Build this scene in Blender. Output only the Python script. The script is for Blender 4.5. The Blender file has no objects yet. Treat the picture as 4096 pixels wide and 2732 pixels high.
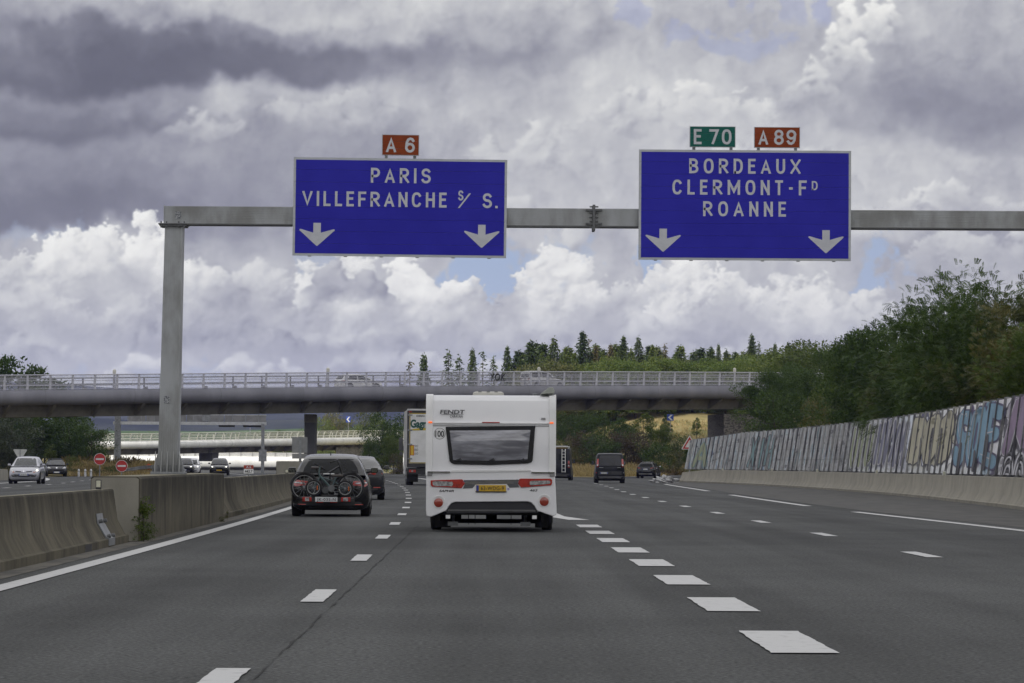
import bpy, bmesh, math, random
import numpy as np
from math import radians as R, sin, cos, pi, sqrt
from mathutils import Vector, Matrix
from mathutils.bvhtree import BVHTree

random.seed(7)
rng = np.random.default_rng(7)
scene = bpy.context.scene
col = scene.collection

# ------------------------------------------------------------------ camera
cam_d = bpy.data.cameras.new('camera')
cam_d.sensor_width = 36.0
cam_d.lens = 124.8
cam_d.clip_start = 0.5
cam_d.clip_end = 30000
cam = bpy.data.objects.new('camera', cam_d)
cam.matrix_world = (Matrix.Translation((0, 0, 1.2)) @ Matrix.Rotation(R(-0.446), 4, 'Z')
                    @ Matrix.Rotation(R(90 + 1.984), 4, 'X') @ Matrix.Rotation(R(0.3), 4, 'Z'))
col.objects.link(cam)
scene.camera = cam

# ------------------------------------------------------------------ exposure
scene.view_settings.view_transform = 'Standard'
scene.view_settings.look = 'None'
scene.view_settings.exposure = 0.0
scene.view_settings.gamma = 1.0
scene.cycles.max_bounces = 6
scene.cycles.diffuse_bounces = 3
scene.cycles.glossy_bounces = 3
scene.cycles.transparent_max_bounces = 12
scene.cycles.volume_bounces = 0
scene.cycles.sample_clamp_indirect = 4.0
scene.cycles.use_denoising = True
scene.cycles.denoiser = 'OPENIMAGEDENOISE'
scene.cycles.denoising_input_passes = 'RGB_ALBEDO_NORMAL'
scene.cycles.denoising_prefilter = 'ACCURATE'

# ------------------------------------------------------------------ sun: behind the camera, to the left
SUN = Vector((-0.42, -0.60, 0.68)).normalized()
sun_d = bpy.data.lights.new('sun', 'SUN')
sun_d.energy = 4.2
sun_d.angle = R(0.53)
sun_d.color = (1.0, 0.95, 0.86)
sun = bpy.data.objects.new('sun', sun_d)
sun.rotation_euler = SUN.to_track_quat('Z', 'Y').to_euler()
sun.location = (0, 0, 60)
col.objects.link(sun)


def lin(c):
    c = c / 255.0
    return c / 12.92 if c <= 0.04045 else ((c + 0.055) / 1.055) ** 2.4


def srgb(r, g, b):
    return (lin(r), lin(g), lin(b), 1.0)


class NT:
    """small node-tree writer"""
    def __init__(self, nt):
        self.nt = nt
        nt.nodes.clear()

    def n(self, typ, **kw):
        nd = self.nt.nodes.new(typ)
        for k, v in kw.items():
            if k.startswith('i_'):
                nd.inputs[int(k[2:])].default_value = v
            else:
                setattr(nd, k, v)
        return nd

    def l(self, a, b):
        self.nt.links.new(a, b)

    def put(self, v, sock):
        if hasattr(v, 'is_output'):
            self.l(v, sock)
        else:
            sock.default_value = v

    def math(self, op, a, b=None, c=None, clamp=False):
        nd = self.n('ShaderNodeMath', operation=op, use_clamp=clamp)
        self.put(a, nd.inputs[0])
        if b is not None:
            self.put(b, nd.inputs[1])
        if c is not None:
            self.put(c, nd.inputs[2])
        return nd.outputs[0]

    def smooth(self, x, a, b, lo=0.0, hi=1.0, kind='SMOOTHSTEP'):
        nd = self.n('ShaderNodeMapRange', interpolation_type=kind)
        self.put(x, nd.inputs[0])
        self.put(a, nd.inputs[1])
        self.put(b, nd.inputs[2])
        self.put(lo, nd.inputs[3])
        self.put(hi, nd.inputs[4])
        return nd.outputs[0]

    def mixf(self, f, a, b):
        nd = self.n('ShaderNodeMix', data_type='FLOAT')
        self.put(f, nd.inputs[0])
        self.put(a, nd.inputs[2])
        self.put(b, nd.inputs[3])
        return nd.outputs[0]

    def mixc(self, f, a, b, mode='MIX'):
        nd = self.n('ShaderNodeMix', data_type='RGBA', blend_type=mode)
        self.put(f, nd.inputs[0])
        self.put(a, nd.inputs[6])
        self.put(b, nd.inputs[7])
        return nd.outputs[2]

    def noise(self, vec, scale, detail=4, rough=0.5, dist=0.0):
        nd = self.n('ShaderNodeTexNoise')
        if vec is not None:
            self.l(vec, nd.inputs['Vector'])
        nd.inputs['Scale'].default_value = scale
        nd.inputs['Detail'].default_value = detail
        nd.inputs['Roughness'].default_value = rough
        nd.inputs['Distortion'].default_value = dist
        return nd

    def ramp(self, fac, stops, interp='LINEAR'):
        nd = self.n('ShaderNodeValToRGB')
        cr = nd.color_ramp
        cr.interpolation = interp
        while len(cr.elements) < len(stops):
            cr.elements.new(0.5)
        for e, (p, c) in zip(cr.elements, sorted(stops, key=lambda s: s[0])):
            e.position = p
            e.color = c if len(c) == 4 else (*c, 1.0)
        self.put(fac, nd.inputs[0])
        return nd.outputs[0]

    def comb(self, x, y, z=0.0):
        nd = self.n('ShaderNodeCombineXYZ')
        for i, v in enumerate((x, y, z)):
            self.put(v, nd.inputs[i])
        return nd.outputs[0]

    def vadd(self, a, b, op='ADD'):
        nd = self.n('ShaderNodeVectorMath', operation=op)
        self.put(a, nd.inputs[0])
        self.put(b, nd.inputs[1])
        return nd.outputs[0]

    def vscale(self, a, s):
        nd = self.n('ShaderNodeVectorMath', operation='SCALE')
        self.put(a, nd.inputs[0])
        self.put(s, nd.inputs[3])
        return nd.outputs[0]

    def sep(self, v):
        nd = self.n('ShaderNodeSeparateXYZ')
        self.l(v, nd.inputs[0])
        return nd.outputs


# broad brightness of the cloud deck, one row per elevation (deg), 17 bearings from left to right
ROWS = [
 (7.49, (165,180,198,203,196,188,190,197,190,190,198,188,178,196,206,186,184)),
 (7.21, (160,165,166,178,192,202,196,192,180,184,196,184,172,196,194,182,178)),
 (6.93, (146,126,116,118,146,160,182,186,170,170,184,178,178,190,182,174,172)),
 (6.58, (126,108,106,108,114,120,126,146,148,162,184,186,190,192,174,168,164)),
 (6.22, (114,106,106,109,112,118,132,166,172,190,198,200,196,188,166,154,158)),
 (5.94, (146,140,144,158,182,190,186,192,178,182,204,208,196,176,158,144,148)),
 (5.66, (134,126,136,162,178,182,192,198,184,190,204,208,196,180,154,138,146)),
 (5.31, (122,118,124,140,156,162,166,182,190,202,206,206,202,190,164,148,160)),
 (4.96, (150,146,150,158,156,156,160,180,196,196,196,196,196,192,190,186,184)),
 (4.54, (140,138,140,146,152,158,164,172,178,196,196,192,192,200,200,190,186)),
 (4.12, (128,122,124,132,146,162,172,180,200,198,196,196,196,206,206,200,196)),
 (3.84, (134,124,126,138,158,176,190,196,194,194,194,198,202,204,200,196,196)),
 (3.56, (176,182,184,180,170,168,182,186,182,170,188,196,198,196,180,172,176)),
 (3.21, (184,186,190,186,186,184,188,182,184,184,184,188,190,186,180,176,180)),
 (2.85, (186,186,190,184,188,184,184,186,186,186,184,188,186,186,184,182,186)),
 (2.50, (184,184,188,178,180,186,188,190,190,190,186,190,190,188,186,188,188)),
 (2.15, (186,182,184,182,178,186,190,188,186,182,180,182,182,182,182,186,188)),
 (1.80, (186,188,190,190,178,182,182,174,174,178,178,178,180,182,186,186,186)),
 (1.45, (182,184,188,186,186,184,176,172,174,176,178,178,178,180,184,186,186)),
]
BLUE = [(0.15, 3.05, .55, .5, .95), (2.62, 2.92, .5, .62, .95), (6.45, 2.95, .6, .85, .85), (3.75, 6.85, .5, .22, .35),
        (4.35, 7.3, .4, .25, .3), (5.3, 7.4, .4, .3, .45), (-6.6, 3.6, .6, .25, .25), (2.15, 7.0, .4, .3, .35),
        (-2.9, 3.4, .4, .4, .35), (0.55, 3.5, .4, .3, .4), (-5.0, 1.5, 1.2, .2, .35), (1.0, 1.6, 1.5, .2, .3)]
# (bearing, top, base, half width) in degrees, brightness at the top and at the base, edge softness
CLOUDS = [
 (-6.8, 3.86, 2.35, 1.6, 234, 196, 0.5), (-5.3, 3.90, 2.5, 1.1, 238, 200, 0.5), (-7.6, 3.20, 2.10, 1.0, 220, 184, 1.0),
 (-4.2, 3.45, 2.2, 1.1, 206, 176, 1.0), (-2.5, 3.55, 1.95, 1.5, 226, 184, 0.6), (-0.95, 3.45, 2.15, 1.0, 238, 196, 0.4),
 (-0.5, 2.75, 1.72, 1.6, 224, 176, 0.6), (1.3, 3.58, 1.95, 1.4, 228, 188, 0.5), (0.6, 2.75, 1.85, 1.0, 212, 180, 0.8),
 (4.0, 3.50, 1.9, 1.9, 230, 190, 0.5), (3.1, 2.75, 1.8, 1.2, 214, 182, 0.7), (5.6, 3.05, 1.95, 1.1, 220, 190, 0.8),
 (-3.9, 1.84, 1.40, 0.42, 218, 196, 0.6), (-5.4, 1.82, 1.40, 0.5, 214, 194, 0.8), (6.3, 2.9, 2.0, 0.6, 206, 190, 1.2),
 (-6.3, 2.75, 1.75, 1.3, 196, 176, 1.2), (-4.4, 2.6, 1.7, 1.3, 186, 170, 1.4), (-2.7, 2.35, 1.6, 1.3, 204, 174, 1.0),
 (-2.25, 3.26, 2.62, 0.62, 180, 160, 0.8), (2.4, 2.15, 1.5, 1.5, 194, 174, 1.2), (7.6, 4.60, 3.80, 1.6, 206, 190, 1.8),
 (6.1, 7.70, 6.75, 0.42, 240, 214, 0.8), (5.75, 7.15, 6.30, 0.42, 232, 204, 1.2), (5.25, 6.65, 5.75, 0.45, 214, 196, 2.0),
 (6.45, 7.72, 7.10, 0.22, 236, 214, 1.0), (3.75, 6.35, 5.35, 0.85, 216, 198, 2.2), (2.3, 6.1, 4.9, 1.0, 206, 192, 3.0),
 (-4.5, 5.75, 5.05, 0.7, 184, 166, 3.0), (-2.4, 6.1, 5.35, 1.2, 194, 180, 3.0), (4.6, 5.2, 4.3, 1.2, 202, 192, 3.0),
 (0.55, 5.6, 4.5, 0.8, 202, 186, 3.0), (8.2, 3.95, 3.1, 1.3, 202, 186, 2.0), (0.3, 4.4, 3.6, 0.8, 204, 190, 2.0),
 (-7.4, 2.15, 1.5, 1.0, 208, 182, 1.0), (-1.6, 1.95, 1.3, 1.1, 202, 184, 1.6), (3.4, 1.95, 1.35, 1.2, 204, 186, 1.8), (-6.2, 1.5, 1.15, 0.9, 200, 186, 1.6), (0.6, 1.75, 1.3, 0.8, 200, 184, 1.8), (6.8, 2.2, 1.5, 1.0, 202, 188, 1.8), (-3.2, 1.65, 1.25, 0.7, 206, 190, 1.2), (5.2, 2.1, 1.5, 1.4, 190, 176, 1.4), (2.0, 2.75, 1.9, 0.8, 208, 184, 1.0),
]
# ------------------------------------------------------------------ sky painting: cumulus and stratus built up from puffs
SKY_W, SKY_H = 1500, 900                       # samples over bearing -8.6..9.6 deg, elevation -0.4..9.0 deg
AZ0, AZ1, EL0, EL1 = -8.6, 9.6, -0.4, 9.0
srng = np.random.default_rng(21)


def spectral(h, w, beta, lo=2.0, hi=1e9, seed=0, stretch=1.0):
    r = np.random.default_rng(seed)
    fy = np.fft.fftfreq(h)[:, None] * h * stretch
    fx = np.fft.rfftfreq(w)[None, :] * w * h / w
    f = np.sqrt(fx * fx + fy * fy)
    a = np.where((f >= lo) & (f <= hi), 1.0 / np.maximum(f, 1e-6) ** beta, 0.0)
    ph = r.uniform(0, 2 * np.pi, f.shape)
    n = np.fft.irfft2(a * np.exp(1j * ph), s=(h, w))
    return n / n.std()


def bil(a, y, x):
    h, w = a.shape
    y = np.clip(y, 0, h - 1.001)
    x = np.clip(x, 0, w - 1.001)
    y0 = y.astype(int)
    x0 = x.astype(int)
    fy = y - y0
    fx = x - x0
    return (a[y0, x0] * (1 - fy) * (1 - fx) + a[y0, x0 + 1] * (1 - fy) * fx + a[y0 + 1, x0] * fy * (1 - fx) + a[y0 + 1, x0 + 1] * fy * fx)


def sst(x, a, b):
    t = np.clip((x - a) / (b - a), 0, 1)
    return t * t * (3 - 2 * t)


def blur(a, s):
    fy = np.fft.fftfreq(a.shape[0])[:, None]
    fx = np.fft.rfftfreq(a.shape[1])[None, :]
    return np.fft.irfft2(np.fft.rfft2(a) * np.exp(-2 * (np.pi * s) ** 2 * (fx * fx + fy * fy)), s=a.shape)


def paint_sky():
    H, W = SKY_H, SKY_W
    K = W / (AZ1 - AZ0)                                    # samples per degree
    X = lambda a: (np.asarray(a) - AZ0) * K
    Y = lambda e: (np.asarray(e) - EL0) * (H / (EL1 - EL0))
    KY = H / (EL1 - EL0)
    yy, xx = np.mgrid[0:H, 0:W].astype(float)
    n1 = spectral(H, W, 1.9, 3, 400, 1, 1.5)
    n2 = spectral(H, W, 1.9, 3, 400, 2, 1.5)
    n3 = spectral(H, W, 1.55, 12, 400, 3)
    n4 = spectral(H, W, 1.55, 12, 400, 4)
    n5 = spectral(H, W, 1.7, 4, 400, 5, 2.0)
    # broad brightness, 17 bearings by 19 elevations
    grid = np.array([r[1] for r in ROWS][::-1], float)
    els = np.array([r[0] for r in ROWS][::-1])
    els_f = np.concatenate([[EL0], els, [EL1]])
    grid = np.concatenate([grid[:1], grid, grid[-1:]])
    wy = yy + 11 * n1 + 3.0 * n3
    wx = xx + 30 * n2 + 6.0 * n4
    e = EL0 + wy / KY
    a = AZ0 + wx / K
    gi = np.interp(e, els_f, np.arange(len(els_f)))
    ga = np.clip((a + 7.82) / 15.87 * 16, 0, 15.999)
    g0 = gi.astype(int).clip(0, len(els_f) - 2)
    f = gi - g0
    f = f * f * (3 - 2 * f)
    a0 = ga.astype(int)
    fa = ga - a0
    fa = fa * fa * (3 - 2 * fa)
    B = (grid[g0, a0] * (1 - fa) + grid[g0, a0 + 1] * fa) * (1 - f) + (grid[g0 + 1, a0] * (1 - fa) + grid[g0 + 1, a0 + 1] * fa) * f
    B = blur(B, 2.0)
    n6 = spectral(H, W, 2.0, 6, 300, 6, 1.35)
    n7 = bil(n6, yy + 6 * n1 + 3 * n3, xx + 8 * n2 + 3 * n4)
    ry, rx = np.gradient(blur(np.abs(n7) ** 0.8, 2.0))
    rel = np.clip((rx * 0.5 - ry * 0.8) * 9, -1.2, 1.2)
    lit = np.clip((B - 118) / 60, 0.12, 1)
    B += 5.0 * n5 * lit + 4.2 * rel * lit + 5 * (np.abs(n7) - 0.8) * lit + 0.9 * n3 * lit
    blue = np.zeros((H, W))
    for (ca, ce, ra, re, k) in BLUE:
        d = np.hypot((wx - X(ca)) / (ra * K), (wy - Y(ce)) / (re * KY)) + 0.10 * n3
        blue = np.maximum(blue, k * (1 - sst(d, 0.62, 1.12)))
    SA, CA = n1, n3
    # separate clouds, the farthest (lowest) first
    for ci, (ca, top, base, hw, bt, bb, soft) in enumerate(sorted(CLOUDS, key=lambda c: c[2])):
        cr = np.random.default_rng(100 + ci)
        cx, y1, y0, hwp = float(X(ca)), float(Y(top)), float(Y(base)), hw * K
        hh = y1 - y0
        N = 170
        hf = np.full((H, W), -1e6)
        hmax = min(hh, hwp) * 0.55
        for i in range(N):
            u = cr.uniform(-1, 1)
            env = max(0.0, 1 - abs(u) ** 2.2) ** 0.6 * (0.72 + 0.28 * sin(u * 5.3 + ci * 1.7))
            v = cr.uniform(0, 1) ** 0.8 * env
            rad = hmax * (0.13 + 0.55 * cr.uniform() ** 2.0) * (0.55 + 0.45 * (1 - v))
            px, py = cx + u * hwp, y0 + v * hh
            z = hmax * (0.9 * (1 - u * u) * (1 - 0.55 * v) + 0.25 * cr.uniform())
            xa, xb = int(max(0, px - rad)), int(min(W, px + rad + 2))
            ya, yb = int(max(0, py - rad)), int(min(H, py + rad + 2))
            if xb <= xa or yb <= ya:
                continue
            d2 = (xx[ya:yb, xa:xb] - px) ** 2 + ((yy[ya:yb, xa:xb] - py) * 1.15) ** 2
            s = z + np.sqrt(np.maximum(rad * rad - d2, 0))
            s[d2 > rad * rad] = -1e6
            np.maximum(hf[ya:yb, xa:xb], s, out=hf[ya:yb, xa:xb])
        m = (hf > -1e5).astype(float)
        hf = np.where(hf > -1e5, hf, 0.0)
        # ragged, drawn-out edges
        k = 0.055 * min(hh, hwp)
        wxx = xx + k * 0.9 * n4 + 1.0 * k * n2
        wyy = yy + k * 0.8 * n3 + 0.6 * k * n1
        hf = bil(blur(hf, 1.4), wyy, wxx)
        m = bil(blur(m, 1.2 + soft), wyy, wxx)
        hs = blur(hf, 4.5) * 0.5 + blur(hf, 2.0) * 0.35 + hf * 0.15
        gy, gx = np.gradient(hs)
        nz_ = 1 / np.sqrt(1 + gx * gx + gy * gy)
        lam = np.clip((gx * 0.42 - gy * 0.62 + 0.66) * nz_, 0, 1)
        t = np.clip((yy + 5 * n1 - y0) / hh, 0, 1)
        body = bb - 8 + (bt - bb + 2) * sst(t + 0.16 * n7, 0.05, 0.8)
        sh = body + 30 * (lam - 0.66) * (0.55 + 0.45 * t) + 1.2 * n3 + 3 * n5
        big = blur(hf, 14)
        sh += np.clip((hf - big) / hmax, -0.5, 0.4) * 26
        al = sst(m + 0.10 * n3 + 0.04 * n4, 0.15, 0.95) * sst(yy + 6 * n1 + 2.5 * n3, y0 - 1, y0 + 0.42 * hh) * (m > 0.03)
        B = B * (1 - al) + sh * al
        blue = blue * (1 - al)
    B = blur(B, 0.8) + 0.4 * n3
    lut_x = [70, 98, 116, 148, 178, 204, 224, 245]
    out = np.zeros((H, W, 3))
    for c, ys in enumerate(((70, 97, 115, 147, 179, 205, 225, 242), (71, 98, 116, 148, 180, 206, 225, 242), (82, 111, 129, 160, 187, 208, 224, 239))):
        out[..., c] = np.interp(B, lut_x, ys)
    eld = EL0 + yy / KY
    bcol = np.stack([np.interp(eld, (0, 2, 4, 7.5), v) for v in ((178, 172, 162, 156), (188, 186, 180, 164), (209, 210, 209, 207))], -1)
    out = out * (1 - blue[..., None]) + bcol * blue[..., None]
    la = (1 - sst(eld, 0.2, 3.0))[..., None] * 0.26
    out = out * (1 - la) + np.array((166, 172, 196.0)) * la
    v = np.clip(out, 0, 255) / 255
    return np.where(v <= 0.04045, v / 12.92, ((v + 0.055) / 1.055) ** 2.4)


# ------------------------------------------------------------------ world: the painted clouds ahead, broken cloud all round, sky texture in the gaps
sky_px = paint_sky()
sky_img = bpy.data.images.new('sky_clouds', SKY_W, SKY_H, float_buffer=True)
sky_img.colorspace_settings.name = 'Non-Color'
buf = np.ones((SKY_H, SKY_W, 4), np.float32)
buf[..., :3] = sky_px
sky_img.pixels.foreach_set(buf.ravel())
sky_img.pack()
world = bpy.data.worlds.new('World')
scene.world = world
world.use_nodes = True
w = NT(world.node_tree)
tc = w.n('ShaderNodeTexCoord')
sx, sy, sz = w.sep(tc.outputs['Generated'])
DEG = 180 / pi
az = w.math('MULTIPLY', w.math('ARCTAN2', sx, sy), DEG)       # degrees from straight ahead
el = w.math('MULTIPLY', w.math('ARCSINE', sz), DEG)          # degrees above the horizon
uv = w.comb(w.math('DIVIDE', w.math('SUBTRACT', az, AZ0), AZ1 - AZ0), w.math('DIVIDE', w.math('MAXIMUM', w.math('SUBTRACT', el, EL0), 0.002), EL1 - EL0))
it = w.n('ShaderNodeTexImage', interpolation='Cubic', extension='MIRROR')
it.image = sky_img
w.l(uv, it.inputs['Vector'])
g1 = w.noise(tc.outputs['Generated'], 3.2, 4, 0.55)
gen = w.ramp(g1.outputs['Fac'], [(0.32, srgb(172, 173, 182)), (0.45, srgb(206, 206, 210)), (0.56, srgb(233, 233, 233)), (0.68, srgb(246, 246, 246))])
sky = w.n('ShaderNodeTexSky', sky_type='NISHITA')
sky.sun_disc = False
sky.sun_elevation = math.asin(SUN.z)
sky.sun_rotation = math.atan2(SUN.x, SUN.y)
sky.dust_density = 0.6
sky.ozone_density = 2.0
gap = w.smooth(g1.outputs['Fac'], 0.40, 0.30, 0.0, 0.9)
around = w.mixc(gap, w.vscale(gen, 13.0), sky.outputs[0])
ahead = w.math('MULTIPLY', w.smooth(el, 14.0, 34.0, 1.0, 0.0), w.smooth(w.math('ABSOLUTE', az), 40.0, 85.0, 1.0, 0.0))
mix = w.mixc(ahead, around, w.vscale(it.outputs['Color'], 10.0))
bg = w.n('ShaderNodeBackground')
bg.inputs['Strength'].default_value = 0.1
w.l(mix, bg.inputs['Color'])
wo = w.n('ShaderNodeOutputWorld')
w.l(bg.outputs[0], wo.inputs['Surface'])
world.cycles.sampling_method = 'MANUAL'
world.cycles.sample_map_resolution = 512


# ================================================================== helpers
def tag(o, label=None, cat=None, group=None, kind=None):
    if label:
        o['label'] = label
    if cat:
        o['category'] = cat
    if group:
        o['group'] = group
    if kind:
        o['kind'] = kind
    return o


def empty(name, loc=(0, 0, 0), rz=0.0, label=None, cat=None, group=None, parent=None):
    o = bpy.data.objects.new(name, None)
    col.objects.link(o)
    o.location = loc
    o.rotation_euler = (0, 0, rz)
    o.empty_display_size = 0.2
    if parent:
        o.parent = parent
    return tag(o, label, cat, group)


def link_mesh(name, me, mat=None, parent=None):
    o = bpy.data.objects.new(name, me)
    col.objects.link(o)
    if mat is not None:
        me.materials.append(mat)
    if parent is not None:
        o.parent = parent
    return o


def quads_mesh(name, verts, nper, mat=None, parent=None):
    """fast mesh from an (N, nper, 3) array of separate faces"""
    v = np.asarray(verts, np.float32).reshape(-1, 3)
    nf = len(v) // nper
    me = bpy.data.meshes.new(name)
    me.vertices.add(len(v))
    me.vertices.foreach_set('co', v.ravel())
    me.loops.add(len(v))
    me.loops.foreach_set('vertex_index', np.arange(len(v), dtype=np.int32))
    me.polygons.add(nf)
    me.polygons.foreach_set('loop_start', np.arange(nf, dtype=np.int32) * nper)
    me.update(calc_edges=True)
    if mat:
        me.materials.append(mat)
    return me


class MB:
    """collects shapes into one mesh"""
    def __init__(self):
        self.v = []
        self.f = []

    def add(self, vs, fs):
        b = len(self.v)
        self.v += [tuple(p) for p in vs]
        self.f += [tuple(i + b for i in f) for f in fs]
        return self

    def box(self, x0, x1, y0, y1, z0, z1):
        return self.add([(x0, y0, z0), (x1, y0, z0), (x1, y1, z0), (x0, y1, z0), (x0, y0, z1), (x1, y0, z1), (x1, y1, z1), (x0, y1, z1)],
                        [(3, 2, 1, 0), (4, 5, 6, 7), (0, 1, 5, 4), (1, 2, 6, 5), (2, 3, 7, 6), (3, 0, 4, 7)])

    def rbox(self, x0, x1, y0, y1, z0, z1, r=0.01):
        """box with chamfered vertical and horizontal edges"""
        bm = bmesh.new()
        bmesh.ops.create_cube(bm, size=1)
        for v in bm.verts:
            v.co = Vector(((x0 + x1) / 2 + v.co.x * (x1 - x0), (y0 + y1) / 2 + v.co.y * (y1 - y0), (z0 + z1) / 2 + v.co.z * (z1 - z0)))
        bmesh.ops.bevel(bm, geom=bm.edges[:], offset=r, segments=2, affect='EDGES', profile=0.5)
        bm.verts.index_update()
        self.add([v.co[:] for v in bm.verts], [[v.index for v in f.verts] for f in bm.faces])
        bm.free()
        return self

    def bar(self, p0, p1, a, b=None, up=(0, 0, 1)):
        """rectangular bar from p0 to p1, a wide and b high"""
        b = a if b is None else b
        p0, p1 = Vector(p0), Vector(p1)
        d = (p1 - p0).normalized()
        u = Vector(up)
        if abs(d.dot(u)) > 0.98:
            u = Vector((0, 1, 0))
        s = d.cross(u).normalized()
        t = s.cross(d).normalized()
        q = [s * a / 2 + t * b / 2, -s * a / 2 + t * b / 2, -s * a / 2 - t * b / 2, s * a / 2 - t * b / 2]
        return self.add([p0 + k for k in q] + [p1 + k for k in q], [(0, 1, 5, 4), (1, 2, 6, 5), (2, 3, 7, 6), (3, 0, 4, 7), (3, 2, 1, 0), (4, 5, 6, 7)])

    def tube(self, pts, r, seg=8, caps=True):
        pts = [Vector(p) for p in pts]
        rs = r if isinstance(r, (list, tuple)) else [r] * len(pts)
        vs, fs = [], []
        prev = None
        for i, p in enumerate(pts):
            d = (pts[min(i + 1, len(pts) - 1)] - pts[max(i - 1, 0)]).normalized()
            if prev is None:
                prev = d.orthogonal().normalized()
            s = (prev - d * prev.dot(d)).normalized()
            prev = s
            t = d.cross(s)
            for k in range(seg):
                an = 2 * pi * k / seg
                vs.append(p + (s * cos(an) + t * sin(an)) * rs[i])
        for i in range(len(pts) - 1):
            for k in range(seg):
                k2 = (k + 1) % seg
                fs.append((i * seg + k, i * seg + k2, (i + 1) * seg + k2, (i + 1) * seg + k))
        if caps:
            fs.append(tuple(range(seg))[::-1])
            fs.append(tuple((len(pts) - 1) * seg + k for k in range(seg)))
        return self.add(vs, fs)

    def cyl(self, p0, p1, r0, r1=None, seg=20):
        return self.tube([p0, p1], [r0, r0 if r1 is None else r1], seg)

    def torus(self, c, axis, Rr, r, seg=28, sides=8):
        c, ax = Vector(c), Vector(axis).normalized()
        s = ax.orthogonal().normalized()
        t = ax.cross(s)
        vs, fs = [], []
        for i in range(seg):
            a = 2 * pi * i / seg
            d = s * cos(a) + t * sin(a)
            for k in range(sides):
                b = 2 * pi * k / sides
                vs.append(c + d * (Rr + r * cos(b)) + ax * (r * sin(b)))
        for i in range(seg):
            for k in range(sides):
                i2, k2 = (i + 1) % seg, (k + 1) % sides
                fs.append((i * sides + k, i * sides + k2, i2 * sides + k2, i2 * sides + k))
        return self.add(vs, fs)

    def lathe(self, c, axis, prof, seg=24):
        """prof: list of (radius, distance along the axis)"""
        c, ax = Vector(c), Vector(axis).normalized()
        s = ax.orthogonal().normalized()
        t = ax.cross(s)
        vs, fs = [], []
        for r, h in prof:
            for k in range(seg):
                a = 2 * pi * k / seg
                vs.append(c + (s * cos(a) + t * sin(a)) * r + ax * h)
        n = len(prof)
        for i in range(n - 1):
            for k in range(seg):
                k2 = (k + 1) % seg
                fs.append((i * seg + k, i * seg + k2, (i + 1) * seg + k2, (i + 1) * seg + k))
        fs.append(tuple(range(seg))[::-1])
        fs.append(tuple((n - 1) * seg + k for k in range(seg)))
        return self.add(vs, fs)

    def prism(self, poly, f0, f1):
        """polygon (list of 2d) extruded between two maps f(u, v) -> point"""
        n = len(poly)
        return self.add([f0(*p) for p in poly] + [f1(*p) for p in poly],
                        [tuple(range(n))[::-1], tuple(range(n, 2 * n))] + [(i, (i + 1) % n, n + (i + 1) % n, n + i) for i in range(n)])

    def loft(self, rings, closed=True, caps=True):
        n = len(rings[0])
        vs = [p for r in rings for p in r]
        fs = []
        for i in range(len(rings) - 1):
            for k in range(n if closed else n - 1):
                k2 = (k + 1) % n
                fs.append((i * n + k, i * n + k2, (i + 1) * n + k2, (i + 1) * n + k))
        if caps and closed:
            fs.append(tuple(range(n))[::-1])
            fs.append(tuple((len(rings) - 1) * n + k for k in range(n)))
        return self.add(vs, fs)

    def mesh(self, name):
        me = bpy.data.meshes.new(name)
        me.from_pydata(self.v, [], self.f)
        me.validate()
        bm = bmesh.new()
        bm.from_mesh(me)
        bmesh.ops.recalc_face_normals(bm, faces=bm.faces[:])
        bm.to_mesh(me)
        bm.free()
        return me

    def build(self, name, mat, parent=None, smooth=None, bevel=0):
        me = self.mesh(name)
        if smooth:
            me.polygons.foreach_set('use_smooth', [True] * len(me.polygons))
            me.set_sharp_from_angle(angle=R(smooth))
        o = link_mesh(name, me, mat, parent)
        if bevel:
            m = o.modifiers.new('bevel', 'BEVEL')
            m.width = bevel
            m.segments = 2
            m.limit_method = 'ANGLE'
        return o


def text(body, height, mat, parent, origin, ux, uy, name='lettering', width=None, xs=1.0, spacing=1.0, bold=0.0, shear=0.0, lift=0.004, align='CENTER'):
    """flat lettering: origin = baseline centre, ux/uy = unit vectors along the line and up"""
    c = bpy.data.curves.new(name, 'FONT')
    c.body = body
    c.align_x = align
    c.size = 1.0
    c.space_character = spacing
    c.offset = bold
    c.shear = shear
    c.resolution_u = 5
    t = bpy.data.objects.new(name, c)
    col.objects.link(t)
    me = bpy.data.meshes.new_from_object(t)
    bpy.data.objects.remove(t)
    bpy.data.curves.remove(c)
    me.name = name
    n = len(me.vertices)
    co = np.empty(n * 3, np.float32)
    me.vertices.foreach_get('co', co)
    co = co.reshape(-1, 3)
    cap = 0.729
    s = height / cap
    X = co[:, 0] * s * xs
    if width:
        w0 = X.max() - X.min()
        X = X * (width / w0)
    if align == 'CENTER':
        X -= (X.max() + X.min()) / 2
    Yv = co[:, 1] * s
    ux, uy, o = Vector(ux), Vector(uy), Vector(origin)
    nn = ux.cross(uy)
    P = np.outer(X, ux) + np.outer(Yv, uy) + np.array(o + nn * lift)
    me.vertices.foreach_set('co', P.astype(np.float32).ravel())
    me.materials.clear()
    me.update()
    return link_mesh(name, me, mat, parent)


def crom(pts, n):
    """Catmull-Rom samples through points (tuples of any length)"""
    P = np.array(pts, float)
    P = np.vstack([2 * P[0] - P[1], P, 2 * P[-1] - P[-2]])
    out = []
    for i in range(1, len(P) - 2):
        a, b, c, d = P[i - 1], P[i], P[i + 1], P[i + 2]
        for t in np.linspace(0, 1, n, endpoint=False):
            out.append(0.5 * (2 * b + (c - a) * t + (2 * a - 5 * b + 4 * c - d) * t * t + (3 * b - a - 3 * c + d) * t ** 3))
    out.append(P[-2])
    return np.array(out)


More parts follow.
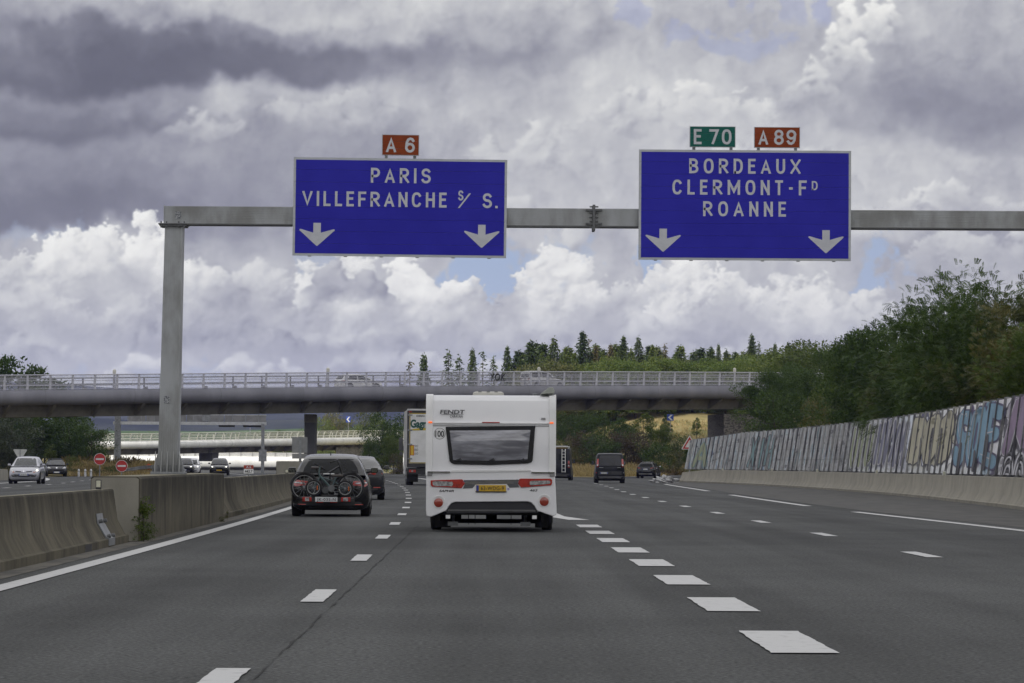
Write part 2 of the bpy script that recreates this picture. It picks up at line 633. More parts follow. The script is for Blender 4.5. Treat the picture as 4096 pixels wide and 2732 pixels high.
def copy_tree(o, parent=None):
    """a thing with copies of its parts and their parts"""
    c = o.copy()
    col.objects.link(c)
    if parent is not None:
        c.parent = parent
        for k in ('label', 'category', 'group'):
            if k in c.keys():
                del c[k]
    for ch in kids.get(o.name, []):
        copy_tree(ch, c)
    return c


kids = {}


def note_kids():
    kids.clear()
    for o in bpy.data.objects:
        if o.parent is not None:
            kids.setdefault(o.parent.name, []).append(o)


# ================================================================== materials
MATS = {}


def M(name, c, rough=0.6, metal=0.0, spec=0.5, c2=None, vscale=4.0, vdet=4, vlo=0.35, vhi=0.65, stretch=(1, 1, 1), bump=0.0, bscale=40.0,
      coat=0.0, emit=0.0, ecol=None, obj=False, rvar=0.0, trans=0.0):
    """principled surface with noise-driven colour variation and bump"""
    if name in MATS:
        return MATS[name]
    m = bpy.data.materials.new(name)
    m.use_nodes = True
    t = NT(m.node_tree)
    b = t.n('ShaderNodeBsdfPrincipled')
    o = t.n('ShaderNodeOutputMaterial')
    t.l(b.outputs[0], o.inputs[0])
    b.inputs['Roughness'].default_value = rough
    b.inputs['Metallic'].default_value = metal
    b.inputs['Specular IOR Level'].default_value = spec
    b.inputs['Coat Weight'].default_value = coat
    b.inputs['Coat Roughness'].default_value = 0.05
    if emit:
        b.inputs['Emission Color'].default_value = (*(ecol or c), 1)
        b.inputs['Emission Strength'].default_value = emit
    tcx = t.n('ShaderNodeTexCoord')
    geo = t.n('ShaderNodeNewGeometry')
    P = tcx.outputs['Object'] if obj else geo.outputs['Position']
    mp = t.n('ShaderNodeMapping')
    mp.inputs['Scale'].default_value = stretch
    t.l(P, mp.inputs['Vector'])
    if c2 is None:
        c2 = tuple(v * 0.82 for v in c)
    n = t.noise(mp.outputs[0], vscale, vdet, 0.6)
    f = t.smooth(n.outputs['Fac'], vlo, vhi)
    t.l(t.mixc(f, (*c2, 1), (*c, 1)), b.inputs['Base Color'])
    if rvar:
        t.l(t.math('MULTIPLY_ADD', n.outputs['Fac'], rvar, rough - rvar * 0.5), b.inputs['Roughness'])
    if bump:
        nb = t.noise(P, bscale, 4, 0.6)
        bp = t.n('ShaderNodeBump')
        bp.inputs['Strength'].default_value = bump
        bp.inputs['Distance'].default_value = 0.02
        t.l(nb.outputs['Fac'], bp.inputs['Height'])
        t.l(bp.outputs[0], b.inputs['Normal'])
    MATS[name] = m
    return m


def leaf_mat(name, cols, trans=0.25, rough=0.55, clump=0.8):
    """foliage: leaf to leaf and clump to clump colour, some light through the leaf"""
    if name in MATS:
        return MATS[name]
    m = bpy.data.materials.new(name)
    m.use_nodes = True
    t = NT(m.node_tree)
    geo = t.n('ShaderNodeNewGeometry')
    oi = t.n('ShaderNodeObjectInfo')
    n = t.noise(geo.outputs['Position'], clump, 3, 0.6)
    f = t.math('ADD', t.math('MULTIPLY', geo.outputs['Random Per Island'], 0.55), t.math('MULTIPLY', n.outputs['Fac'], 0.75))
    f = t.math('ADD', f, t.math('MULTIPLY_ADD', oi.outputs['Random'], 0.3, -0.32))
    c = t.ramp(f, [(0.12 + 0.76 * i / (len(cols) - 1), k) for i, k in enumerate(cols)])
    b = t.n('ShaderNodeBsdfPrincipled')
    b.inputs['Roughness'].default_value = rough
    b.inputs['Specular IOR Level'].default_value = 0.3
    t.l(c, b.inputs['Base Color'])
    tr = t.n('ShaderNodeBsdfTranslucent')
    t.l(t.mixc(0.5, c, (0.10, 0.16, 0.01, 1)), tr.inputs['Color'])
    mx = t.n('ShaderNodeMixShader')
    mx.inputs[0].default_value = trans
    t.l(b.outputs[0], mx.inputs[1])
    t.l(tr.outputs[0], mx.inputs[2])
    o = t.n('ShaderNodeOutputMaterial')
    t.l(mx.outputs[0], o.inputs[0])
    MATS[name] = m
    return m


def concrete(name, light, dark, streak=0.55, top=0.0, algae=0.0):
    """weathered concrete: vertical run-off streaks, blotches and fine grain"""
    m = bpy.data.materials.new(name)
    m.use_nodes = True
    t = NT(m.node_tree)
    b = t.n('ShaderNodeBsdfPrincipled')
    o = t.n('ShaderNodeOutputMaterial')
    t.l(b.outputs[0], o.inputs[0])
    b.inputs['Roughness'].default_value = 0.92
    b.inputs['Specular IOR Level'].default_value = 0.25
    geo = t.n('ShaderNodeNewGeometry')
    px, py, pz = t.sep(geo.outputs['Position'])
    wv = t.noise(geo.outputs['Position'], 0.7, 2, 0.5)
    pyw = t.math('MULTIPLY_ADD', wv.outputs['Fac'], 0.9, py)
    v1 = t.comb(t.math('MULTIPLY', px, 2.2), t.math('MULTIPLY', pyw, 3.6), t.math('MULTIPLY', pz, 0.30))
    s1 = t.noise(v1, 1.0, 7, 0.72, 0.1)
    s2 = t.noise(geo.outputs['Position'], 1.1, 5, 0.6)
    g = t.noise(geo.outputs['Position'], 60.0, 3, 0.6)
    hgt = t.smooth(pz, 0.25, 0.95) if algae else 0.0
    a = t.math('ADD', t.math('MULTIPLY', s1.outputs['Fac'], streak), t.math('MULTIPLY', s2.outputs['Fac'], 1 - streak))
    if algae:
        a = t.math('SUBTRACT', a, t.math('MULTIPLY', hgt, algae))
    f = t.smooth(a, 0.27 - 0.06 * streak, 0.66)
    c = t.mixc(f, (*dark, 1), (*light, 1))
    c = t.mixc(t.math('MULTIPLY', g.outputs['Fac'], 0.3), c, (*[v * 0.55 for v in light], 1))
    t.l(c, b.inputs['Base Color'])
    bp = t.n('ShaderNodeBump')
    bp.inputs['Strength'].default_value = 0.35
    bp.inputs['Distance'].default_value = 0.01
    t.l(g.outputs['Fac'], bp.inputs['Height'])
    t.l(bp.outputs[0], b.inputs['Normal'])
    MATS[name] = m
    return m


# ================================================================== plan of the place (metres; camera at the origin, road ahead along +y)
def dash_x(d):
    """the dashed line left of our lane: straight at first, then bending left"""
    return -1.458 + 0.002316 * d - 9.365e-5 * d * d


def dash_dir(d):
    s = 0.002316 - 2 * 9.365e-5 * d
    v = Vector((s, 1, 0)).normalized()
    return v


WALL = crom([(11.0, 40), (12.8, 62), (15.0, 98.5), (15.9, 117), (16.9, 142), (17.4, 177), (16.9, 210), (15.9, 234), (14.2, 260)], 12)


def wall_x(y):
    return float(np.interp(y, WALL[:, 1], WALL[:, 0]))


RAMP_C = [(8.4, 230), (9.6, 265), (11.8, 300), (15.6, 340), (21.5, 385), (30, 430), (42, 480)]


def smooth01(t):
    t = np.clip(t, 0, 1)
    return t * t * (3 - 2 * t)


def ground_z(x, y):
    x = np.asarray(x, float)
    y = np.asarray(y, float)
    z = np.zeros(np.broadcast(x, y).shape)
    wx = np.interp(y, WALL[:, 1], WALL[:, 0])
    r = x - wx
    near = smooth01((330 - y) / 50) * smooth01((y - 20) / 20)
    z = z + near * (3.1 * smooth01((r - 4.2) / 5.0) + 3.4 * smooth01((r - 7) / 22))
    ab = smooth01((y - 270) / 50) * smooth01((430 - y) / 50)
    z = np.maximum(z, ab * 8.4 * smooth01((x - 33) / 14))
    rx = np.interp(y, [p[1] for p in RAMP_C], [p[0] for p in RAMP_C])
    far = smooth01((y - 415) / 75) * smooth01((x - (dash_x(y) + 14)) / 30)
    z = np.maximum(z, far * 8.6)
    wl_ = np.interp(y, [p[1] for p in RAMP_C], [p[0] for p in RAMP_C]) - 5.5
    wedge = smooth01((y - 384) / 34) * smooth01((x - (dash_x(y) + 12.5)) / 3) * smooth01((wl_ - x) / 3)
    z = np.maximum(z, 1.35 * wedge)
    lft = smooth01((y - 300) / 60) * smooth01((-40 - x - (y - 300) * 0.05) / 30)
    z = np.maximum(z, lft * 1.6)
    return z


# ================================================================== materials used in many places
asphalt = M('asphalt', (0.126, 0.128, 0.126), 0.9, spec=0.25, c2=(0.030, 0.032, 0.0315), vscale=30, vdet=8, vlo=0.30, vhi=0.72, bump=0.6, bscale=45)
_t = NT.__new__(NT)
_t.nt = asphalt.node_tree
_b = next(n for n in asphalt.node_tree.nodes if n.type == 'BSDF_PRINCIPLED')
_src = _b.inputs['Base Color'].links[0].from_socket
_g = _t.n('ShaderNodeNewGeometry')
_x, _y, _z = _t.sep(_g.outputs['Position'])
_n = _t.noise(_t.comb(_t.math('MULTIPLY', _x, 0.9), _t.math('MULTIPLY', _y, 0.022)), 1.0, 4, 0.55)       # worn wheel tracks along the lanes
_n2 = _t.noise(_g.outputs['Position'], 0.16, 4, 0.6)
_f = _t.math('ADD', _t.smooth(_n.outputs['Fac'], 0.3, 0.7, 0.72, 1.12), _t.smooth(_n2.outputs['Fac'], 0.3, 0.7, -0.17, 0.13))
_trk = _t.math('COSINE', _t.math('MULTIPLY', _t.math('SUBTRACT', _x, 0.25), 2 * pi / 1.815))
_f = _t.math('MULTIPLY_ADD', _trk, -0.045, _f)
_sp = _t.noise(_g.outputs['Position'], 11.0, 2, 0.7)
_f = _t.math('MULTIPLY', _f, _t.smooth(_sp.outputs['Fac'], 0.25, 0.75, 0.86, 1.14))
_t.l(_t.vscale(_src, _f), _b.inputs['Base Color'])
paint = M('road_paint', (0.52, 0.52, 0.515), 0.75, c2=(0.30, 0.30, 0.295), vscale=7, vdet=10, vlo=0.26, vhi=0.46, bump=0.3, bscale=60)
steel = M('galvanised_steel', (0.28, 0.29, 0.30), 0.5, metal=0.5, c2=(0.20, 0.21, 0.22), vscale=3, vdet=5)
alu = M('aluminium', (0.42, 0.435, 0.45), 0.5, metal=0.45, c2=(0.27, 0.275, 0.27), vscale=2.0, vdet=6, stretch=(1, 1, 0.4), bump=0.0)
dark_steel = M('dark_steel', (0.16, 0.165, 0.17), 0.55, metal=0.4)
black_rubber = M('black_rubber', (0.018, 0.018, 0.019), 0.85)
black_plastic = M('black_plastic', (0.022, 0.022, 0.024), 0.55)
chrome = M('chrome', (0.8, 0.8, 0.82), 0.08, metal=1.0)
white_paint = M('white_paint', (0.78, 0.78, 0.78), 0.5, c2=(0.70, 0.70, 0.69))
conc_dark = concrete('concrete_stained', (0.150, 0.135, 0.097), (0.020, 0.018, 0.014), 0.52, algae=0.15)
conc_light = concrete('concrete_pale', (0.31, 0.295, 0.25), (0.19, 0.18, 0.15), 0.5)
conc_top = concrete('concrete_cap', (0.30, 0.28, 0.21), (0.13, 0.12, 0.085), 0.1)
conc_grey = concrete('concrete_grey', (0.32, 0.30, 0.25), (0.23, 0.218, 0.185), 0.05)
bark = M('bark', (0.075, 0.06, 0.048), 0.95, c2=(0.035, 0.03, 0.026), vscale=6, stretch=(1, 1, 0.3), bump=0.4, bscale=14)


# ================================================================== cloud: the low cumulus behind the camera that keeps the near road in shade
def cloud_bank():
    bm = bmesh.new()
    bmesh.ops.create_icosphere(bm, subdivisions=5, radius=1.0)
    cn = SUN * (760 / SUN.z)
    cx, cy = cn.x + 0, cn.y + 105
    for v in bm.verts:
        n = v.co.normalized()
        k = 1 + 0.10 * sin(5 * n.x + 1.3) * cos(4 * n.y) + 0.06 * sin(11 * n.x + 7 * n.z) + 0.05 * cos(13 * n.y - 5 * n.z)
        p = Vector((n.x * 430 * k, n.y * 335 * k, n.z * 130 * k if n.z > 0 else n.z * 40))
        v.co = p + Vector((cx, cy, 760))
    me = bpy.data.meshes.new('cloud')
    bm.to_mesh(me)
    bm.free()
    me.polygons.foreach_set('use_smooth', [True] * len(me.polygons))
    return tag(link_mesh('cloud', me, M('cloud_white', (0.9, 0.9, 0.9), 1.0, spec=0.0)), kind='structure')


cloud_bank()


# ================================================================== ground, road, verges
def strip(name, left, right, ys, z, mat, parent=None, kind=None):
    """a sheet between two edge functions of y"""
    mb = MB()
    vs, fs = [], []
    for y in ys:
        zz = z(y) if callable(z) else z
        vs += [(left(y), y, zz), (right(y), y, zz)]
    for i in range(len(ys) - 1):
        fs.append((2 * i, 2 * i + 1, 2 * i + 3, 2 * i + 2))
    mb.add(vs, fs)
    o = mb.build(name, mat, parent)
    if kind:
        tag(o, kind=kind)
    return o


grass_m = M('dry_grass', (0.26, 0.215, 0.105), 0.95, spec=0.1, c2=(0.10, 0.105, 0.040), vscale=0.16, vdet=9, vlo=0.40, vhi=0.56, bump=0.6, bscale=3)
far_m = M('fields', (0.11, 0.14, 0.045), 0.95, spec=0.1, c2=(0.035, 0.06, 0.02), vscale=0.008, vdet=8, vlo=0.44, vhi=0.56)

# the land: one sheet to the horizon
gx = np.concatenate([[-6000, -2500, -900, -400, -250], np.arange(-160, 160, 4.0), [200, 300, 500, 1200, 3000, 6000]])
gy = np.concatenate([[-400, -150, -40, 0, 20], np.arange(30, 620, 6.0), [700, 900, 1300, 2000, 3200, 5000, 8000]])
GX, GY = np.meshgrid(gx, gy)
GZ = ground_z(GX, GY) - 0.05 + 0.10 * np.sin(GX * 0.31 + GY * 0.17) * (ground_z(GX, GY) > 0.3)
mb = MB()
nx = len(gx)
mb.add(list(zip(GX.ravel(), GY.ravel(), GZ.ravel())), [(j * nx + i, j * nx + i + 1, (j + 1) * nx + i + 1, (j + 1) * nx + i) for j in range(len(gy) - 1) for i in range(nx - 1)])
tag(mb.build('ground', grass_m, smooth=60), kind='structure')

road = tag(bpy.data.objects.new('road', None), kind='structure')
col.objects.link(road)
ROAD_Y = list(np.arange(-30, 260, 6.0)) + list(np.arange(262, 760, 8.0))


def right_edge(y):
    if y < 258:
        return wall_x(max(y, 40)) + 0.25
    return float(np.interp(y, [258, 300, 340, 372, 400, 760], [14.6, 14.0, 12.5, dash_x(372) + 11.5, dash_x(400) + 9.2, dash_x(760) + 9.2]))


def left_edge(y):
    return float(np.interp(y, [-30, 120, 200, 235, 262, 300, 420, 760], [-31, -31, -30.2, -31.5, -36, -34.5, -41, dash_x(760) - 24]))


strip('carriageway', left_edge, right_edge, ROAD_Y, 0.0, asphalt, road)
# slip road to the west, bending right
rc = crom(RAMP_C, 8)


def ramp_line(o):
    pts = []
    for i in range(len(rc)):
        d = rc[min(i + 1, len(rc) - 1)] - rc[max(i - 1, 0)]
        d = d / np.hypot(*d)
        pts.append((rc[i][0] + d[1] * o, rc[i][1] - d[0] * o))
    return pts


def ribbon(name, a, b, z, mat, parent):
    mb = MB()
    vs = []
    for p, q in zip(a, b):
        h = z + max(0.0, (p[1] - 400) * 0.006)
        vs += [(p[0], p[1], h), (q[0], q[1], h)]
    mb.add(vs, [(2 * i, 2 * i + 1, 2 * i + 3, 2 * i + 2) for i in range(len(a) - 1)])
    return mb.build(name, mat, parent)


ribbon('slip_road', ramp_line(-4.2), ramp_line(5.6), 0.004, asphalt, road)


def dashes(name, fx, starts, ln, wd, parent=road, z=0.009):
    mb = MB()
    for s in starts:
        n = max(1, int(ln / 6)) if s > 70 or ln > 10 else 14
        vs, fs = [], []
        for k in range(n + 1):
            y = s + ln * k / n
            x = fx(y)
            j = 0.006 if n == 14 else 0.0
            vs += [(x - wd / 2 + random.uniform(-j, j), y + random.uniform(-j, j) * 0.4, z), (x + wd / 2 + random.uniform(-j, j), y + random.uniform(-j, j) * 0.4, z)]
        fs = [(2 * k, 2 * k + 1, 2 * k + 3, 2 * k + 2) for k in range(n)]
        mb.add(vs, fs)
    return mb.build(name, paint, parent)


dashes('lane_dashes', dash_x, [19.2 + 13 * k - 1.5 for k in range(-1, 36)], 3.0, 0.20)
dashes('exit_lane_dashes', lambda y: 2.06 if y < 75 else 2.06 + 0.0, [17.8 - 6.5 + 6.45 * k - 1.5 for k in range(0, 10)], 3.0, 0.43)
strip('exit_solid_line', lambda y: dash_x(y) + 3.55 - 0.2 if y > 77 else 1.85, lambda y: dash_x(y) + 3.55 + 0.22 if y > 77 else 2.3, list(np.arange(77, 300, 5.0)), 0.009, paint, road)
RD = crom([(5.95, 20), (5.95, 60), (5.9, 90), (5.88, 112), (5.99, 134), (6.14, 150), (6.4, 168), (6.75, 189), (7.04, 210), (7.3, 235), (8.3, 268), (10.2, 300)], 8)
dashes('right_lane_dashes', lambda y: float(np.interp(y, RD[:, 1], RD[:, 0])), [75.9 + 13.8 * k - 1.5 for k in range(-4, 12)], 3.0, 0.22)
RE = crom([(10.4, 20), (10.15, 66), (9.75, 91), (9.7, 108), (10.2, 153), (10.55, 169), (11.4, 222), (12.6, 262), (15.2, 300), (19.6, 345)], 8)
fre = lambda y: float(np.interp(y, RE[:, 1], RE[:, 0]))
dashes('right_edge_line', fre, [54 - 52, 54, 106], 39, 0.26)
dashes('right_edge_line', fre, [166], 58, 0.26)
dashes('right_edge_line', lambda y: float(np.interp(y, [p[1] for p in ramp_line(-3.6)], [p[0] for p in ramp_line(-3.6)])), [366], 100, 0.3)
strip('left_edge_line', lambda y: dash_x(y) - 3.2, lambda y: dash_x(y) - 2.97, list(np.arange(5, 520, 6.0)), 0.009, paint, road)
# lines of the opposite carriageway
OFS = lambda y: -float(np.interp(y, [0, 120, 200, 300, 420], [0, 0, 0.6, 3.2, 7.0]))
strip('opposite_edge_line', lambda y: dash_x(y) - 6.6 + OFS(y), lambda y: dash_x(y) - 6.38 + OFS(y), list(np.arange(20, 520, 6.0)), 0.009, paint, road)
OL = crom([(-21.0, 120), (-21.94, 164), (-22.65, 177), (-23.19, 190), (-23.96, 203), (-25.3, 221), (-26.3, 236), (-29, 275)], 6)
dashes('opposite_lane_dashes', lambda y: float(np.interp(y, OL[:, 1], OL[:, 0])), [162 + 13 * k for k in range(0, 8)], 3.0, 0.22)
dashes('opposite_lane_dashes', lambda y: float(np.interp(y, OL[:, 1], OL[:, 0])) + 7.0, [150 + 13 * k for k in range(0, 16)], 3.0, 0.5)
MG = crom([(-26.6, 190), (-28.0, 224), (-30.2, 246), (-32.6, 264), (-33.1, 268)], 6)
strip('merge_edge_line', lambda y: float(np.interp(y, MG[:, 1], MG[:, 0])) - 0.2, lambda y: float(np.interp(y, MG[:, 1], MG[:, 0])) + 0.2, list(np.arange(190, 268, 4.0)), 0.009, paint, road)
# tarred lane joint, a dark ragged thread right of the dashed line
mb = MB()
jy = np.arange(6, 70, 0.35)
jx = -1.27 + 0.006 * np.sin(jy * 1.3) + 0.006 * rng.standard_normal(len(jy))
jw = 0.001 + 0.008 * np.clip(rng.standard_normal(len(jy)) * 0.6 + 0.5, 0, 1.6)
mb.add([p for x, y, k in zip(jx, jy, jw) for p in ((x - k, y, 0.006), (x + k, y, 0.006))], [(2 * i, 2 * i + 1, 2 * i + 3, 2 * i + 2) for i in range(len(jy) - 1)])
mb.build('tar_joint', M('tar', (0.055, 0.055, 0.055), 0.95, spec=0.1), road)
# hard shoulder and gutter strips
strip('gutter', lambda y: dash_x(y) - 3.74, lambda y: dash_x(y) - 3.42, list(np.arange(5, 330, 6.0)), 0.005, M('gutter_dirt', (0.13, 0.12, 0.098), 0.95, c2=(0.065, 0.062, 0.055), vscale=3, vdet=6, stretch=(1, 0.3, 1)), road)
strip('hard_shoulder', lambda y: fre(y) + 0.6, lambda y: wall_x(y) - 0.02, list(np.arange(45, 262, 6.0)), 0.005, M('shoulder_asphalt', (0.082, 0.079, 0.072), 0.9, c2=(0.055, 0.054, 0.05), vscale=1.4, vdet=8, stretch=(1, 0.25, 1)), road)


# ================================================================== median barriers
def barrier(name, path, h, label, mat, prof=None, group='concrete barriers along the road', joints=0.0, cap=True):
    """path: function y -> x of the foot nearest the camera's lane; profile goes to the left of it"""
    ys, fx = path
    prof = prof or [(0, 0), (0, 0.11), (-0.05, 0.125), (-0.17, 0.34), (-0.235, h - 0.02), (-0.25, h), (-0.40, h), (-0.415, h - 0.02), (-0.48, 0.34), (-0.60, 0.125), (-0.65, 0.11), (-0.65, 0)]
    mb = MB()
    mb.loft([[(fx(y) + p[0], y, p[1]) for p in prof] for y in ys])
    o = mb.build(name, mat, smooth=25)
    tag(o, label, 'barrier', group)
    if cap:
        mc = MB()
        hh = max(p[1] for p in prof)
        xs = [p[0] for p in prof if p[1] > hh - 0.005]
        mc.add([q for y in ys for q in ((fx(y) + min(xs) + 0.004, y, hh + 0.003), (fx(y) + max(xs) - 0.004, y, hh + 0.003))],
               [(2 * i, 2 * i + 1, 2 * i + 3, 2 * i + 2) for i in range(len(ys) - 1)])
        mc.build('top_surface', conc_top, o)
    return o


foot = lambda y: dash_x(y) - 3.72
near_b = barrier('concrete_barrier', (list(np.arange(-12, 53, 1.0)) + [53.4], foot), 0.80, 'stained concrete barrier at the lower left, nearest the camera, with a steel joint plate', conc_dark)
# joint plate bolted over the barrier end
yj0, yj1 = 50.3, 51.15
mb = MB()
mb.loft([[(foot(y) + a, y, b) for a, b in [(0.012, 0.02), (0.012, 0.125), (-0.033, 0.145), (-0.153, 0.35), (-0.175, 0.47), (-0.185, 0.47), (-0.165, 0.34), (-0.05, 0.135), (0.002, 0.02)]] for y in (yj0, yj1)])
jp = mb.build('joint_plate', steel, near_b, smooth=30)
for y in (yj0 + 0.12, yj1 - 0.12):
    for a, b in ((-0.128, 0.36), (-0.01, 0.15)):
        MB().cyl((foot(y) + a - 0.02, y, b), (foot(y) + a + 0.03, y, b + 0.012), 0.028, seg=8).build('bolt', dark_steel, jp)
MB().box(foot(47.6) - 0.05, foot(47.6) + 0.003, 47.2, 48.0, 0.0, 0.105).build('drain_hole', black_plastic, near_b)

far_b = barrier('concrete_barrier', (list(np.arange(74.2, 139, 1.0)) + [139.5], foot), 0.86, 'stained concrete barrier running from the gantry block towards the dark hatchback with bikes', conc_dark)
barrier('concrete_barrier', (list(np.arange(162, 300, 6.0)), lambda y: foot(y) + 0.1), 0.86, 'distant stretch of median barrier beyond the second concrete block, seen past the sedan', conc_light)


def seams(o, ys, h):
    prof = [(0, 0), (0, 0.11), (-0.05, 0.125), (-0.17, 0.34), (-0.235, h - 0.02), (-0.25, h), (-0.40, h)]
    for y in ys:
        MB().loft([[(foot(y) + a + 0.003, y + d, b + 0.003) for a, b in prof] for d in (-0.011, 0.011)], closed=False).build('joint', M('joint_gap', (0.03, 0.028, 0.025), 0.9), o)


seams(near_b, [24.5, 30.6, 36.7, 42.8], 0.80)
seams(far_b, [80.3, 86.4, 92.5, 98.6, 104.7, 110.8, 116.9], 0.86)


def block(name, y0, y1, w, h, label, xoff=0.0):
    e = empty(name, (foot((y0 + y1) / 2), y0, 0), 0, label, 'concrete block')
    lx = e.location.x
    f0, f1 = foot(y0) + xoff - lx, foot(y1) + xoff - lx
    mb = MB()
    mb.loft([[(f + a, y, z) for a, z in ((0, 0), (0.0, h - 0.03), (-0.03, h), (-w + 0.03, h), (-w, h - 0.03), (-w, 0))] for f, y in ((f0, 0.02), (f0, 0.06), (f1, y1 - y0))])
    mb.build('body', conc_dark, e)
    MB().add([(f0 - w + 0.01, 0.0, 0.01), (f0 - 0.012, 0.0, 0.01), (f0 - 0.012, 0.0, h - 0.04), (f0 - 0.05, 0.0, h - 0.012), (f0 - w + 0.05, 0.0, h - 0.012), (f0 - w + 0.01, 0.0, h - 0.04)], [(0, 1, 2, 3, 4, 5)]).build('end_face', conc_light, e)
    MB().add([(f0 - w + 0.04, 0.03, h + 0.003), (f0 - 0.04, 0.03, h + 0.003), (f1 - 0.04, y1 - y0 - 0.03, h + 0.003), (f1 - w + 0.04, y1 - y0 - 0.03, h + 0.003)], [(0, 1, 2, 3)]).build('top_face', conc_top, e)
    return e


block('concrete_block', 53.9, 74.1, 0.74, 0.985, 'tall dark stained concrete block carrying the gantry post', 0.11)
block('concrete_block', 139.8, 161.5, 1.5, 1.28, 'pale far concrete block in the median behind the kilometre marker', 0.02)
barrier('concrete_barrier', (list(np.arange(150, 246, 5.0)), lambda y: left_edge(y) + 0.1), 0.7, 'low concrete wall on the far left beside the silver hatchback', conc_light,
        prof=[(0, 0), (-0.05, 0.7), (-0.35, 0.7), (-0.4, 0)])


# small reflectors standing on the barriers
def reflector(x, y, z, w, h, label, face=(0.62, 0.6, 0.46), frame=True):
    e = empty('reflector', (x, y, z), 0, label, 'reflector', 'reflectors on the barrier tops')
    MB().rbox(-w / 2, w / 2, -0.02, 0.03, 0.0, h, 0.006).build('housing', black_plastic if frame else white_paint, e)
    MB().box(-w / 2 + 0.010, w / 2 - 0.010, -0.024, -0.021, 0.035 if frame else 0.01, h - 0.012).build('face', M('reflector_cream', face, 0.35, c2=(0.5, 0.5, 0.42), vscale=40), e)
    return e


reflector(foot(52.2) - 0.34, 52.2, 0.80, 0.082, 0.145, 'black framed cream reflector on the nearest left barrier, left of the block')
reflector(foot(118) - 0.33, 118, 0.86, 0.10, 0.14, 'small cream reflector on the left barrier right of the kilometre marker')
reflector(foot(131) - 0.33, 131, 0.86, 0.10, 0.14, 'small cream reflector on the left barrier just left of the bike rack car')

# kilometre marker
km = empty('kilometre_marker', (foot(92) - 0.325, 92, 0.86), 0, 'small red and white kilometre marker reading A6 443.7 on the left barrier', 'marker sign')
MB().box(-0.02, 0.02, -0.01, 0.03, 0, 0.2).build('post', steel, km)
MB().rbox(-0.125, 0.125, -0.035, -0.012, 0.07, 0.19, 0.004).build('number_plate', white_paint, km)
MB().rbox(-0.125, 0.125, -0.036, -0.012, 0.192, 0.285, 0.004).build('road_plate', M('sign_red', (0.38, 0.045, 0.02), 0.45), km)
ink = M('sign_black', (0.015, 0.015, 0.018), 0.5)
letter_white = M('sign_white', (0.58, 0.59, 0.63), 0.45, c2=(0.52, 0.53, 0.57), vscale=6)
text('443.7', 0.075, ink, km, (0, -0.035, 0.092), (1, 0, 0), (0, 0, 1), width=0.20, bold=0.02)
text('A6', 0.06, letter_white, km, (0, -0.036, 0.21), (1, 0, 0), (0, 0, 1), width=0.13, bold=0.02, spacing=1.4)


# ================================================================== sign gantry
gan = empty('sign_gantry', (-5.76, 65, 0.985), 0, 'grey aluminium portal gantry standing on the median block and spanning the lanes', 'sign gantry')
gz = 0.985


def ribbed(mb, x0, x1, y0, y1, z0, z1, n, axis='z', d=0.006):
    """hollow section with shallow grooves in its front face"""
    prof = []
    if axis == 'z':
        for i in range(n):
            a, b = x0 + (x1 - x0) * i / n, x0 + (x1 - x0) * (i + 1) / n
            prof += [(a + 0.004, y0), (b - 0.004, y0), (b - 0.003, y0 + d), (b + 0.003, y0 + d)]
        prof = prof[:-2] + [(x1, y0), (x1, y1), (x0, y1), (x0, y0)]
        mb.loft([[(p[0], p[1], z) for p in prof] for z in (z0, z1)])
    else:
        for i in range(n):
            a, b = z0 + (z1 - z0) * i / n, z0 + (z1 - z0) * (i + 1) / n
            prof += [(a + 0.004, y0), (b - 0.004, y0), (b - 0.003, y0 + d), (b + 0.003, y0 + d)]
        prof = prof[:-2] + [(z1, y0), (z1, y1), (z0, y1), (z0, y0)]
        mb.loft([[(x, p[1], p[0]) for p in prof] for x in (x0, x1)])
    return mb


mb = MB()
prof = []
for i in range(9):
    a, b = -0.18 + 0.36 * i / 9, -0.18 + 0.36 * (i + 1) / 9
    prof += [(a + 0.004, -0.25), (b - 0.004, -0.25), (b - 0.003, -0.246), (b + 0.003, -0.246)]
prof = prof[:-2] + [(0.18, -0.25), (0.18, -0.09), (0.172, -0.085), (0.172, -0.06), (0.18, -0.055), (0.18, 0.25), (-0.18, 0.25), (-0.18, -0.25)]
mb.loft([[(p[0] * k + dx, p[1] * k, z) for p in prof] for k, dx, z in ((1.0, 0.0, 0.05), (0.90, 0.075, 4.53))])
mb.build('post', alu, gan)
mb = MB()
mb.rbox(-0.30, 0.30, -0.38, 0.38, 0.0, 0.05, 0.01)
bp = mb.build('base_plate', steel, gan)
for i in range(5):
    x = -0.22 + 0.11 * i
    MB().add([(x - 0.008, -0.25, 0.05), (x + 0.008, -0.25, 0.05), (x + 0.008, -0.37, 0.05), (x - 0.008, -0.37, 0.05), (x - 0.008, -0.25, 0.42), (x + 0.008, -0.25, 0.42)],
             [(0, 1, 2, 3), (0, 3, 4), (1, 5, 2), (0, 4, 5, 1), (3, 2, 5, 4)]).build('gusset', alu, bp)
for s in (-1, 1):
    for y in (-0.2, 0.0, 0.2):
        MB().add([(s * 0.18, y - 0.008, 0.05), (s * 0.18, y + 0.008, 0.05), (s * 0.29, y + 0.008, 0.05), (s * 0.29, y - 0.008, 0.05), (s * 0.18, y - 0.008, 0.40), (s * 0.18, y + 0.008, 0.40)],
                 [(0, 1, 2, 3), (0, 3, 4), (1, 5, 2), (0, 4, 5, 1), (3, 2, 5, 4)]).build('gusset', alu, bp)
for x in (-0.255, -0.165, -0.055, 0.055, 0.165, 0.255):
    MB().lathe((x, -0.33, 0.05), (0, 0, 1), [(0.022, 0), (0.022, 0.06), (0.012, 0.061), (0.012, 0.12)], 6).build('anchor_bolt', dark_steel, bp)
mb = MB()
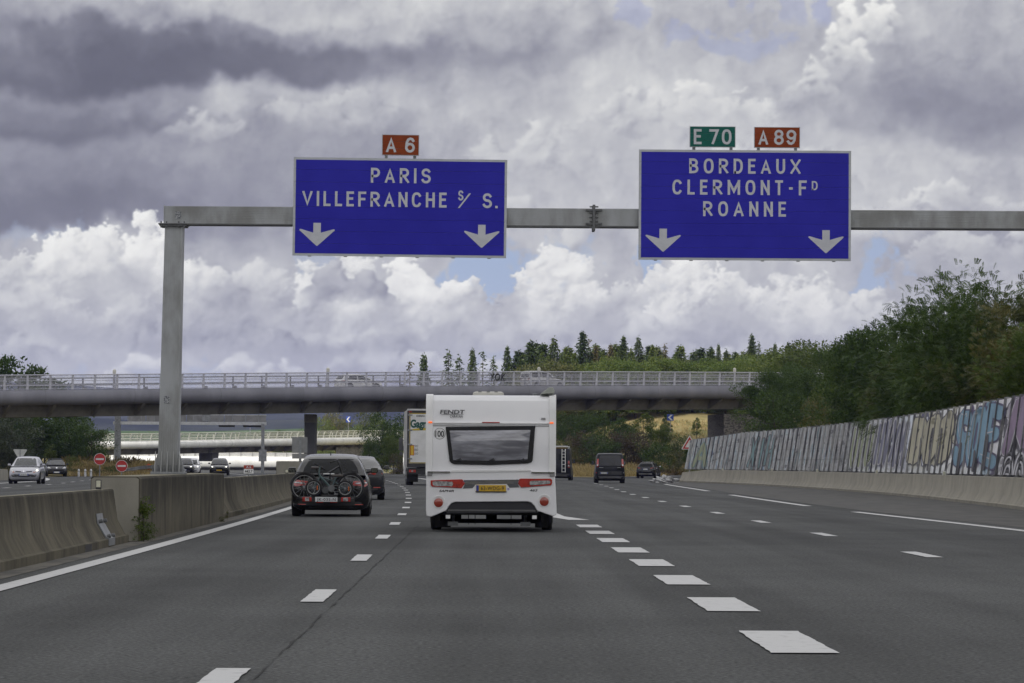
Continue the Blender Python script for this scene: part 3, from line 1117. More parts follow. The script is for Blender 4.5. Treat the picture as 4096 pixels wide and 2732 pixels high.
mb.rbox(-0.18, 0.36 - 0.08 + 0.02, -0.30, 0.30, 4.53, 4.555, 0.004).rbox(-0.20, 0.32, -0.32, 0.32, 4.559, 4.585, 0.004)
for x in (-0.15, -0.05, 0.17, 0.27):
    mb.cyl((x, -0.29, 4.50), (x, -0.29, 4.62), 0.014, seg=6)
mb.build('flange', dark_steel, gan)
# the beam
mb = MB()
BX0, BX1 = -0.10, 20.2
ribbed(mb, BX0, 7.72, -0.22, 0.22, 4.587, 4.90, 10, 'x')
ribbed(mb, 7.78, BX1, -0.22, 0.22, 4.587, 4.90, 10, 'x')
beam = mb.build('beam', alu, gan)
MB().box(BX0 + 0.42, BX1, -0.235, 0.235, 4.565, 4.586).build('beam_lip', dark_steel, beam)
MB().box(BX0 - 0.012, BX0 - 0.001, -0.23, 0.23, 4.56, 4.915).build('end_cap', alu, beam)
mb = MB()
mb.rbox(7.725, 7.775, -0.27, 0.27, 4.50, 4.97, 0.006)
for z in (4.62, 4.87):
    mb.rbox(7.60, 7.90, -0.265, -0.225, z - 0.018, z + 0.018, 0.004)
for z in (4.55, 4.66, 4.74, 4.82, 4.93):
    for x in (7.70, 7.80):
        mb.cyl((x - 0.03, -0.25, z), (x + 0.03, -0.25, z), 0.014, seg=6)
mb.build('beam_joint', dark_steel, gan)
plate_m = M('maker_plate', (0.10, 0.11, 0.13), 0.5, c2=(0.4, 0.41, 0.42), vscale=55, vlo=0.45, vhi=0.55)
MB().box(0.10, 0.21, -0.229, -0.225, 4.67, 4.80).build('data_plate', plate_m, gan)
MB().box(-0.075, 0.035, -0.262, -0.256, 1.30, 1.43).build('data_plate', plate_m, gan)
mb = MB()
prof2 = [(19.6, -0.25), (19.96, -0.25), (19.96, 0.25), (19.6, 0.25)]
mb.loft([[(p[0], p[1], z) for p in prof2] for z in (-0.4, 4.53)])
mb.build('post', alu, gan)


def sign(name, cx, cz, w, h, tilt, mat, label, cat='road sign', frame=0.045, group=None, y=64.70, n=8, rim=None):
    e = empty(name, (cx, y, cz), 0, label, cat, group)
    e.rotation_euler = (0, R(tilt), 0)
    mb = MB()
    dz = (h) / n
    for i in range(n):
        mb.box(-w / 2, w / 2, -0.02, 0.02, -h / 2 + dz * i + 0.0015, -h / 2 + dz * (i + 1) - 0.0015)
    mb.build('panel', rim or M('sign_edge', (0.50, 0.52, 0.55), 0.45, c2=(0.44, 0.46, 0.48), vscale=3), e)
    mb = MB()
    for i in range(n):
        z0 = -h / 2 + dz * i + 0.0012 if i else -h / 2 + frame
        z1 = -h / 2 + dz * (i + 1) - 0.0012 if i < n - 1 else h / 2 - frame
        mb.box(-w / 2 + frame, w / 2 - frame, -0.024, -0.021, z0, z1)
    mb.build('face', mat, e)
    return e



def _arc(cx, cy, rx, ry, a0, a1, n=12, p=1.0):
    out = []
    for a in np.linspace(R(a0), R(a1), n):
        c, s_ = cos(a), sin(a)
        out.append((cx + rx * math.copysign(abs(c) ** p, c), cy + ry * math.copysign(abs(s_) ** p, s_)))
    return out


_O = _arc(.5, .5, .5, .5, 90, 450, 29, .8)
_six = [(.93, .84), (.78, .96), (.52, 1.0), (.26, .92), (.08, .72), (.0, .30)]
_lo = _arc(.5, .29, .5, .29, 90, 450, 24)
GLYPH = {                                                   # road sign capitals as centre lines: (width, strokes)
    'A': (.67, [[(0, 0), (.5, 1), (1, 0)], [(.22, .27), (.78, .27)]]), 'B': (.62, [[(0, 0), (0, 1), (.45, 1)] + _arc(.45, .76, .46, .24, 90, -90, 9) + [(.1, .52)], [(.45, .52)] + _arc(.45, .26, .55, .26, 90, -90, 9) + [(.1, 0)]]),
    'C': (.65, [_arc(.5, .5, .5, .5, 38, 322, 20, .8)]), 'D': (.62, [[(0, 0), (0, 1), (.4, 1)] + _arc(.4, .5, .6, .5, 90, -90, 13, .85) + [(.1, 0)]]),
    'E': (.50, [[(1, 0), (0, 0), (0, 1), (1, 1)], [(.2, .53), (.85, .53)]]), 'F': (.53, [[(0, 0), (0, 1), (1, 1)], [(.2, .5), (.85, .5)]]),
    'H': (.60, [[(0, 0), (0, 1)], [(1, 0), (1, 1)], [(.2, .52), (.8, .52)]]), 'I': (.16, [[(.5, 0), (.5, 1)]]), 'L': (.48, [[(0, 1), (0, 0), (1, 0)]]),
    'M': (.83, [[(0, 0), (0, 1)], [(1, 0), (1, 1)], [(0, 1), (.5, .2), (1, 1)]]), 'N': (.60, [[(0, 0), (0, 1)], [(1, 0), (1, 1)], [(0, 1), (1, 0)]]), 'O': (.66, [_O]),
    'P': (.61, [[(0, 0), (0, 1), (.5, 1)] + _arc(.5, .72, .5, .28, 90, -90, 9) + [(.1, .44)]]), 'R': (.63, [[(0, 0), (0, 1), (.5, 1)] + _arc(.5, .74, .48, .26, 90, -90, 9) + [(.1, .48)], [(.45, .44), (1, 0)]]),
    'S': (.64, [_arc(.5, .755, .46, .245, 25, 262, 13) + _arc(.5, .255, .5, .255, 82, -158, 14)]), 'T': (.53, [[(0, 1), (1, 1)], [(.5, .9), (.5, 0)]]),
    'U': (.60, [[(0, 1), (0, .35)] + _arc(.5, .32, .5, .32, 180, 360, 11) + [(1, .35), (1, 1)]]), 'V': (.68, [[(0, 1), (.5, 0), (1, 1)]]), 'X': (.68, [[(0, 0), (1, 1)], [(0, 1), (1, 0)]]),
    '.': (.17, [[(.5, -.01), (.5, .0)]]), '-': (.34, [[(.25, .45), (.75, .45)]]), '0': (.64, [_O]), '6': (.65, [_six, _lo]), '9': (.65, [[(1 - a, 1 - b) for a, b in _six], [(1 - a, 1 - b) for a, b in _lo]]), '7': (.62, [[(0, 1), (1, 1), (.35, 0)]]),
    '8': (.64, [_arc(.5, .76, .45, .24, 90, 450, 22), _arc(.5, .265, .5, .265, 90, 450, 22)]),
}


def letters(s, cap, width, mat, parent, x0, z0, th=0.165, y=-0.0245):
    """sign lettering as strokes of even width, spread to the given width"""
    s = s.upper()
    ws = [GLYPH[c][0] for c in s]
    gap = (width / cap - sum(ws)) / max(1, len(s) - 1)
    k = 1.0 if gap > 0.05 or len(s) == 1 else (width / cap) / (sum(ws) + 0.12 * (len(s) - 1))
    gap = gap if k == 1.0 else 0.12
    if len(s) == 1:
        k = width / cap / ws[0]
    x = 0.0
    for c, w_ in zip(s, ws):
        mb = MB()
        wd = w_ * k
        for si, st in enumerate(GLYPH[c][1]):
            P = [Vector((th / 2 + (wd - th) * a if wd > th + .01 else wd / 2, th / 2 + (1 - th) * b)) for a, b in st]
            Q = [P[0]]
            for p in P[1:]:
                if (p - Q[-1]).length > 1e-4:
                    Q.append(p)
            P = Q
            closed = (P[0] - P[-1]).length < 0.02 and len(P) > 5
            if closed:
                P = P[:-1]
            else:
                P[0] = P[0] + (P[0] - P[1]).normalized() * th / 2
                P[-1] = P[-1] + (P[-1] - P[-2]).normalized() * th / 2
            n = len(P)
            L_, R_ = [], []
            for i in range(n):
                a = P[i] - P[i - 1] if (i or closed) else P[1] - P[0]
                b = P[(i + 1) % n] - P[i] if (i < n - 1 or closed) else P[i] - P[i - 1]
                a, b = a.normalized(), b.normalized()
                na, nb_ = Vector((-a.y, a.x)), Vector((-b.y, b.x))
                m = (na + nb_)
                m = m / max(0.35, m.length_squared) * 2 if m.length > 1e-3 else na
                if m.length > 2.6:
                    m = m.normalized() * 2.6
                L_.append(P[i] + m * th / 2)
                R_.append(P[i] - m * th / 2)
            f = lambda v: (x0 + (x + v.x) * cap, y - 0.0006 * (si + 1), z0 + min(1.0, max(0.0, v.y)) * cap)
            mb.add([f(v) for v in L_] + [f(v) for v in R_], [(i, (i + 1) % n, n + (i + 1) % n, n + i) for i in range(n if closed else n - 1)])
        mb.build('lettering', mat, parent)
        x += wd + gap


sign_blue = M('sign_blue', (0.028, 0.026, 0.41), 0.5, spec=0.2, c2=(0.023, 0.021, 0.365), vscale=1.6, vdet=6)
sign_rust = M('sign_red_brown', (0.27, 0.050, 0.012), 0.5, spec=0.2)
sign_green = M('sign_green', (0.010, 0.125, 0.100), 0.5, spec=0.2)
PX = 0.001955


def line(e, s, x0, x1, base, cap=140, sp=1.25, cx0=1165, cy0=841, bold=0.012):
    letters(s, cap * PX, (x1 - x0) * PX, letter_white, e, (x0 - cx0) * PX, (cy0 - base) * PX)


def arrow(e, ax, top, cx0, cy0):
    P_ = [(-35, 0), (35, 0), (35, 92), (152, 58), (164, 60), (164, 70), (8, 212), (0, 216), (-8, 212), (-164, 70), (-164, 60), (-152, 58), (-35, 92)]
    mb = MB()
    pts = [((ax + u - cx0) * PX, (cy0 - top - v) * PX) for u, v in P_]
    mb.prism(pts, lambda u, v: (u, -0.0245, v), lambda u, v: (u, -0.027, v))
    mb.build('down_arrow', letter_white, e)


def brackets(e, xs, z, hgt=0.06):
    for x in xs:
        MB().box(x - 0.028, x - 0.006, -0.01, 0.03, z - hgt, z).box(x + 0.006, x + 0.028, -0.01, 0.03, z - hgt, z).box(x - 0.006, x + 0.006, 0.0, 0.03, z - hgt, z).build('bracket', steel, e)


def clips(e, w, h):
    mb = MB()
    for k in range(6):
        x = -w / 2 + w * (0.08 + 0.168 * k)
        mb.box(x - 0.03, x + 0.03, -0.015, 0.035, -h / 2 - 0.014, -h / 2 - 0.001)
        mb.box(x - 0.025, x + 0.025, 0.021, 0.08, -h / 2 + 0.05, h / 2 - 0.05)
    mb.build('rail', steel, e)


sL = sign('direction_sign', -1.555, 5.875, 3.90, 1.80, 0.42, sign_blue, 'blue overhead sign for Paris and Villefranche with two white arrows', group='blue direction signs on the gantry')
line(sL, 'PARIS', 890, 1450, 612, sp=1.45)
line(sL, 'VILLEFRANCHE', 253, 1600, 836, sp=1.3)
line(sL, 's', 1707, 1757, 768, cap=95, bold=0.0)
line(sL, 'S.', 1935, 2078, 836, sp=1.35)
mb = MB()
mb.prism([((1705 - 1165) * PX, 0.0), ((1722 - 1165) * PX, 0.0), ((1827 - 1165) * PX, 138 * PX), ((1808 - 1165) * PX, 138 * PX)], lambda u, v: (u, -0.0245, v + 0.006), lambda u, v: (u, -0.027, v + 0.006))
mb.build('lettering', letter_white, sL)
arrow(sL, 395, 994, 1165, 841)
arrow(sL, 1932, 992, 1165, 841)
clips(sL, 3.9, 1.8)
sR = sign('direction_sign', 4.745, 5.955, 3.88, 2.02, 0.08, sign_blue, 'blue overhead sign for Bordeaux, Clermont and Roanne with two white arrows', group='blue direction signs on the gantry', n=9)
line(sR, 'BORDEAUX', 708, 1750, 517, cx0=1231, cy0=812, sp=1.4)
line(sR, 'CLERMONT-F', 552, 1808, 716, cx0=1231, cy0=812, sp=1.4)
line(sR, 'D', 1855, 1910, 667, cap=86, cx0=1231, cy0=812)
line(sR, 'ROANNE', 840, 1615, 917, cx0=1231, cy0=812, sp=1.4)
arrow(sR, 468, 1037, 1231, 812)
arrow(sR, 1990, 1040, 1231, 812)
clips(sR, 3.88, 2.02)
tg = 'route number plates above the blue signs'
e = sign('route_plate', -1.55, 7.02, 0.68, 0.385, 0.42, sign_rust, 'red brown plate A 6 above the sign for Paris', frame=0.012, group=tg, n=3)
line(e, 'A', 1038, 1132, 320, cx0=1173, cy0=250, cap=142)
line(e, '6', 1215, 1307, 320, cx0=1173, cy0=250, cap=142)
brackets(e, (-0.26, 0.26), -0.1925)
e = sign('route_plate', 4.15, 7.205, 0.84, 0.385, 0.08, sign_green, 'green plate E 70 above the sign for Bordeaux', frame=0.012, group=tg, n=3)
line(e, 'E', 752, 825, 236, cx0=928, cy0=165, cap=142)
line(e, '70', 897, 1105, 236, cx0=928, cy0=165, cap=142, sp=1.1)
brackets(e, (-0.34, 0.34), -0.1925)
e = sign('route_plate', 5.33, 7.20, 0.84, 0.385, 0.08, sign_rust, 'red brown plate A 89 above the sign for Bordeaux', frame=0.012, group=tg, n=3)
line(e, 'A', 1360, 1450, 238, cx0=1534, cy0=168, cap=142)
line(e, '89', 1505, 1713, 238, cx0=1534, cy0=168, cap=142, sp=1.1)
brackets(e, (-0.34, 0.34), -0.1925)


# ================================================================== noise wall on its concrete kerb wall
def wall_frame(s):
    """point and direction along the noise wall at arc position s"""
    x = np.interp(s, WS, WALL[:, 0])
    y = np.interp(s, WS, WALL[:, 1])
    x2 = np.interp(s + 0.5, WS, WALL[:, 0])
    y2 = np.interp(s + 0.5, WS, WALL[:, 1])
    t = Vector((x2 - x, y2 - y, 0)).normalized()
    return Vector((x, y, 0)), t, Vector((-t.y, t.x, 0))       # n points to the road


WS = np.concatenate([[0], np.cumsum(np.hypot(*np.diff(WALL, axis=0).T))])
mb = MB()
rings = []
for s in np.arange(0, WS[-1] + 0.1, 0.8):
    p, t, n = wall_frame(min(s, WS[-1] - 0.51))
    e = 1 - max(0, (s - WS[-1] + 14) / 14) * 0.25
    prof = [(0.0, -0.02), (0.02, 0.10), (-0.05, 0.13), (-0.20, 0.38), (-0.27, 0.88 * e), (-0.30, 0.90 * e), (-0.62, 0.90 * e), (-0.66, -0.02)]
    rings.append([tuple(p + n * a + Vector((0, 0, b))) for a, b in prof])
mb.loft(rings)
tag(mb.build('concrete_barrier', conc_grey, smooth=25), 'pale grey concrete barrier along the right hand hard shoulder under the graffiti wall', 'barrier', 'concrete barriers along the road')


def graffiti_mat():
    m = bpy.data.materials.new('graffiti')
    m.use_nodes = True
    t = NT(m.node_tree)
    b = t.n('ShaderNodeBsdfPrincipled')
    o = t.n('ShaderNodeOutputMaterial')
    t.l(b.outputs[0], o.inputs[0])
    b.inputs['Roughness'].default_value = 0.55
    geo = t.n('ShaderNodeNewGeometry')
    x, y, z = t.sep(geo.outputs['Position'])
    q = t.comb(t.math('MULTIPLY', y, 0.12), t.math('MULTIPLY', z, 0.62), 0.0)
    wp = t.noise(q, 1.1, 3, 0.55)
    q2 = t.vadd(q, t.vscale(t.vadd(wp.outputs['Color'], (0.5, 0.5, 0.5), 'SUBTRACT'), 0.9))
    n1 = t.noise(q2, 1.35, 2, 0.4)
    n2 = t.noise(t.vadd(q2, (7.3, 1.1, 0)), 2.4, 2, 0.5)
    f1, f2 = n1.outputs['Fac'], n2.outputs['Fac']
    yr = t.math('DIVIDE', t.math('SUBTRACT', y, 60.0), 210.0)
    pos = lambda v: (v - 60) / 210
    fill = t.ramp(yr, [(0.0, (.17, .13, .20)), (pos(109), (.17, .13, .20)), (pos(110.5), (.42, .42, .42)), (pos(112.5), (.13, .24, .32)), (pos(125), (.12, .22, .29)), (pos(126.5), (.50, .50, .48)),
                       (pos(129), (.36, .34, .25)), (pos(144), (.34, .33, .25)), (pos(146), (.40, .42, .45)), (pos(149), (.18, .18, .24)), (pos(159), (.22, .22, .27)), (pos(161), (.30, .34, .26)), (pos(172), (.26, .29, .27)),
                       (pos(176), (.17, .17, .175)), (pos(205), (.16, .165, .17)), (pos(210), (.15, .22, .22)), (pos(220), (.25, .25, .27)), (pos(235), (.15, .15, .145)), (pos(252), (.10, .20, .24)), (pos(256), (.16, .18, .10))])
    back = t.ramp(yr, [(0.0, (.62, .60, .66)), (pos(110), (.62, .61, .64)), (pos(113), (.60, .59, .61)), (pos(127), (.68, .68, .66)), (pos(146), (.56, .60, .66)), (pos(160), (.50, .51, .54)),
                       (pos(173), (.28, .29, .29)), (pos(178), (.19, .185, .19)), (pos(214), (.19, .185, .19)), (pos(225), (.27, .27, .28)), (pos(240), (.15, .15, .145)), (pos(260), (.14, .135, .13))])
    line_c = t.ramp(yr, [(0.0, (.035, .032, .04)), (pos(111), (.04, .035, .05)), (pos(114), (.07, .05, .12)), (pos(126), (.07, .05, .12)), (pos(129), (.05, .045, .045)), (pos(150), (.06, .06, .14)), (pos(175), (.07, .075, .08)), (1, (.05, .05, .05))])
    d = t.math('ABSOLUTE', t.math('SUBTRACT', f1, 0.50))
    infill = t.smooth(f1, 0.485, 0.515)
    edge = t.smooth(d, 0.014, 0.030, 1.0, 0.0)
    c = t.mixc(infill, back, fill)
    hl = t.smooth(t.math('ABSOLUTE', t.math('SUBTRACT', f2, 0.46)), 0.008, 0.02, 0.55, 0.0)
    c = t.mixc(hl, c, (0.60, 0.58, 0.62, 1))
    # swirls low on the nearest panels
    sw = t.n('ShaderNodeTexWave', wave_type='BANDS', bands_direction='Y')
    sw.inputs['Scale'].default_value = 1.5
    sw.inputs['Distortion'].default_value = 9.0
    sw.inputs['Detail'].default_value = 1.5
    t.l(q2, sw.inputs['Vector'])
    swm = t.math('MULTIPLY', t.smooth(y, 112, 108), t.smooth(z, 1.9, 1.5))
    c = t.mixc(swm, c, t.mixc(t.smooth(sw.outputs['Fac'], 0.4, 0.6), (0.05, 0.05, 0.055, 1), (0.52, 0.52, 0.54, 1)))
    faint = t.smooth(y, 158, 182, 1.0, 0.22)
    c = t.mixc(t.math('MULTIPLY', edge, faint), c, line_c)
    # old paint at the foot and streaks of other colours farther along
    foot_f = t.math('MULTIPLY', t.smooth(t.math('ADD', z, t.math('MULTIPLY', f2, 0.8)), 1.75, 1.45), t.smooth(y, 112, 118, 0.0, 0.8))
    c = t.mixc(t.math('MULTIPLY', foot_f, t.smooth(y, 175, 160)), c, (0.52, 0.53, 0.54, 1))
    bl = t.noise(t.comb(t.math('MULTIPLY', y, 0.42), t.math('MULTIPLY', z, 2.2), 4.0), 1.0, 2, 0.5)
    st = t.noise(t.comb(t.math('MULTIPLY', y, 0.85), t.math('MULTIPLY', z, 0.40)), 1.0, 4, 0.65)
    sc = t.ramp(st.outputs['Fac'], [(0.35, (.025, .10, .12)), (0.40, (.06, .065, .07)), (0.44, (.20, .20, .20)), (0.495, (.33, .33, .335)), (0.525, (.15, .145, .14)), (0.56, (.52, .53, .55)), (0.60, (.15, .26, .29)), (0.65, (.06, .09, .22))])
    c = t.mixc(t.smooth(y, 168, 190, 0.0, 0.85), c, sc)
    c = t.mixc(t.math('MULTIPLY', t.smooth(bl.outputs['Fac'], 0.63, 0.67), t.smooth(y, 140, 175, 0.35, 0.85)), c, (0.035, 0.035, 0.042, 1))
    grit = t.noise(t.comb(t.math('MULTIPLY', y, 2.0), t.math('MULTIPLY', z, 1.2)), 2.0, 5, 0.65)
    c = t.vscale(c, t.smooth(grit.outputs['Fac'], 0.25, 0.75, 0.86, 1.42))
    t.l(c, b.inputs['Base Color'])
    return m


gm = graffiti_mat()
nw = empty('noise_wall', (float(WALL[0][0]), float(WALL[0][1]), 0.9), 0, 'leaning noise barrier of grey panels covered in graffiti along the right side', 'noise wall')
o0 = nw.location.copy()
PITCH = 2.32
np_ = int((WS[-1] - 0.6) / PITCH)
seam_m = M('panel_seam', (0.035, 0.035, 0.037), 0.7)
post_m = M('wall_post', (0.34, 0.34, 0.335), 0.5, metal=0.1, c2=(0.10, 0.10, 0.11), vscale=0.55, vdet=6, vlo=0.42, vhi=0.58)
for i in range(np_):
    s = WS[-1] - 0.6 - (i + 1) * PITCH
    p, t, n = wall_frame(s)
    p2, t2, n2 = wall_frame(s + PITCH)
    yy_ = p.y
    lean = 0.30 + 0.14 * (yy_ - 90) / 170
    z0, z1 = 0.90, 3.36 - 0.35 * smooth01((yy_ - 225) / 45)
    dz = z1 - z0

    def at(pp, nn, out, z):
        k = (z - z0) / dz
        return tuple(pp + nn * (out - 0.42 - lean * k) + Vector((0, 0, z)) - o0)
    if i < 96:
        mb = MB()
        a0 = t * 0.06
        a1 = t2 * -0.08
        jit = random.uniform(-0.012, 0.012)
        for k in range(4):
            za, zb = z0 + 0.05 + (dz - 0.07) * k / 4 + 0.006, z0 + 0.05 + (dz - 0.07) * (k + 1) / 4 - 0.006
            q = [at(p + a0, n, 0.02 + jit, za), at(p2 + a1, n2, 0.02 - jit, za), at(p2 + a1, n2, 0.02 - jit, zb), at(p + a0, n, 0.02 + jit, zb)]
            q += [at(p + a0, n, -0.08, za), at(p2 + a1, n2, -0.08, za), at(p2 + a1, n2, -0.08, zb), at(p + a0, n, -0.08, zb)]
            mb.add(q, [(0, 1, 2, 3), (4, 7, 6, 5), (0, 4, 5, 1), (1, 5, 6, 2), (2, 6, 7, 3), (3, 7, 4, 0)])
        mb.build('panel', gm, nw)
        mb = MB()
        gapb = MB()
        for off, wd, pr, tgt in ((-0.085, 0.035, 0.10, mb), (-0.02, 0.06, 0.03, gapb), (0.04, 0.02, 0.09, mb)):
            c0, c1 = p + t * (off - wd / 2), p + t * (off + wd / 2)
            q = [at(c0, n, pr, z0), at(c1, n, pr, z0), at(c1, n, pr, z1 + 0.03), at(c0, n, pr, z1 + 0.03), at(c0, n, -0.1, z0), at(c1, n, -0.1, z0), at(c1, n, -0.1, z1 + 0.03), at(c0, n, -0.1, z1 + 0.03)]
            tgt.add(q, [(0, 1, 2, 3), (4, 7, 6, 5), (0, 4, 5, 1), (1, 5, 6, 2), (2, 6, 7, 3), (3, 7, 4, 0)])
        for k in (0.10, -0.16):
            c0 = p + t * k
            pb = [at(c0, n, 0.20, z0 + 0.002), at(c0 + t * 0.06, n, 0.20, z0 + 0.002), at(c0 + t * 0.06, n, 0.06, z0 + 0.09), at(c0, n, 0.06, z0 + 0.09), at(c0, n, 0.06, z0 + 0.002), at(c0 + t * 0.06, n, 0.06, z0 + 0.002)]
            mb.add(pb, [(0, 1, 2, 3), (0, 3, 4), (1, 5, 2), (0, 4, 5, 1)])
        po = mb.build('post', post_m, nw)
        gapb.build('gap', seam_m, po)

# ---- painted lettering on the panels: strokes of even width laid over the wall, u = metres along / 5, z = height
Y2S = lambda y: float(np.interp(y, WALL[:, 1], WS))


def on_wall(y, z, out):
    s = Y2S(y)
    p, t, n = wall_frame(s)
    k = (z - 0.90) / 2.46
    lean = 0.30 + 0.14 * (y - 90) / 170
    return tuple(p + n * (out - 0.42 - lean * k) + Vector((0, 0, z)) - o0)


def wall_paint(name, polys, mat, out):
    """filled outlines [(y, z) ...] laid on the wall, cut finely so they follow it"""
    mb = MB()
    for P in polys:
        n = len(P)
        mb.add([on_wall(a, b, out) for a, b in P], [tuple(range(n))] if n <= 4 else [tuple(range(n))])
    return mb.build(name, mat, nw)


def stroke_polys(pts, th, y0, sc, closed=False):
    """quads of a round-ended stroke through pts given in (u, z); y = y0 - u * sc"""
    pts = [Vector(p) for p in pts]
    D = [pts[0]]
    for p in pts[1:]:
        k = max(1, int((p - D[-1]).length / 0.12))
        a = D[-1]
        D += [a + (p - a) * (i + 1) / k for i in range(k)]
    n = len(D)
    Lf, Rt = [], []
    for i in range(n):
        d = (D[min(i + 1, n - 1)] - D[max(i - 1, 0)]).normalized()
        m = Vector((-d.y, d.x)) * th / 2
        Lf.append(D[i] + m)
        Rt.append(D[i] - m)
    f = lambda v: (y0 - v.x * sc, min(3.30, max(0.96, v.y)))
    q = [[f(Lf[i]), f(Lf[i + 1]), f(Rt[i + 1]), f(Rt[i])] for i in range(n - 1)]
    for c in (D[0], D[-1]):
        q.append([f(c + Vector((cos(a), sin(a))) * th / 2) for a in np.linspace(0, 2 * pi, 13)[:-1]])
    return q


def tag_word(word, y_left, y_right, z0, z1, th, fill, edge, shine=None, slant=0.0):
    """letters left to right as seen from the road (the far end of the wall is on the left)"""
    n = len(word)
    sc = 6.0
    U = (y_left - y_right) / sc / n
    polys = {k: [] for k in 'efs'}
    for i, c in enumerate(word):
        for st in GLYPH[c][1]:
            P = [(i * U + U * (0.18 + 0.64 * a) + slant * (b - .5), z0 + (z1 - z0) * (b + 0.06 * sin(9 * a + i))) for a, b in st]
            polys['e'] += stroke_polys(P, th + 0.13, y_left, sc)
            polys['f'] += stroke_polys(P, th, y_left, sc)
            if shine:
                polys['s'] += stroke_polys([(u - th * .22, z + th * .2) for u, z in P[:max(2, len(P) // 2)]], 0.035, y_left, sc)
    wall_paint('graffiti', polys['e'], edge, 0.040)
    wall_paint('graffiti', polys['f'], fill, 0.048)
    if shine:
        wall_paint('graffiti', polys['s'], shine, 0.056)


spray = lambda nm, c: M('spray_' + nm, c, 0.55, c2=tuple(v * 0.72 for v in c), vscale=0.9, vdet=8, vlo=0.38, vhi=0.6)
sp_dark, sp_ink, sp_wh = spray('dark', (.05, .045, .055)), spray('indigo', (.055, .045, .12)), spray('pale', (.52, .51, .54))
sp_blue, sp_cream, sp_mauve, sp_vio, sp_aqua, sp_green = (spray('blue', (.15, .29, .40)), spray('cream', (.44, .41, .29)), spray('mauve', (.24, .16, .26)), spray('violet', (.15, .15, .22)), spray('aqua', (.14, .24, .25)), spray('moss', (.26, .29, .17)))
tag_word('SOE', 127.5, 111.5, 1.45, 3.0, 0.44, sp_blue, sp_ink, sp_wh, 0.10)
tag_word('BO8', 146.0, 129.0, 1.55, 3.0, 0.44, sp_cream, sp_dark, None, 0.12)
tag_word('HVXM', 161.5, 148.0, 1.35, 3.05, 0.16, sp_vio, sp_wh, None, 0.08)
tag_word('UIU', 173.5, 163.0, 1.3, 3.0, 0.16, sp_green, sp_wh, None, 0.08)
tag_word('XIH', 226.0, 213.0, 1.2, 2.9, 0.16, sp_aqua, sp_dark, None, 0.08)
tag_word('A', 256.0, 246.0, 1.2, 2.8, 0.30, sp_green, sp_aqua, None, 0.1)
for yb, za, zb in ((141.5, 1.25, 2.3), (137.2, 1.1, 2.0), (133.5, 1.3, 2.6), (119.0, 1.1, 1.7), (115.2, 1.15, 2.2), (124.6, 1.0, 2.0)):     # run-down drips
    wall_paint('graffiti', stroke_polys([(0, zb), (0.03, (za + zb) / 2), (0, za)], 0.13, yb, 6.0), sp_dark, 0.060)
for k, (m_, th_) in enumerate(((sp_dark, 1.05), (sp_wh, .92), (sp_mauve, .74))):          # big violet letter nearest the camera
    for P in ([(0.2, 1.75), (.55, 3.1), (.95, 3.2)], [(.95, 3.2), (.8, 2.3), (1.2, 1.75)], [(1.5, 3.3), (1.35, 2.5), (1.9, 1.9)]):
        wall_paint('graffiti', stroke_polys(P, th_ * .5, 110.2, 6.0), m_, 0.040 + 0.008 * k)
for cu, cz in ((.35, .85), (.95, .95), (1.6, .9)):
    for k, (r_, m_) in enumerate(((.78, sp_dark), (.66, sp_wh), (.52, sp_dark), (.40, sp_wh), (.26, sp_dark), (.14, sp_wh))):
        pts_ = [(cu + cos(a) * r_ * .42, max(.98, cz + sin(a) * r_)) for a in np.linspace(0, pi, 14)]
        wall_paint('graffiti', stroke_polys(pts_, .07, 109.5, 6.0), m_, 0.066 + 0.004 * (k % 2))
lab = ['under the blue graffiti letters', 'under the dull violet panels', 'at the foot of the grey panels left of the violet ones', 'at the foot of the pale turquoise panels', 'at the foot of the streaked panels nearest the far end']
for lb, yv in zip(lab, (121, 151, 181, 205, 232)):
    p = Vector((wall_x(yv), yv, 0))
    reflector(p.x + 0.36 - 0.72 - 0.02, yv, 0.9, 0.11, 0.15, 'cream reflector ' + lb, frame=False)


# ================================================================== overpass bridges
class Path:
    def __init__(self, pts, n=16):
        self.P = crom(pts, n)
        self.s = np.concatenate([[0], np.cumsum(np.hypot(*np.diff(self.P[:, :2], axis=0).T))])
        self.L = self.s[-1]

    def at(self, s):
        f = lambda q: Vector([float(np.interp(q, self.s, self.P[:, k])) for k in range(3)])
        a = f(s)
        d = f(min(s + 0.4, self.L)) - f(max(s - 0.4, 0))
        d.z = 0
        t = d.normalized()
        return a, t, Vector((t.y, -t.x, 0))              # n points towards the camera side


def sweep(path, prof, step=3.0, s0=0.0, s1=None, o=Vector((0, 0, 0))):
    s1 = path.L if s1 is None else s1
    rings = []
    n = max(2, int((s1 - s0) / step))
    for i in range(n + 1):
        a, t, nn = path.at(s0 + (s1 - s0) * i / n)
        rings.append([tuple(a + nn * p[0] + Vector((0, 0, p[1])) - o) for p in prof])
    return rings


def screen_mat(name, c, alpha):
    m = bpy.data.materials.new(name)
    m.use_nodes = True
    t = NT(m.node_tree)
    b = t.n('ShaderNodeBsdfPrincipled')
    b.inputs['Base Color'].default_value = (*c, 1)
    b.inputs['Roughness'].default_value = 0.6
    n = t.noise(t.n('ShaderNodeNewGeometry').outputs['Position'], 2.5, 4, 0.7)
    t.l(t.smooth(n.outputs['Fac'], 0.3, 0.7, alpha * 0.75, alpha * 1.25), b.inputs['Alpha'])
    o = t.n('ShaderNodeOutputMaterial')
    t.l(b.outputs[0], o.inputs[0])
    return m


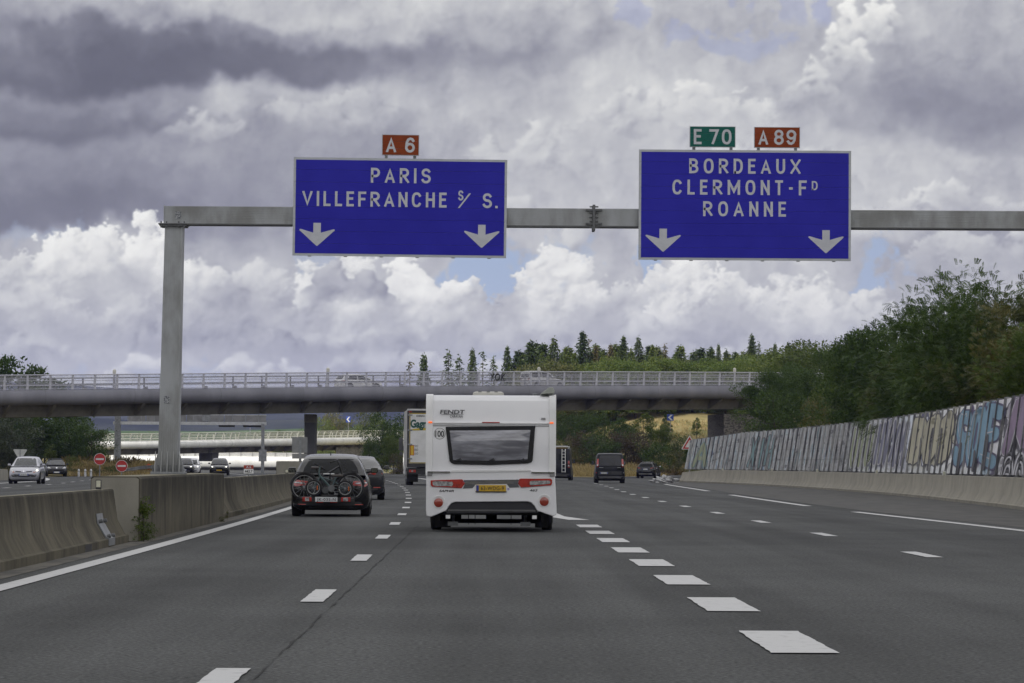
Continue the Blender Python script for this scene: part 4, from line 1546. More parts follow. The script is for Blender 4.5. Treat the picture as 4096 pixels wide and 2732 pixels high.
fascia_m = M('fascia_grey', (0.205, 0.205, 0.235), 0.55, c2=(0.155, 0.155, 0.18), vscale=0.5, vdet=7, stretch=(1, 1, 0.3))
rail_m = M('parapet_grey', (0.52, 0.52, 0.58), 0.5, c2=(0.44, 0.44, 0.50))
guard_m = M('guard_grey', (0.23, 0.23, 0.26), 0.5)
white_fascia = M('fascia_white', (0.80, 0.80, 0.78), 0.5, c2=(0.68, 0.68, 0.66), vscale=0.7, vdet=6, stretch=(1, 1, 0.3))
rail_w = M('parapet_white', (0.62, 0.62, 0.56), 0.5)
soffit_m = concrete('concrete_soffit', (0.22, 0.21, 0.185), (0.13, 0.125, 0.11), 0.3)


def bridge(name, pts, label, k, fm, rm, mesh_alpha, mesh_col, post_step, rib_step, lean, posts_as_parts=True, s_posts=None, guard=True):
    path = Path(pts)
    a0 = path.at(0)[0]
    e = empty(name, tuple(a0), 0, label, 'bridge')
    tube = [(-0.35, 0.0), (0, 0), (.13, -.06), (.27, -.22), (.36, -.45), (.38, -.68), (.33, -.9), (.17, -1.12), (-.10, -1.25), (-.5, -1.31), (-.5, -1.0), (-.4, -.4)]
    mb = MB().loft(sweep(path, [(a * k, b * k) for a, b in tube], 3.0, o=a0))
    fa = mb.build('fascia', fm, e, smooth=35)
    mb = MB()
    for s in np.arange(4.0, path.L - 1, 8.0):                  # panel joints
        a, t, nn = path.at(s)
        mb.loft([[tuple(a + nn * (p[0] * 1.012 * k) + t * d + Vector((0, 0, p[1] * k)) - a0) for p in tube[1:10]] for d in (-0.012, 0.012)], closed=False)
    mb.build('joint', M('joint_dark', (0.11, 0.11, 0.12), 0.7), fa)
    deck = [(-.3, -.02), (-.3, -1.28), (-1.75, -1.30), (-2.15, -2.28), (-8.6, -2.28), (-9.0, -1.3), (-10.8, -1.2), (-10.9, -.02)]
    MB().loft(sweep(path, [(a * k, b * k) for a, b in deck], 4.0, o=a0)).build('deck', soffit_m, e, smooth=30)
    for s in np.arange(1.0, path.L - 1, rib_step):
        mb = MB()
        a, t, nn = path.at(s)
        poly = [(-0.05, -1.26), (-1.76, -1.26), (-2.17, -2.26), (-1.5, -2.05), (-0.4, -1.5)]
        mb.prism(poly, lambda u, v: tuple(a + nn * (u * k) + t * -0.14 + Vector((0, 0, v * k)) - a0), lambda u, v: tuple(a + nn * (u * k) + t * 0.14 + Vector((0, 0, v * k)) - a0))
        mb.build('rib', soffit_m, e)
    H_ = 1.27 * k
    sp0, sp1 = s_posts or (0.5, path.L - 0.5)
    ps = list(np.arange(sp0, sp1, post_step))
    all_posts = MB()
    for s in ps:
        a, t, nn = path.at(s)
        b0 = a - nn * 0.1 - a0
        q = lambda u, v, w_: tuple(b0 + t * u + nn * (v + lean * (w_ / H_) ** 1.6) + Vector((0, 0, w_)))
        mb = MB() if posts_as_parts else all_posts
        for z0, z1, w0, w1 in ((0, H_ * .5, .11, .09), (H_ * .5, H_, .09, .075)):
            mb.add([q(-w0, .04, z0), q(w0, .04, z0), q(w0, -.04, z0), q(-w0, -.04, z0), q(-w1, .04, z1), q(w1, .04, z1), q(w1, -.04, z1), q(-w1, -.04, z1)],
                   [(0, 1, 5, 4), (1, 2, 6, 5), (2, 3, 7, 6), (3, 0, 4, 7), (3, 2, 1, 0), (4, 5, 6, 7)])
        if posts_as_parts and len(ps) <= 100:
            mb.build('post', rm, e)
    if all_posts.v:
        all_posts.build('posts', rm, e)
    mb = MB()
    for zz, r in ((H_ - 0.01, 0.045), (H_ * .60, 0.022), (H_ * .28, 0.028), (0.06, 0.022)):
        pts_ = []
        for s in np.arange(0, path.L, 2.0):
            a, t, nn = path.at(s)
            pts_.append(tuple(a + nn * (-0.1 + 0.05 + lean * (zz / H_) ** 1.6) + Vector((0, 0, zz)) - a0))
        mb.tube(pts_, r, 6)
    mb.build('rail', rm, e)
    mb = MB()
    prof = [(-0.1 + lean * (z / H_) ** 1.6, z) for z in np.linspace(0.05, H_ - 0.05, 4)]
    mb.loft(sweep(path, prof, 2.0, o=a0), closed=False)
    mb.build('mesh_screen', screen_mat(name + '_screen', mesh_col, mesh_alpha), e)
    if guard:
        mb = MB()
        for s in np.arange(1.3, path.L - 1, 2.8 * (post_step / 2.0)):
            a, t, nn = path.at(s)
            b0 = a - nn * 0.9 - a0
            mb.bar(b0, b0 + Vector((0, 0, 1.0 * k)), 0.13, 0.1)
            mb.bar(b0 + t * 0.2, b0 + t * 0.2 + Vector((0, 0, 0.2 * k)), 0.3, 0.1)
        for zz, d in ((0.98 * k, 0.05), (0.42 * k, 0.09)):
            pr = [(-0.85, zz - d), (-0.78, zz - d), (-0.78, zz + d), (-0.85, zz + d)]
            mb.loft(sweep(path, pr, 3.0, o=a0))
        mb.build('guard_rail', guard_m if k == 1 else rm, e)
    return e, path, a0


br1, path1, b1o = bridge('overpass', [(-110, 280, 5.9), (-80, 287, 6.45), (-41, 300, 7.24), (-4.4, 320, 8.24), (26.6, 345, 9.0), (42, 358, 9.2)],
                         'grey road bridge with rounded fascia and mesh parapet crossing over both carriageways', 1.0, fascia_m, rail_m, 0.36, (0.50, 0.50, 0.56), 2.0, 4.0, 0.10, s_posts=(24.5, 178))


def s_near(path, x):
    return float(np.interp(x, path.P[:, 0], path.s))


# white topped lamp posts on the parapet
for x in (-31.6, -13.7, 5.2, 24.4):
    a, t, nn = path1.at(s_near(path1, x))
    b0 = a - nn * 0.25 - b1o
    mk = MB().cyl(b0, b0 + Vector((0, 0, 1.3)), 0.09, seg=10).build('marker_post', rail_m, br1)
    MB().lathe(b0 + Vector((0, 0, 1.3)), (0, 0, 1), [(0.13, 0), (0.15, 0.05), (0.15, 0.30), (0.10, 0.38), (0.02, 0.42)], 12).build('cap', M('cream_cap', (0.62, 0.61, 0.55), 0.5), mk)
# spray tag on the mesh
a, t, nn = path1.at(s_near(path1, 1.15))
text('YOK', 0.66, M('spray_black', (0.012, 0.012, 0.013), 0.7), br1, tuple(a - b1o + nn * 0.16 + Vector((0, 0, 0.46))), t, (0, 0, 1), name='spray_tag', width=1.75, bold=0.03, shear=0.15, spacing=1.15)
# pier and abutment
pr = MB()
a, t, nn = path1.at(s_near(path1, -15.6))
pp = Vector((-15.7, 322.0, 0)) - b1o
pp.z = 0
t, nn = Vector((1, 0, 0)), Vector((0, -1, 0))
zt = a.z - 2.30 - b1o.z
pr.loft([[tuple(pp + t * u + nn * v + Vector((0, 0, z))) for u, v in ((-.42, 1.9), (.42, 1.9), (.5, 1.6), (.5, -1.6), (.42, -1.9), (-.42, -1.9), (-.5, -1.6), (-.5, 1.6))] for z in (-b1o.z, zt - 0.75)])
pier = pr.build('pier', M('pier_dark', (0.12, 0.12, 0.125), 0.8, c2=(0.085, 0.085, 0.09), vscale=0.8), br1)
pr = MB()
pr.loft([[tuple(pp + t * u + nn * v + Vector((0, 0, z))) for u, v in ((-.42, 1.95), (.42, 1.95), (.52, 1.6), (.52, -1.6), (.42, -1.95), (-.42, -1.95), (-.52, -1.6), (-.52, 1.6))] for z in (zt - 0.748, zt)])
pr.build('pier_head', conc_light, pier)
stone = M('abutment_stone', (0.15, 0.14, 0.125), 0.9, c2=(0.05, 0.047, 0.043), vscale=3.2, vdet=3, vlo=0.42, vhi=0.56, stretch=(1, 1, 2.4))
mb = MB()
a, t, nn = path1.at(s_near(path1, 24.0))
a1, t1, n1_ = path1.at(s_near(path1, 41.5))
for p_, q_, z0, z1 in ((a - nn * 1.2, a1 - n1_ * 1.2, 0.0, 6.2),):
    mb.add([tuple(v - b1o) for v in (Vector((p_.x, p_.y, z0)), Vector((q_.x, q_.y, z0)), Vector((q_.x, q_.y, z1 + 0.35)), Vector((p_.x, p_.y, z1)),
                                     Vector((p_.x - 1, p_.y + 9, z0)), Vector((q_.x - 1, q_.y + 9, z0)), Vector((q_.x - 1, q_.y + 9, z1 + 0.35)), Vector((p_.x - 1, p_.y + 9, z1)))],
           [(0, 1, 2, 3), (0, 3, 7, 4), (3, 2, 6, 7), (1, 5, 6, 2), (4, 7, 6, 5)])
ab = mb.build('abutment', stone, br1)
d = (a1 - n1_ * 1.2 - (a - nn * 1.2))
d.z = 0
d.normalize()
o_ = a - nn * 1.2 - b1o
o_.z = 0
gk = M('abutment_tag', (0.02, 0.02, 0.03), 0.7)
gw = M('abutment_tag_pale', (0.42, 0.41, 0.37), 0.7, c2=(0.04, 0.04, 0.04), vscale=1.9, vdet=2, vlo=0.44, vhi=0.50)
mb = MB()
mb.add([tuple(o_ + d * u + Vector((0, -0.02, z)) + Vector((0, 0, -b1o.z))) for u, z in ((0.1, 2.6), (2.9, 2.6), (2.9, 3.75), (2.4, 3.9), (1.5, 3.75), (0.7, 3.95), (0.1, 3.7))], [tuple(range(7))])
mb.build('spray_tag', gw, ab)
for i, (ch, u, z, h) in enumerate((('M', 3.35, 3.65, 1.0), ('O', 4.15, 3.95, 1.0), ('G', 4.95, 4.3, 1.25), ('O', 5.85, 4.6, 1.25))):
    text(ch, h, gk, ab, tuple(o_ + d * u + Vector((0, -0.02, z)) + Vector((0, 0, -b1o.z))), d, (0, 0, 1), name='spray_tag', width=0.75, bold=0.06)

br2, path2, b2o = bridge('overpass', [(-120, 455, 3.2), (-85, 478, 3.65), (-53, 502, 4.15), (-34, 528, 4.75), (-18, 560, 5.35), (-2, 605, 6.0)],
                         'far sunlit white road bridge curving behind the gantry post, seen under the grey overpass', 0.85, white_fascia, rail_w, 0.30, (0.62, 0.63, 0.55), 2.0, 4.0, 0.35, s_posts=(40, 165))
mb = MB()
a, t, nn = path2.at(s_near(path2, -37.5))
pp = a - nn * 3.6 - b2o
mb.loft([[tuple(pp + t * u + nn * v + Vector((0, 0, z))) for u, v in ((-.8, 1.2), (.8, 1.2), (.8, -1.2), (-.8, -1.2))] for z in (-b2o.z, a.z - 1.95 - b2o.z)])
mb.build('pier', M('pier_far', (0.13, 0.13, 0.135), 0.8), br2)
mb = MB()
a, t, nn = path2.at(s_near(path2, -22.0))
a1, t1, n1_ = path2.at(s_near(path2, -8.0))
for zz in (0,):
    p_, q_ = a - nn * 1.0, a1 - n1_ * 1.0
    mb.add([tuple(v - b2o) for v in (Vector((p_.x, p_.y, 0)), Vector((q_.x, q_.y, 0)), Vector((q_.x, q_.y, a1.z - 1.5)), Vector((p_.x, p_.y, a.z - 1.5)), Vector((p_.x, p_.y + 8, 0)), Vector((q_.x, q_.y + 8, 0)), Vector((q_.x, q_.y + 8, a1.z - 1.5)), Vector((p_.x, p_.y + 8, a.z - 1.5)))],
           [(0, 1, 2, 3), (0, 3, 7, 4), (3, 2, 6, 7), (1, 5, 6, 2), (4, 7, 6, 5)])
mb.build('abutment', M('abutment_grey', (0.26, 0.255, 0.235), 0.9, c2=(0.14, 0.138, 0.13), vscale=1.4, vdet=5, stretch=(1, 1, 2)), br2)

# the low white ramp beyond
path3 = Path([(-70, 582, 1.35), (-61, 584, 1.35), (-45, 587, 1.35), (-28, 590, 1.35)])
b3o = path3.at(0)[0]
br3 = empty('ramp_bridge', tuple(b3o), 0, 'low white rounded ramp in full sun behind the oncoming cars', 'ramp')
MB().loft(sweep(path3, [(-3, .95), (-.3, .95), (0, .9), (.3, .6), (.45, .1), (.4, -.4), (.2, -.75), (-.5, -1.0), (-3, -1.0)], 3.0, s0=9, o=b3o)).build('fascia', white_fascia, br3, smooth=35)
MB().loft(sweep(path3, [(-.25, .95), (-.05, 1.62), (-.10, 1.62), (-.3, .95)], 3.0, s0=9, o=b3o)).build('screen', M('screen_white', (0.72, 0.72, 0.70), 0.4), br3)
mb = MB()
for s in np.arange(9.5, path3.L, 1.9):
    a, t, nn = path3.at(s)
    mb.bar(a + nn * -.16 + Vector((0, 0, .95)) - b3o, a + nn * 0.02 + Vector((0, 0, 1.66)) - b3o, 0.08, 0.06)
mb.build('rib', M('rib_grey', (0.38, 0.38, 0.37), 0.5), br3)
MB().loft(sweep(path3, [(-1.0, -1.0), (-1.0, -1.35), (-2.5, -1.35), (-2.5, -1.0)], 3.0, s0=9, o=b3o)).build('footing', soffit_m, br3)


# ================================================================== far gantry over the opposite carriageway
fg = empty('sign_gantry', (-40.7, 395, 0), 0, 'far grey gantry over the opposite carriageway seen from behind under the overpass', 'sign gantry')
mb = MB()
for x in (-0.3, 0.3):
    for y in (-0.4, 0.4):
        mb.bar((x, y, 0), (x * 0.8, y * 0.8, 6.9), 0.1, 0.1)
for i in range(9):
    z = 0.3 + i * 0.75
    mb.bar((-0.3, -0.4, z), (0.3, -0.4, z + 0.7), 0.07).bar((0.3, -0.4, z), (-0.3, -0.4, z + 0.7), 0.07)
mb.box(-0.36, 0.36, -0.5, 0.5, 0.0, 1.2).box(-0.17, 0.17, -0.3, 0.3, 1.2, 6.9)
mb.build('lattice_post', steel, fg)
mb = MB()
mb.box(15.95, 16.3, -0.2, 0.2, 0.0, 5.6).box(15.7, 16.55, -0.25, 0.3, 1.4, 2.7).box(15.85, 16.4, -0.3, 0.3, 0.0, 0.15)
mb.build('post', steel, fg)
mb = MB()
mb.box(-0.5, 16.5, -0.15, 0.15, 5.42, 5.75).box(-0.5, 16.5, -0.06, 0.06, 6.5, 6.58)
mb.build('beam', M('gantry_white', (0.50, 0.51, 0.53), 0.5), fg)
mb = MB()
for x0, x1 in ((1.2, 3.1), (3.15, 5.0), (5.05, 7.6), (7.65, 9.9), (9.95, 11.8), (11.85, 14.2), (14.25, 16.5)):
    mb.box(x0 + 0.03, x1 - 0.03, -0.08, -0.03, 5.76, 6.5)
mb.build('back_board', M('board_back', (0.23, 0.23, 0.235), 0.55, c2=(0.17, 0.17, 0.175), vscale=1.2), fg)
mb = MB()
for x in np.arange(1.1, 16.6, 1.45):
    mb.box(x, x + 0.09, -0.14, -0.085, 5.5, 6.62)
mb.box(9.4, 10.3, -0.2, -0.15, 5.85, 6.62)
mb.build('rail', steel, fg)
mb = MB().box(11.2, 13.0, 0.2, 0.25, 5.2, 5.41).box(13.9, 16.0, 0.2, 0.25, 5.2, 5.41)
mb.build('sign_edge', ink, fg)

# ================================================================== roadside signs and posts
red = M('sign_bright_red', (0.42, 0.022, 0.016), 0.5)
sw_ = M('sign_clear_white', (0.62, 0.62, 0.63), 0.5)
blue2 = M('sign_mid_blue', (0.02, 0.06, 0.32), 0.5)


def no_entry(x, y, z, r, label):
    e = empty('no_entry_sign', (x, y, 0), 0, label, 'road sign', 'no entry signs beyond the median')
    MB().cyl((0, 0.06, 0), (0, 0.06, z), 0.045, seg=8).build('post', steel, e)
    MB().lathe((0, 0.02, z), (0, -1, 0), [(r, 0), (r, 0.03)], 32).build('rim', sw_, e)
    MB().lathe((0, -0.012, z), (0, -1, 0), [(r * 0.93, 0), (r * 0.93, 0.006)], 32).build('disc', red, e)
    MB().rbox(-r * 0.68, r * 0.68, -0.026, -0.020, z - r * 0.15, z + r * 0.15, 0.003).build('white_bar', sw_, e)


no_entry(-32.4, 300, 1.47, 0.50, 'higher red no entry disc left of the gantry post')
no_entry(-30.6, 300.5, 0.90, 0.50, 'lower red no entry disc nearest the gantry post')

e = empty('yield_sign', (-33.9, 260, 0), 0, 'grey back of a triangular give way sign standing behind the silver hatchback', 'road sign')
MB().cyl((0, 0.05, 0), (0, 0.05, 2.1), 0.04, seg=8).build('post', steel, e)
MB().prism([(-0.47, 2.12), (0.47, 2.12), (0.5, 2.06), (0.05, 1.32), (0, 1.29), (-0.05, 1.32), (-0.5, 2.06)], lambda u, v: (u, 0.0, v), lambda u, v: (u, -0.02, v)).build('panel', M('sign_back', (0.50, 0.51, 0.50), 0.5), e)
MB().box(-0.035, 0.035, -0.05, -0.021, 1.3, 2.08).build('rail', steel, e)

e = empty('warning_sign', (16.05, 277, 0.35), 0, 'red bordered white warning triangle showing above the far end of the graffiti wall', 'road sign')
MB().cyl((0, 0.05, -0.35), (0, 0.05, 3.0), 0.045, seg=8).build('post', steel, e)
e.scale = (0.88, 1, 0.88)
MB().prism([(-0.66, 2.38), (0.66, 2.38), (0.70, 2.46), (0.05, 3.56), (0, 3.59), (-0.05, 3.56), (-0.70, 2.46)], lambda u, v: (u, 0.02, v), lambda u, v: (u, -0.01, v)).build('panel', sw_, e)
mb = MB()
o3 = [(-0.62, 2.43), (0.62, 2.43), (0, 3.50)]
i3 = [(-0.40, 2.56), (0.40, 2.56), (0, 3.24)]
mb.add([(u, -0.014, v) for u, v in o3 + i3], [(0, 1, 4, 3), (1, 2, 5, 4), (2, 0, 3, 5)])
mb.build('border', red, e)


def chevron(x, y, z, label, flip=1):
    e = empty('chevron_sign', (x, y, z - 1.8), 0, label, 'road sign', 'blue chevron signs on the curves')
    MB().cyl((0, 0.05, 0), (0, 0.05, 2.1), 0.05, seg=8).build('post', steel, e)
    MB().rbox(-0.40, 0.40, -0.02, 0.02, 1.4, 2.2, 0.02).build('panel', blue2, e)
    mb = MB()
    mb.add([(flip * u, -0.024, v) for u, v in ((-0.30, 1.8), (0.06, 2.14), (0.32, 2.14), (-0.03, 1.8), (0.32, 1.46), (0.06, 1.46))], [(0, 1, 2, 3), (0, 3, 4, 5)])
    mb.build('chevron', sw_, e)


chevron(-21.2, 555, 7.75, 'blue chevron sign with a white arrow above the far white bridge, right of the pier')
bpy.data.objects['chevron_sign'].scale = (0.9, 1, 1.2)
chevron(23.0, 438, 7.1, 'blue chevron sign half hidden in the bushes left of the dark abutment')
chevron(-35.6, 541, 7.05, 'blue chevron sign hanging in view between the far gantry board and the white bridge')

for i, (x, lb) in enumerate(((-34.05, 'leftmost'), (-33.5, 'middle'), (-33.02, 'rightmost'))):
    e = empty('bollard', (x, 299, 0), 0, lb + ' of the three white ringed bollards left of the no entry signs', 'bollard', 'white bollards beyond the median')
    MB().lathe((0, 0, 0), (0, 0, 1), [(0.10, 0), (0.10, 0.36), (0.085, 0.37), (0.085, 0.43), (0.10, 0.44), (0.10, 0.56), (0.06, 0.62), (0.01, 0.64)], 14).build('post', sw_, e)
    MB().lathe((0, 0, 0.385), (0, 0, 1), [(0.09, 0), (0.09, 0.035)], 14).build('band', M('band_grey', (0.2, 0.2, 0.2), 0.5), e)

e = empty('warning_lamp', (-29.4, 312, 0), 0, 'small orange warning lamp standing right of the no entry signs', 'cone')
MB().lathe((0, 0, 0), (0, 0, 1), [(0.16, 0), (0.16, 0.04), (0.10, 0.05), (0.10, 0.75)], 12).build('base', M('warning_orange', (0.62, 0.13, 0.02), 0.6), e)  # round orange warning lamp on a short post, not glowing
MB().lathe((0, 0, 0.75), (0, 0, 1), [(0.19, 0), (0.21, 0.1), (0.19, 0.28), (0.05, 0.36)], 14).build('head', M('warning_orange', (0.62, 0.13, 0.02), 0.6), e)

e = empty('guard_rail', (-30.2, 309, 0), 0, 'short steel guard rail end right of the no entry signs', 'guard rail')
wv = [(0, 0.45), (0.05, 0.48), (0.05, 0.54), (0, 0.58), (0, 0.62), (0.05, 0.66), (0.05, 0.72), (0, 0.75)]
mb = MB().loft([[(x, y - p[0], p[1] + dz) for p in wv] for x, y, dz in ((-0.9, -1.0, -0.1), (0.3, 0, 0.15), (1.2, 3, 0.24), (1.9, 8, 0.26), (2.2, 14, 0.26))], closed=False)
mb.build('beam', steel, e)
mb = MB()
for x, y in ((-0.5, -0.6), (1.2, 3.1), (1.9, 8.1), (2.2, 13.9)):
    mb.box(x - 0.05, x + 0.05, y, y + 0.1, 0, 0.75)
mb.build('post', steel, e)

# rail on the outer edge of the bend, right of the road
e = empty('guard_rail', (-4.0, 470, 0), 0, 'steel guard rail on the bend left of the white lorry', 'guard rail')
mb = MB()
rp = []
for y in np.arange(395, 640, 8.0):
    rp.append((dash_x(y) + 8.4 + 4.0 - 0.0, y - 470))
mb.loft([[(x - p[0], y, p[1]) for p in wv] for x, y in rp], closed=False)
mb.build('beam', steel, e)
mb = MB()
for x, y in rp[::1]:
    mb.box(x, x + 0.1, y, y + 0.1, 0, 0.74)
mb.build('post', steel, e)

# back of a sign on the second block
e = empty('road_sign', (-7.75, 150, 1.28), 0, 'grey back of a two panel sign standing on the far block left of the pier', 'road sign')
MB().box(-0.05, 0.05, 0.0, 0.1, 0, 1.05).build('post', steel, e)
bk = M('sign_back_grey', (0.23, 0.235, 0.24), 0.5)
MB().rbox(-0.34, 0.30, -0.03, 0.0, 0.36, 1.03, 0.012).build('panel', bk, e)
MB().rbox(-0.34, 0.30, -0.03, 0.0, 0.12, 0.33, 0.012).build('panel', bk, e)
mb = MB()
mb.box(-0.345, -0.325, -0.045, -0.031, 0.36, 1.03).box(0.285, 0.305, -0.045, -0.031, 0.36, 1.03).box(-0.05, 0.05, -0.06, -0.031, 0.1, 1.03)
mb.build('edge', steel, e)

# thrown plastic sheet at the end of the wall
bm = bmesh.new()
bmesh.ops.create_icosphere(bm, subdivisions=4, radius=1)
for v in bm.verts:
    n = v.co.copy()
    k = 1 + 0.28 * sin(7 * n.x + 2) * cos(6 * n.y + 1) + 0.15 * sin(15 * n.z + 9 * n.x)
    v.co = Vector((n.x * 0.85 * k, n.y * 0.5 * k, max(0, n.z) * 0.42 * k))
me = bpy.data.meshes.new('plastic_sheet')
bm.to_mesh(me)
bm.free()
ps = link_mesh('plastic_sheet', me, M('plastic_film', (0.50, 0.50, 0.50), 0.3, c2=(0.2, 0.2, 0.2), vscale=4, vdet=6))
ps.location = (12.4, 243, 0.0)
tag(ps, 'crumpled pale plastic sheet lying at the far end of the right barrier', 'litter')


# ================================================================== hills on the horizon, and an added ridge behind the camera
def ridge(name, y, prof, depth, mat, seed, rough_=0.06):
    """a rounded range with its crest along prof [(x, height)]"""
    r = np.random.default_rng(seed)
    xs = np.linspace(prof[0][0], prof[-1][0], 140)
    hs = np.interp(xs, [p[0] for p in prof], [p[1] for p in prof])
    k = np.zeros_like(xs)
    for f in (3, 7, 13, 29, 53):
        k += np.sin(np.linspace(0, f * 2 * pi, len(xs)) + r.uniform(0, 6)) / f ** 0.9
    hs = hs * (1 + rough_ * k)
    vs = []
    vv = np.linspace(-1, 1, 17)
    for j, v in enumerate(vv):
        sh = (1 - abs(v) ** 1.7)
        for x, h in zip(xs, hs):
            vs.append((x, y + v * depth + 0.04 * depth * sin(x * 0.004 + v * 5), h * sh * (1 + 0.05 * sin(x * 0.01 + v * 9)) - 1.0))
    nx_ = len(xs)
    mb = MB().add(vs, [(j * nx_ + i, j * nx_ + i + 1, (j + 1) * nx_ + i + 1, (j + 1) * nx_ + i) for j in range(16) for i in range(nx_ - 1)])
    return tag(mb.build(name, mat, smooth=80), kind='structure')


hill_m = M('hill_woods', (0.034, 0.040, 0.034), 0.95, spec=0.1, c2=(0.013, 0.018, 0.018), vscale=0.010, vdet=9, vlo=0.42, vhi=0.58)
ridge('hills', -330, [(-700, 34), (-300, 46), (0, 42), (300, 48), (700, 36)], 120, hill_m, 12, 0.12)  # unseen ridge added behind the camera to darken reflections in the vehicles
hill_f = M('hill_fields', (0.085, 0.095, 0.05), 0.95, spec=0.1, c2=(0.05, 0.085, 0.03), vscale=0.012, vdet=6, vlo=0.44, vhi=0.54)
ridge('hills', 3000, [(-1400, 50), (-700, 58), (-380, 66), (-230, 58), (-80, 66), (210, 54), (800, 42), (1400, 32)], 480, hill_m, 3)
ridge('hills', 2150, [(-1100, 30), (-500, 34), (-270, 32), (-190, 26), (-100, 29), (130, 20), (900, 16)], 350, hill_m, 5, 0.09)
ridge('hills', 1450, [(-650, 9), (-240, 12), (-175, 15), (-90, 17), (-30, 18), (150, 13), (650, 10)], 200, hill_f, 8, 0.1)


# ================================================================== plants
def unit(a):
    return a / np.maximum(np.linalg.norm(a, axis=-1, keepdims=True), 1e-9)


def leaf_quads(P, size, r, up=0.25, out=None, wid=0.5):
    """diamond leaves at points P"""
    n = len(P)
    a = unit(r.standard_normal((n, 3)) + np.array((0, 0, up)) + (out if out is not None else 0))
    b = unit(np.cross(a, r.standard_normal((n, 3))))
    s = (size * r.uniform(0.6, 1.3, n))[:, None]
    return np.stack([P, P + a * s * 0.5 + b * s * wid * 0.5, P + a * s, P + a * s * 0.5 - b * s * wid * 0.5], 1)


def frond_quads(P, L, r, out, n=7):
    """feather leaves: paired leaflets along a drooping stalk"""
    k = len(P)
    a = unit(out * 0.8 + r.standard_normal((k, 3)) * 0.65 + np.array((0, 0, 0.25)))
    b = unit(np.cross(a, r.standard_normal((k, 3)) * 0.5 + np.array((0, 0, 1.0))))
    l = (L * r.uniform(0.7, 1.25, k))[:, None]
    res = []
    for i in range(n):
        t = (i + 1.0) / n
        base = P + a * l * t + np.array((0, 0, -0.28)) * l * t * t
        for s in (-1, 1):
            d = unit(b * s + a * 0.45)
            w = np.cross(d, np.cross(a, b)) * 0.16
            ll = l * 0.30 * (1 - 0.35 * abs(t - 0.5))
            res.append(np.stack([base, base + d * ll * 0.5 + w * ll, base + d * ll, base + d * ll * 0.5 - w * ll], 1))
    return np.concatenate(res)


def tree_proto(seed, H, Wd, base, ncl, per, leaf, kind='leaf', shape='round', crown_r=0.24, limbs=9, trunk_r=0.14):
    """returns (trunk mesh, crown mesh) of a tree H high"""
    r = np.random.default_rng(seed)
    mb = MB()
    top = np.array((r.uniform(-.06, .06) * H, r.uniform(-.06, .06) * H, H * 0.86))
    tp = [(0, 0, -0.4), (0.02 * H * r.uniform(-1, 1), 0.02 * H * r.uniform(-1, 1), H * 0.3), tuple(top * (0.7, 0.7, 0.72)), tuple(top)]
    mb.tube(tp, [trunk_r, trunk_r * 0.8, trunk_r * 0.4, 0.015], 7)
    cl = []
    while len(cl) < ncl:
        u = r.uniform(-1, 1, 3)
        if (u * u).sum() > 1:
            continue
        t = (u[2] + 1) / 2
        if shape == 'round':
            e = sqrt(max(0, 1 - (2 * t - 1) ** 2)) ** 0.8
        elif shape == 'tall':
            e = (sin(pi * min(1, t * 0.92 + 0.10))) ** 0.75
        elif shape == 'cone':
            e = 1.0 - 0.86 * t
        else:
            e = 1.0 - 0.55 * t * t
        ang = r.uniform(0, 2 * pi)
        rad = r.uniform(0.25, 1.0) ** 0.6 * e * (1 + 0.22 * sin(3 * ang + seed) + 0.16 * sin(5 * ang + 2 * seed + 4 * t))
        cl.append((cos(ang) * rad * Wd / 2, sin(ang) * rad * Wd / 2, base + (H - base) * t * (1 + 0.05 * r.standard_normal())))
    cl = np.array(cl)
    for i in range(min(limbs, ncl)):
        c = cl[i * ncl // max(limbs, 1) % ncl]
        z0 = max(base * 0.6, c[2] * r.uniform(0.35, 0.6))
        st = np.array((0, 0, z0)) + top * (1, 1, 0) * z0 / H
        mid = (st + c) / 2 + np.array((0, 0, -0.03 * H))
        mb.tube([st, mid, c], [trunk_r * 0.42, trunk_r * 0.26, 0.012], 5)
    Q = []
    ctr = np.array((0, 0, base + (H - base) * 0.45))
    for c in cl:
        cr = Wd * crown_r * 0.5 * r.uniform(0.6, 1.35)
        m = int(per * r.uniform(0.6, 1.3))
        d = unit(r.standard_normal((m, 3)))
        P = c + d * (cr * r.uniform(0.25, 1.0, m) ** 0.6)[:, None] * np.array((1.1, 1.1, 0.75))
        o = unit(P - ctr)
        if kind == 'frond':
            Q.append(frond_quads(P, leaf, r, o))
        else:
            Q.append(leaf_quads(P, leaf, r, 0.15, o * 0.9))
    Q = np.concatenate(Q)
    return mb, Q


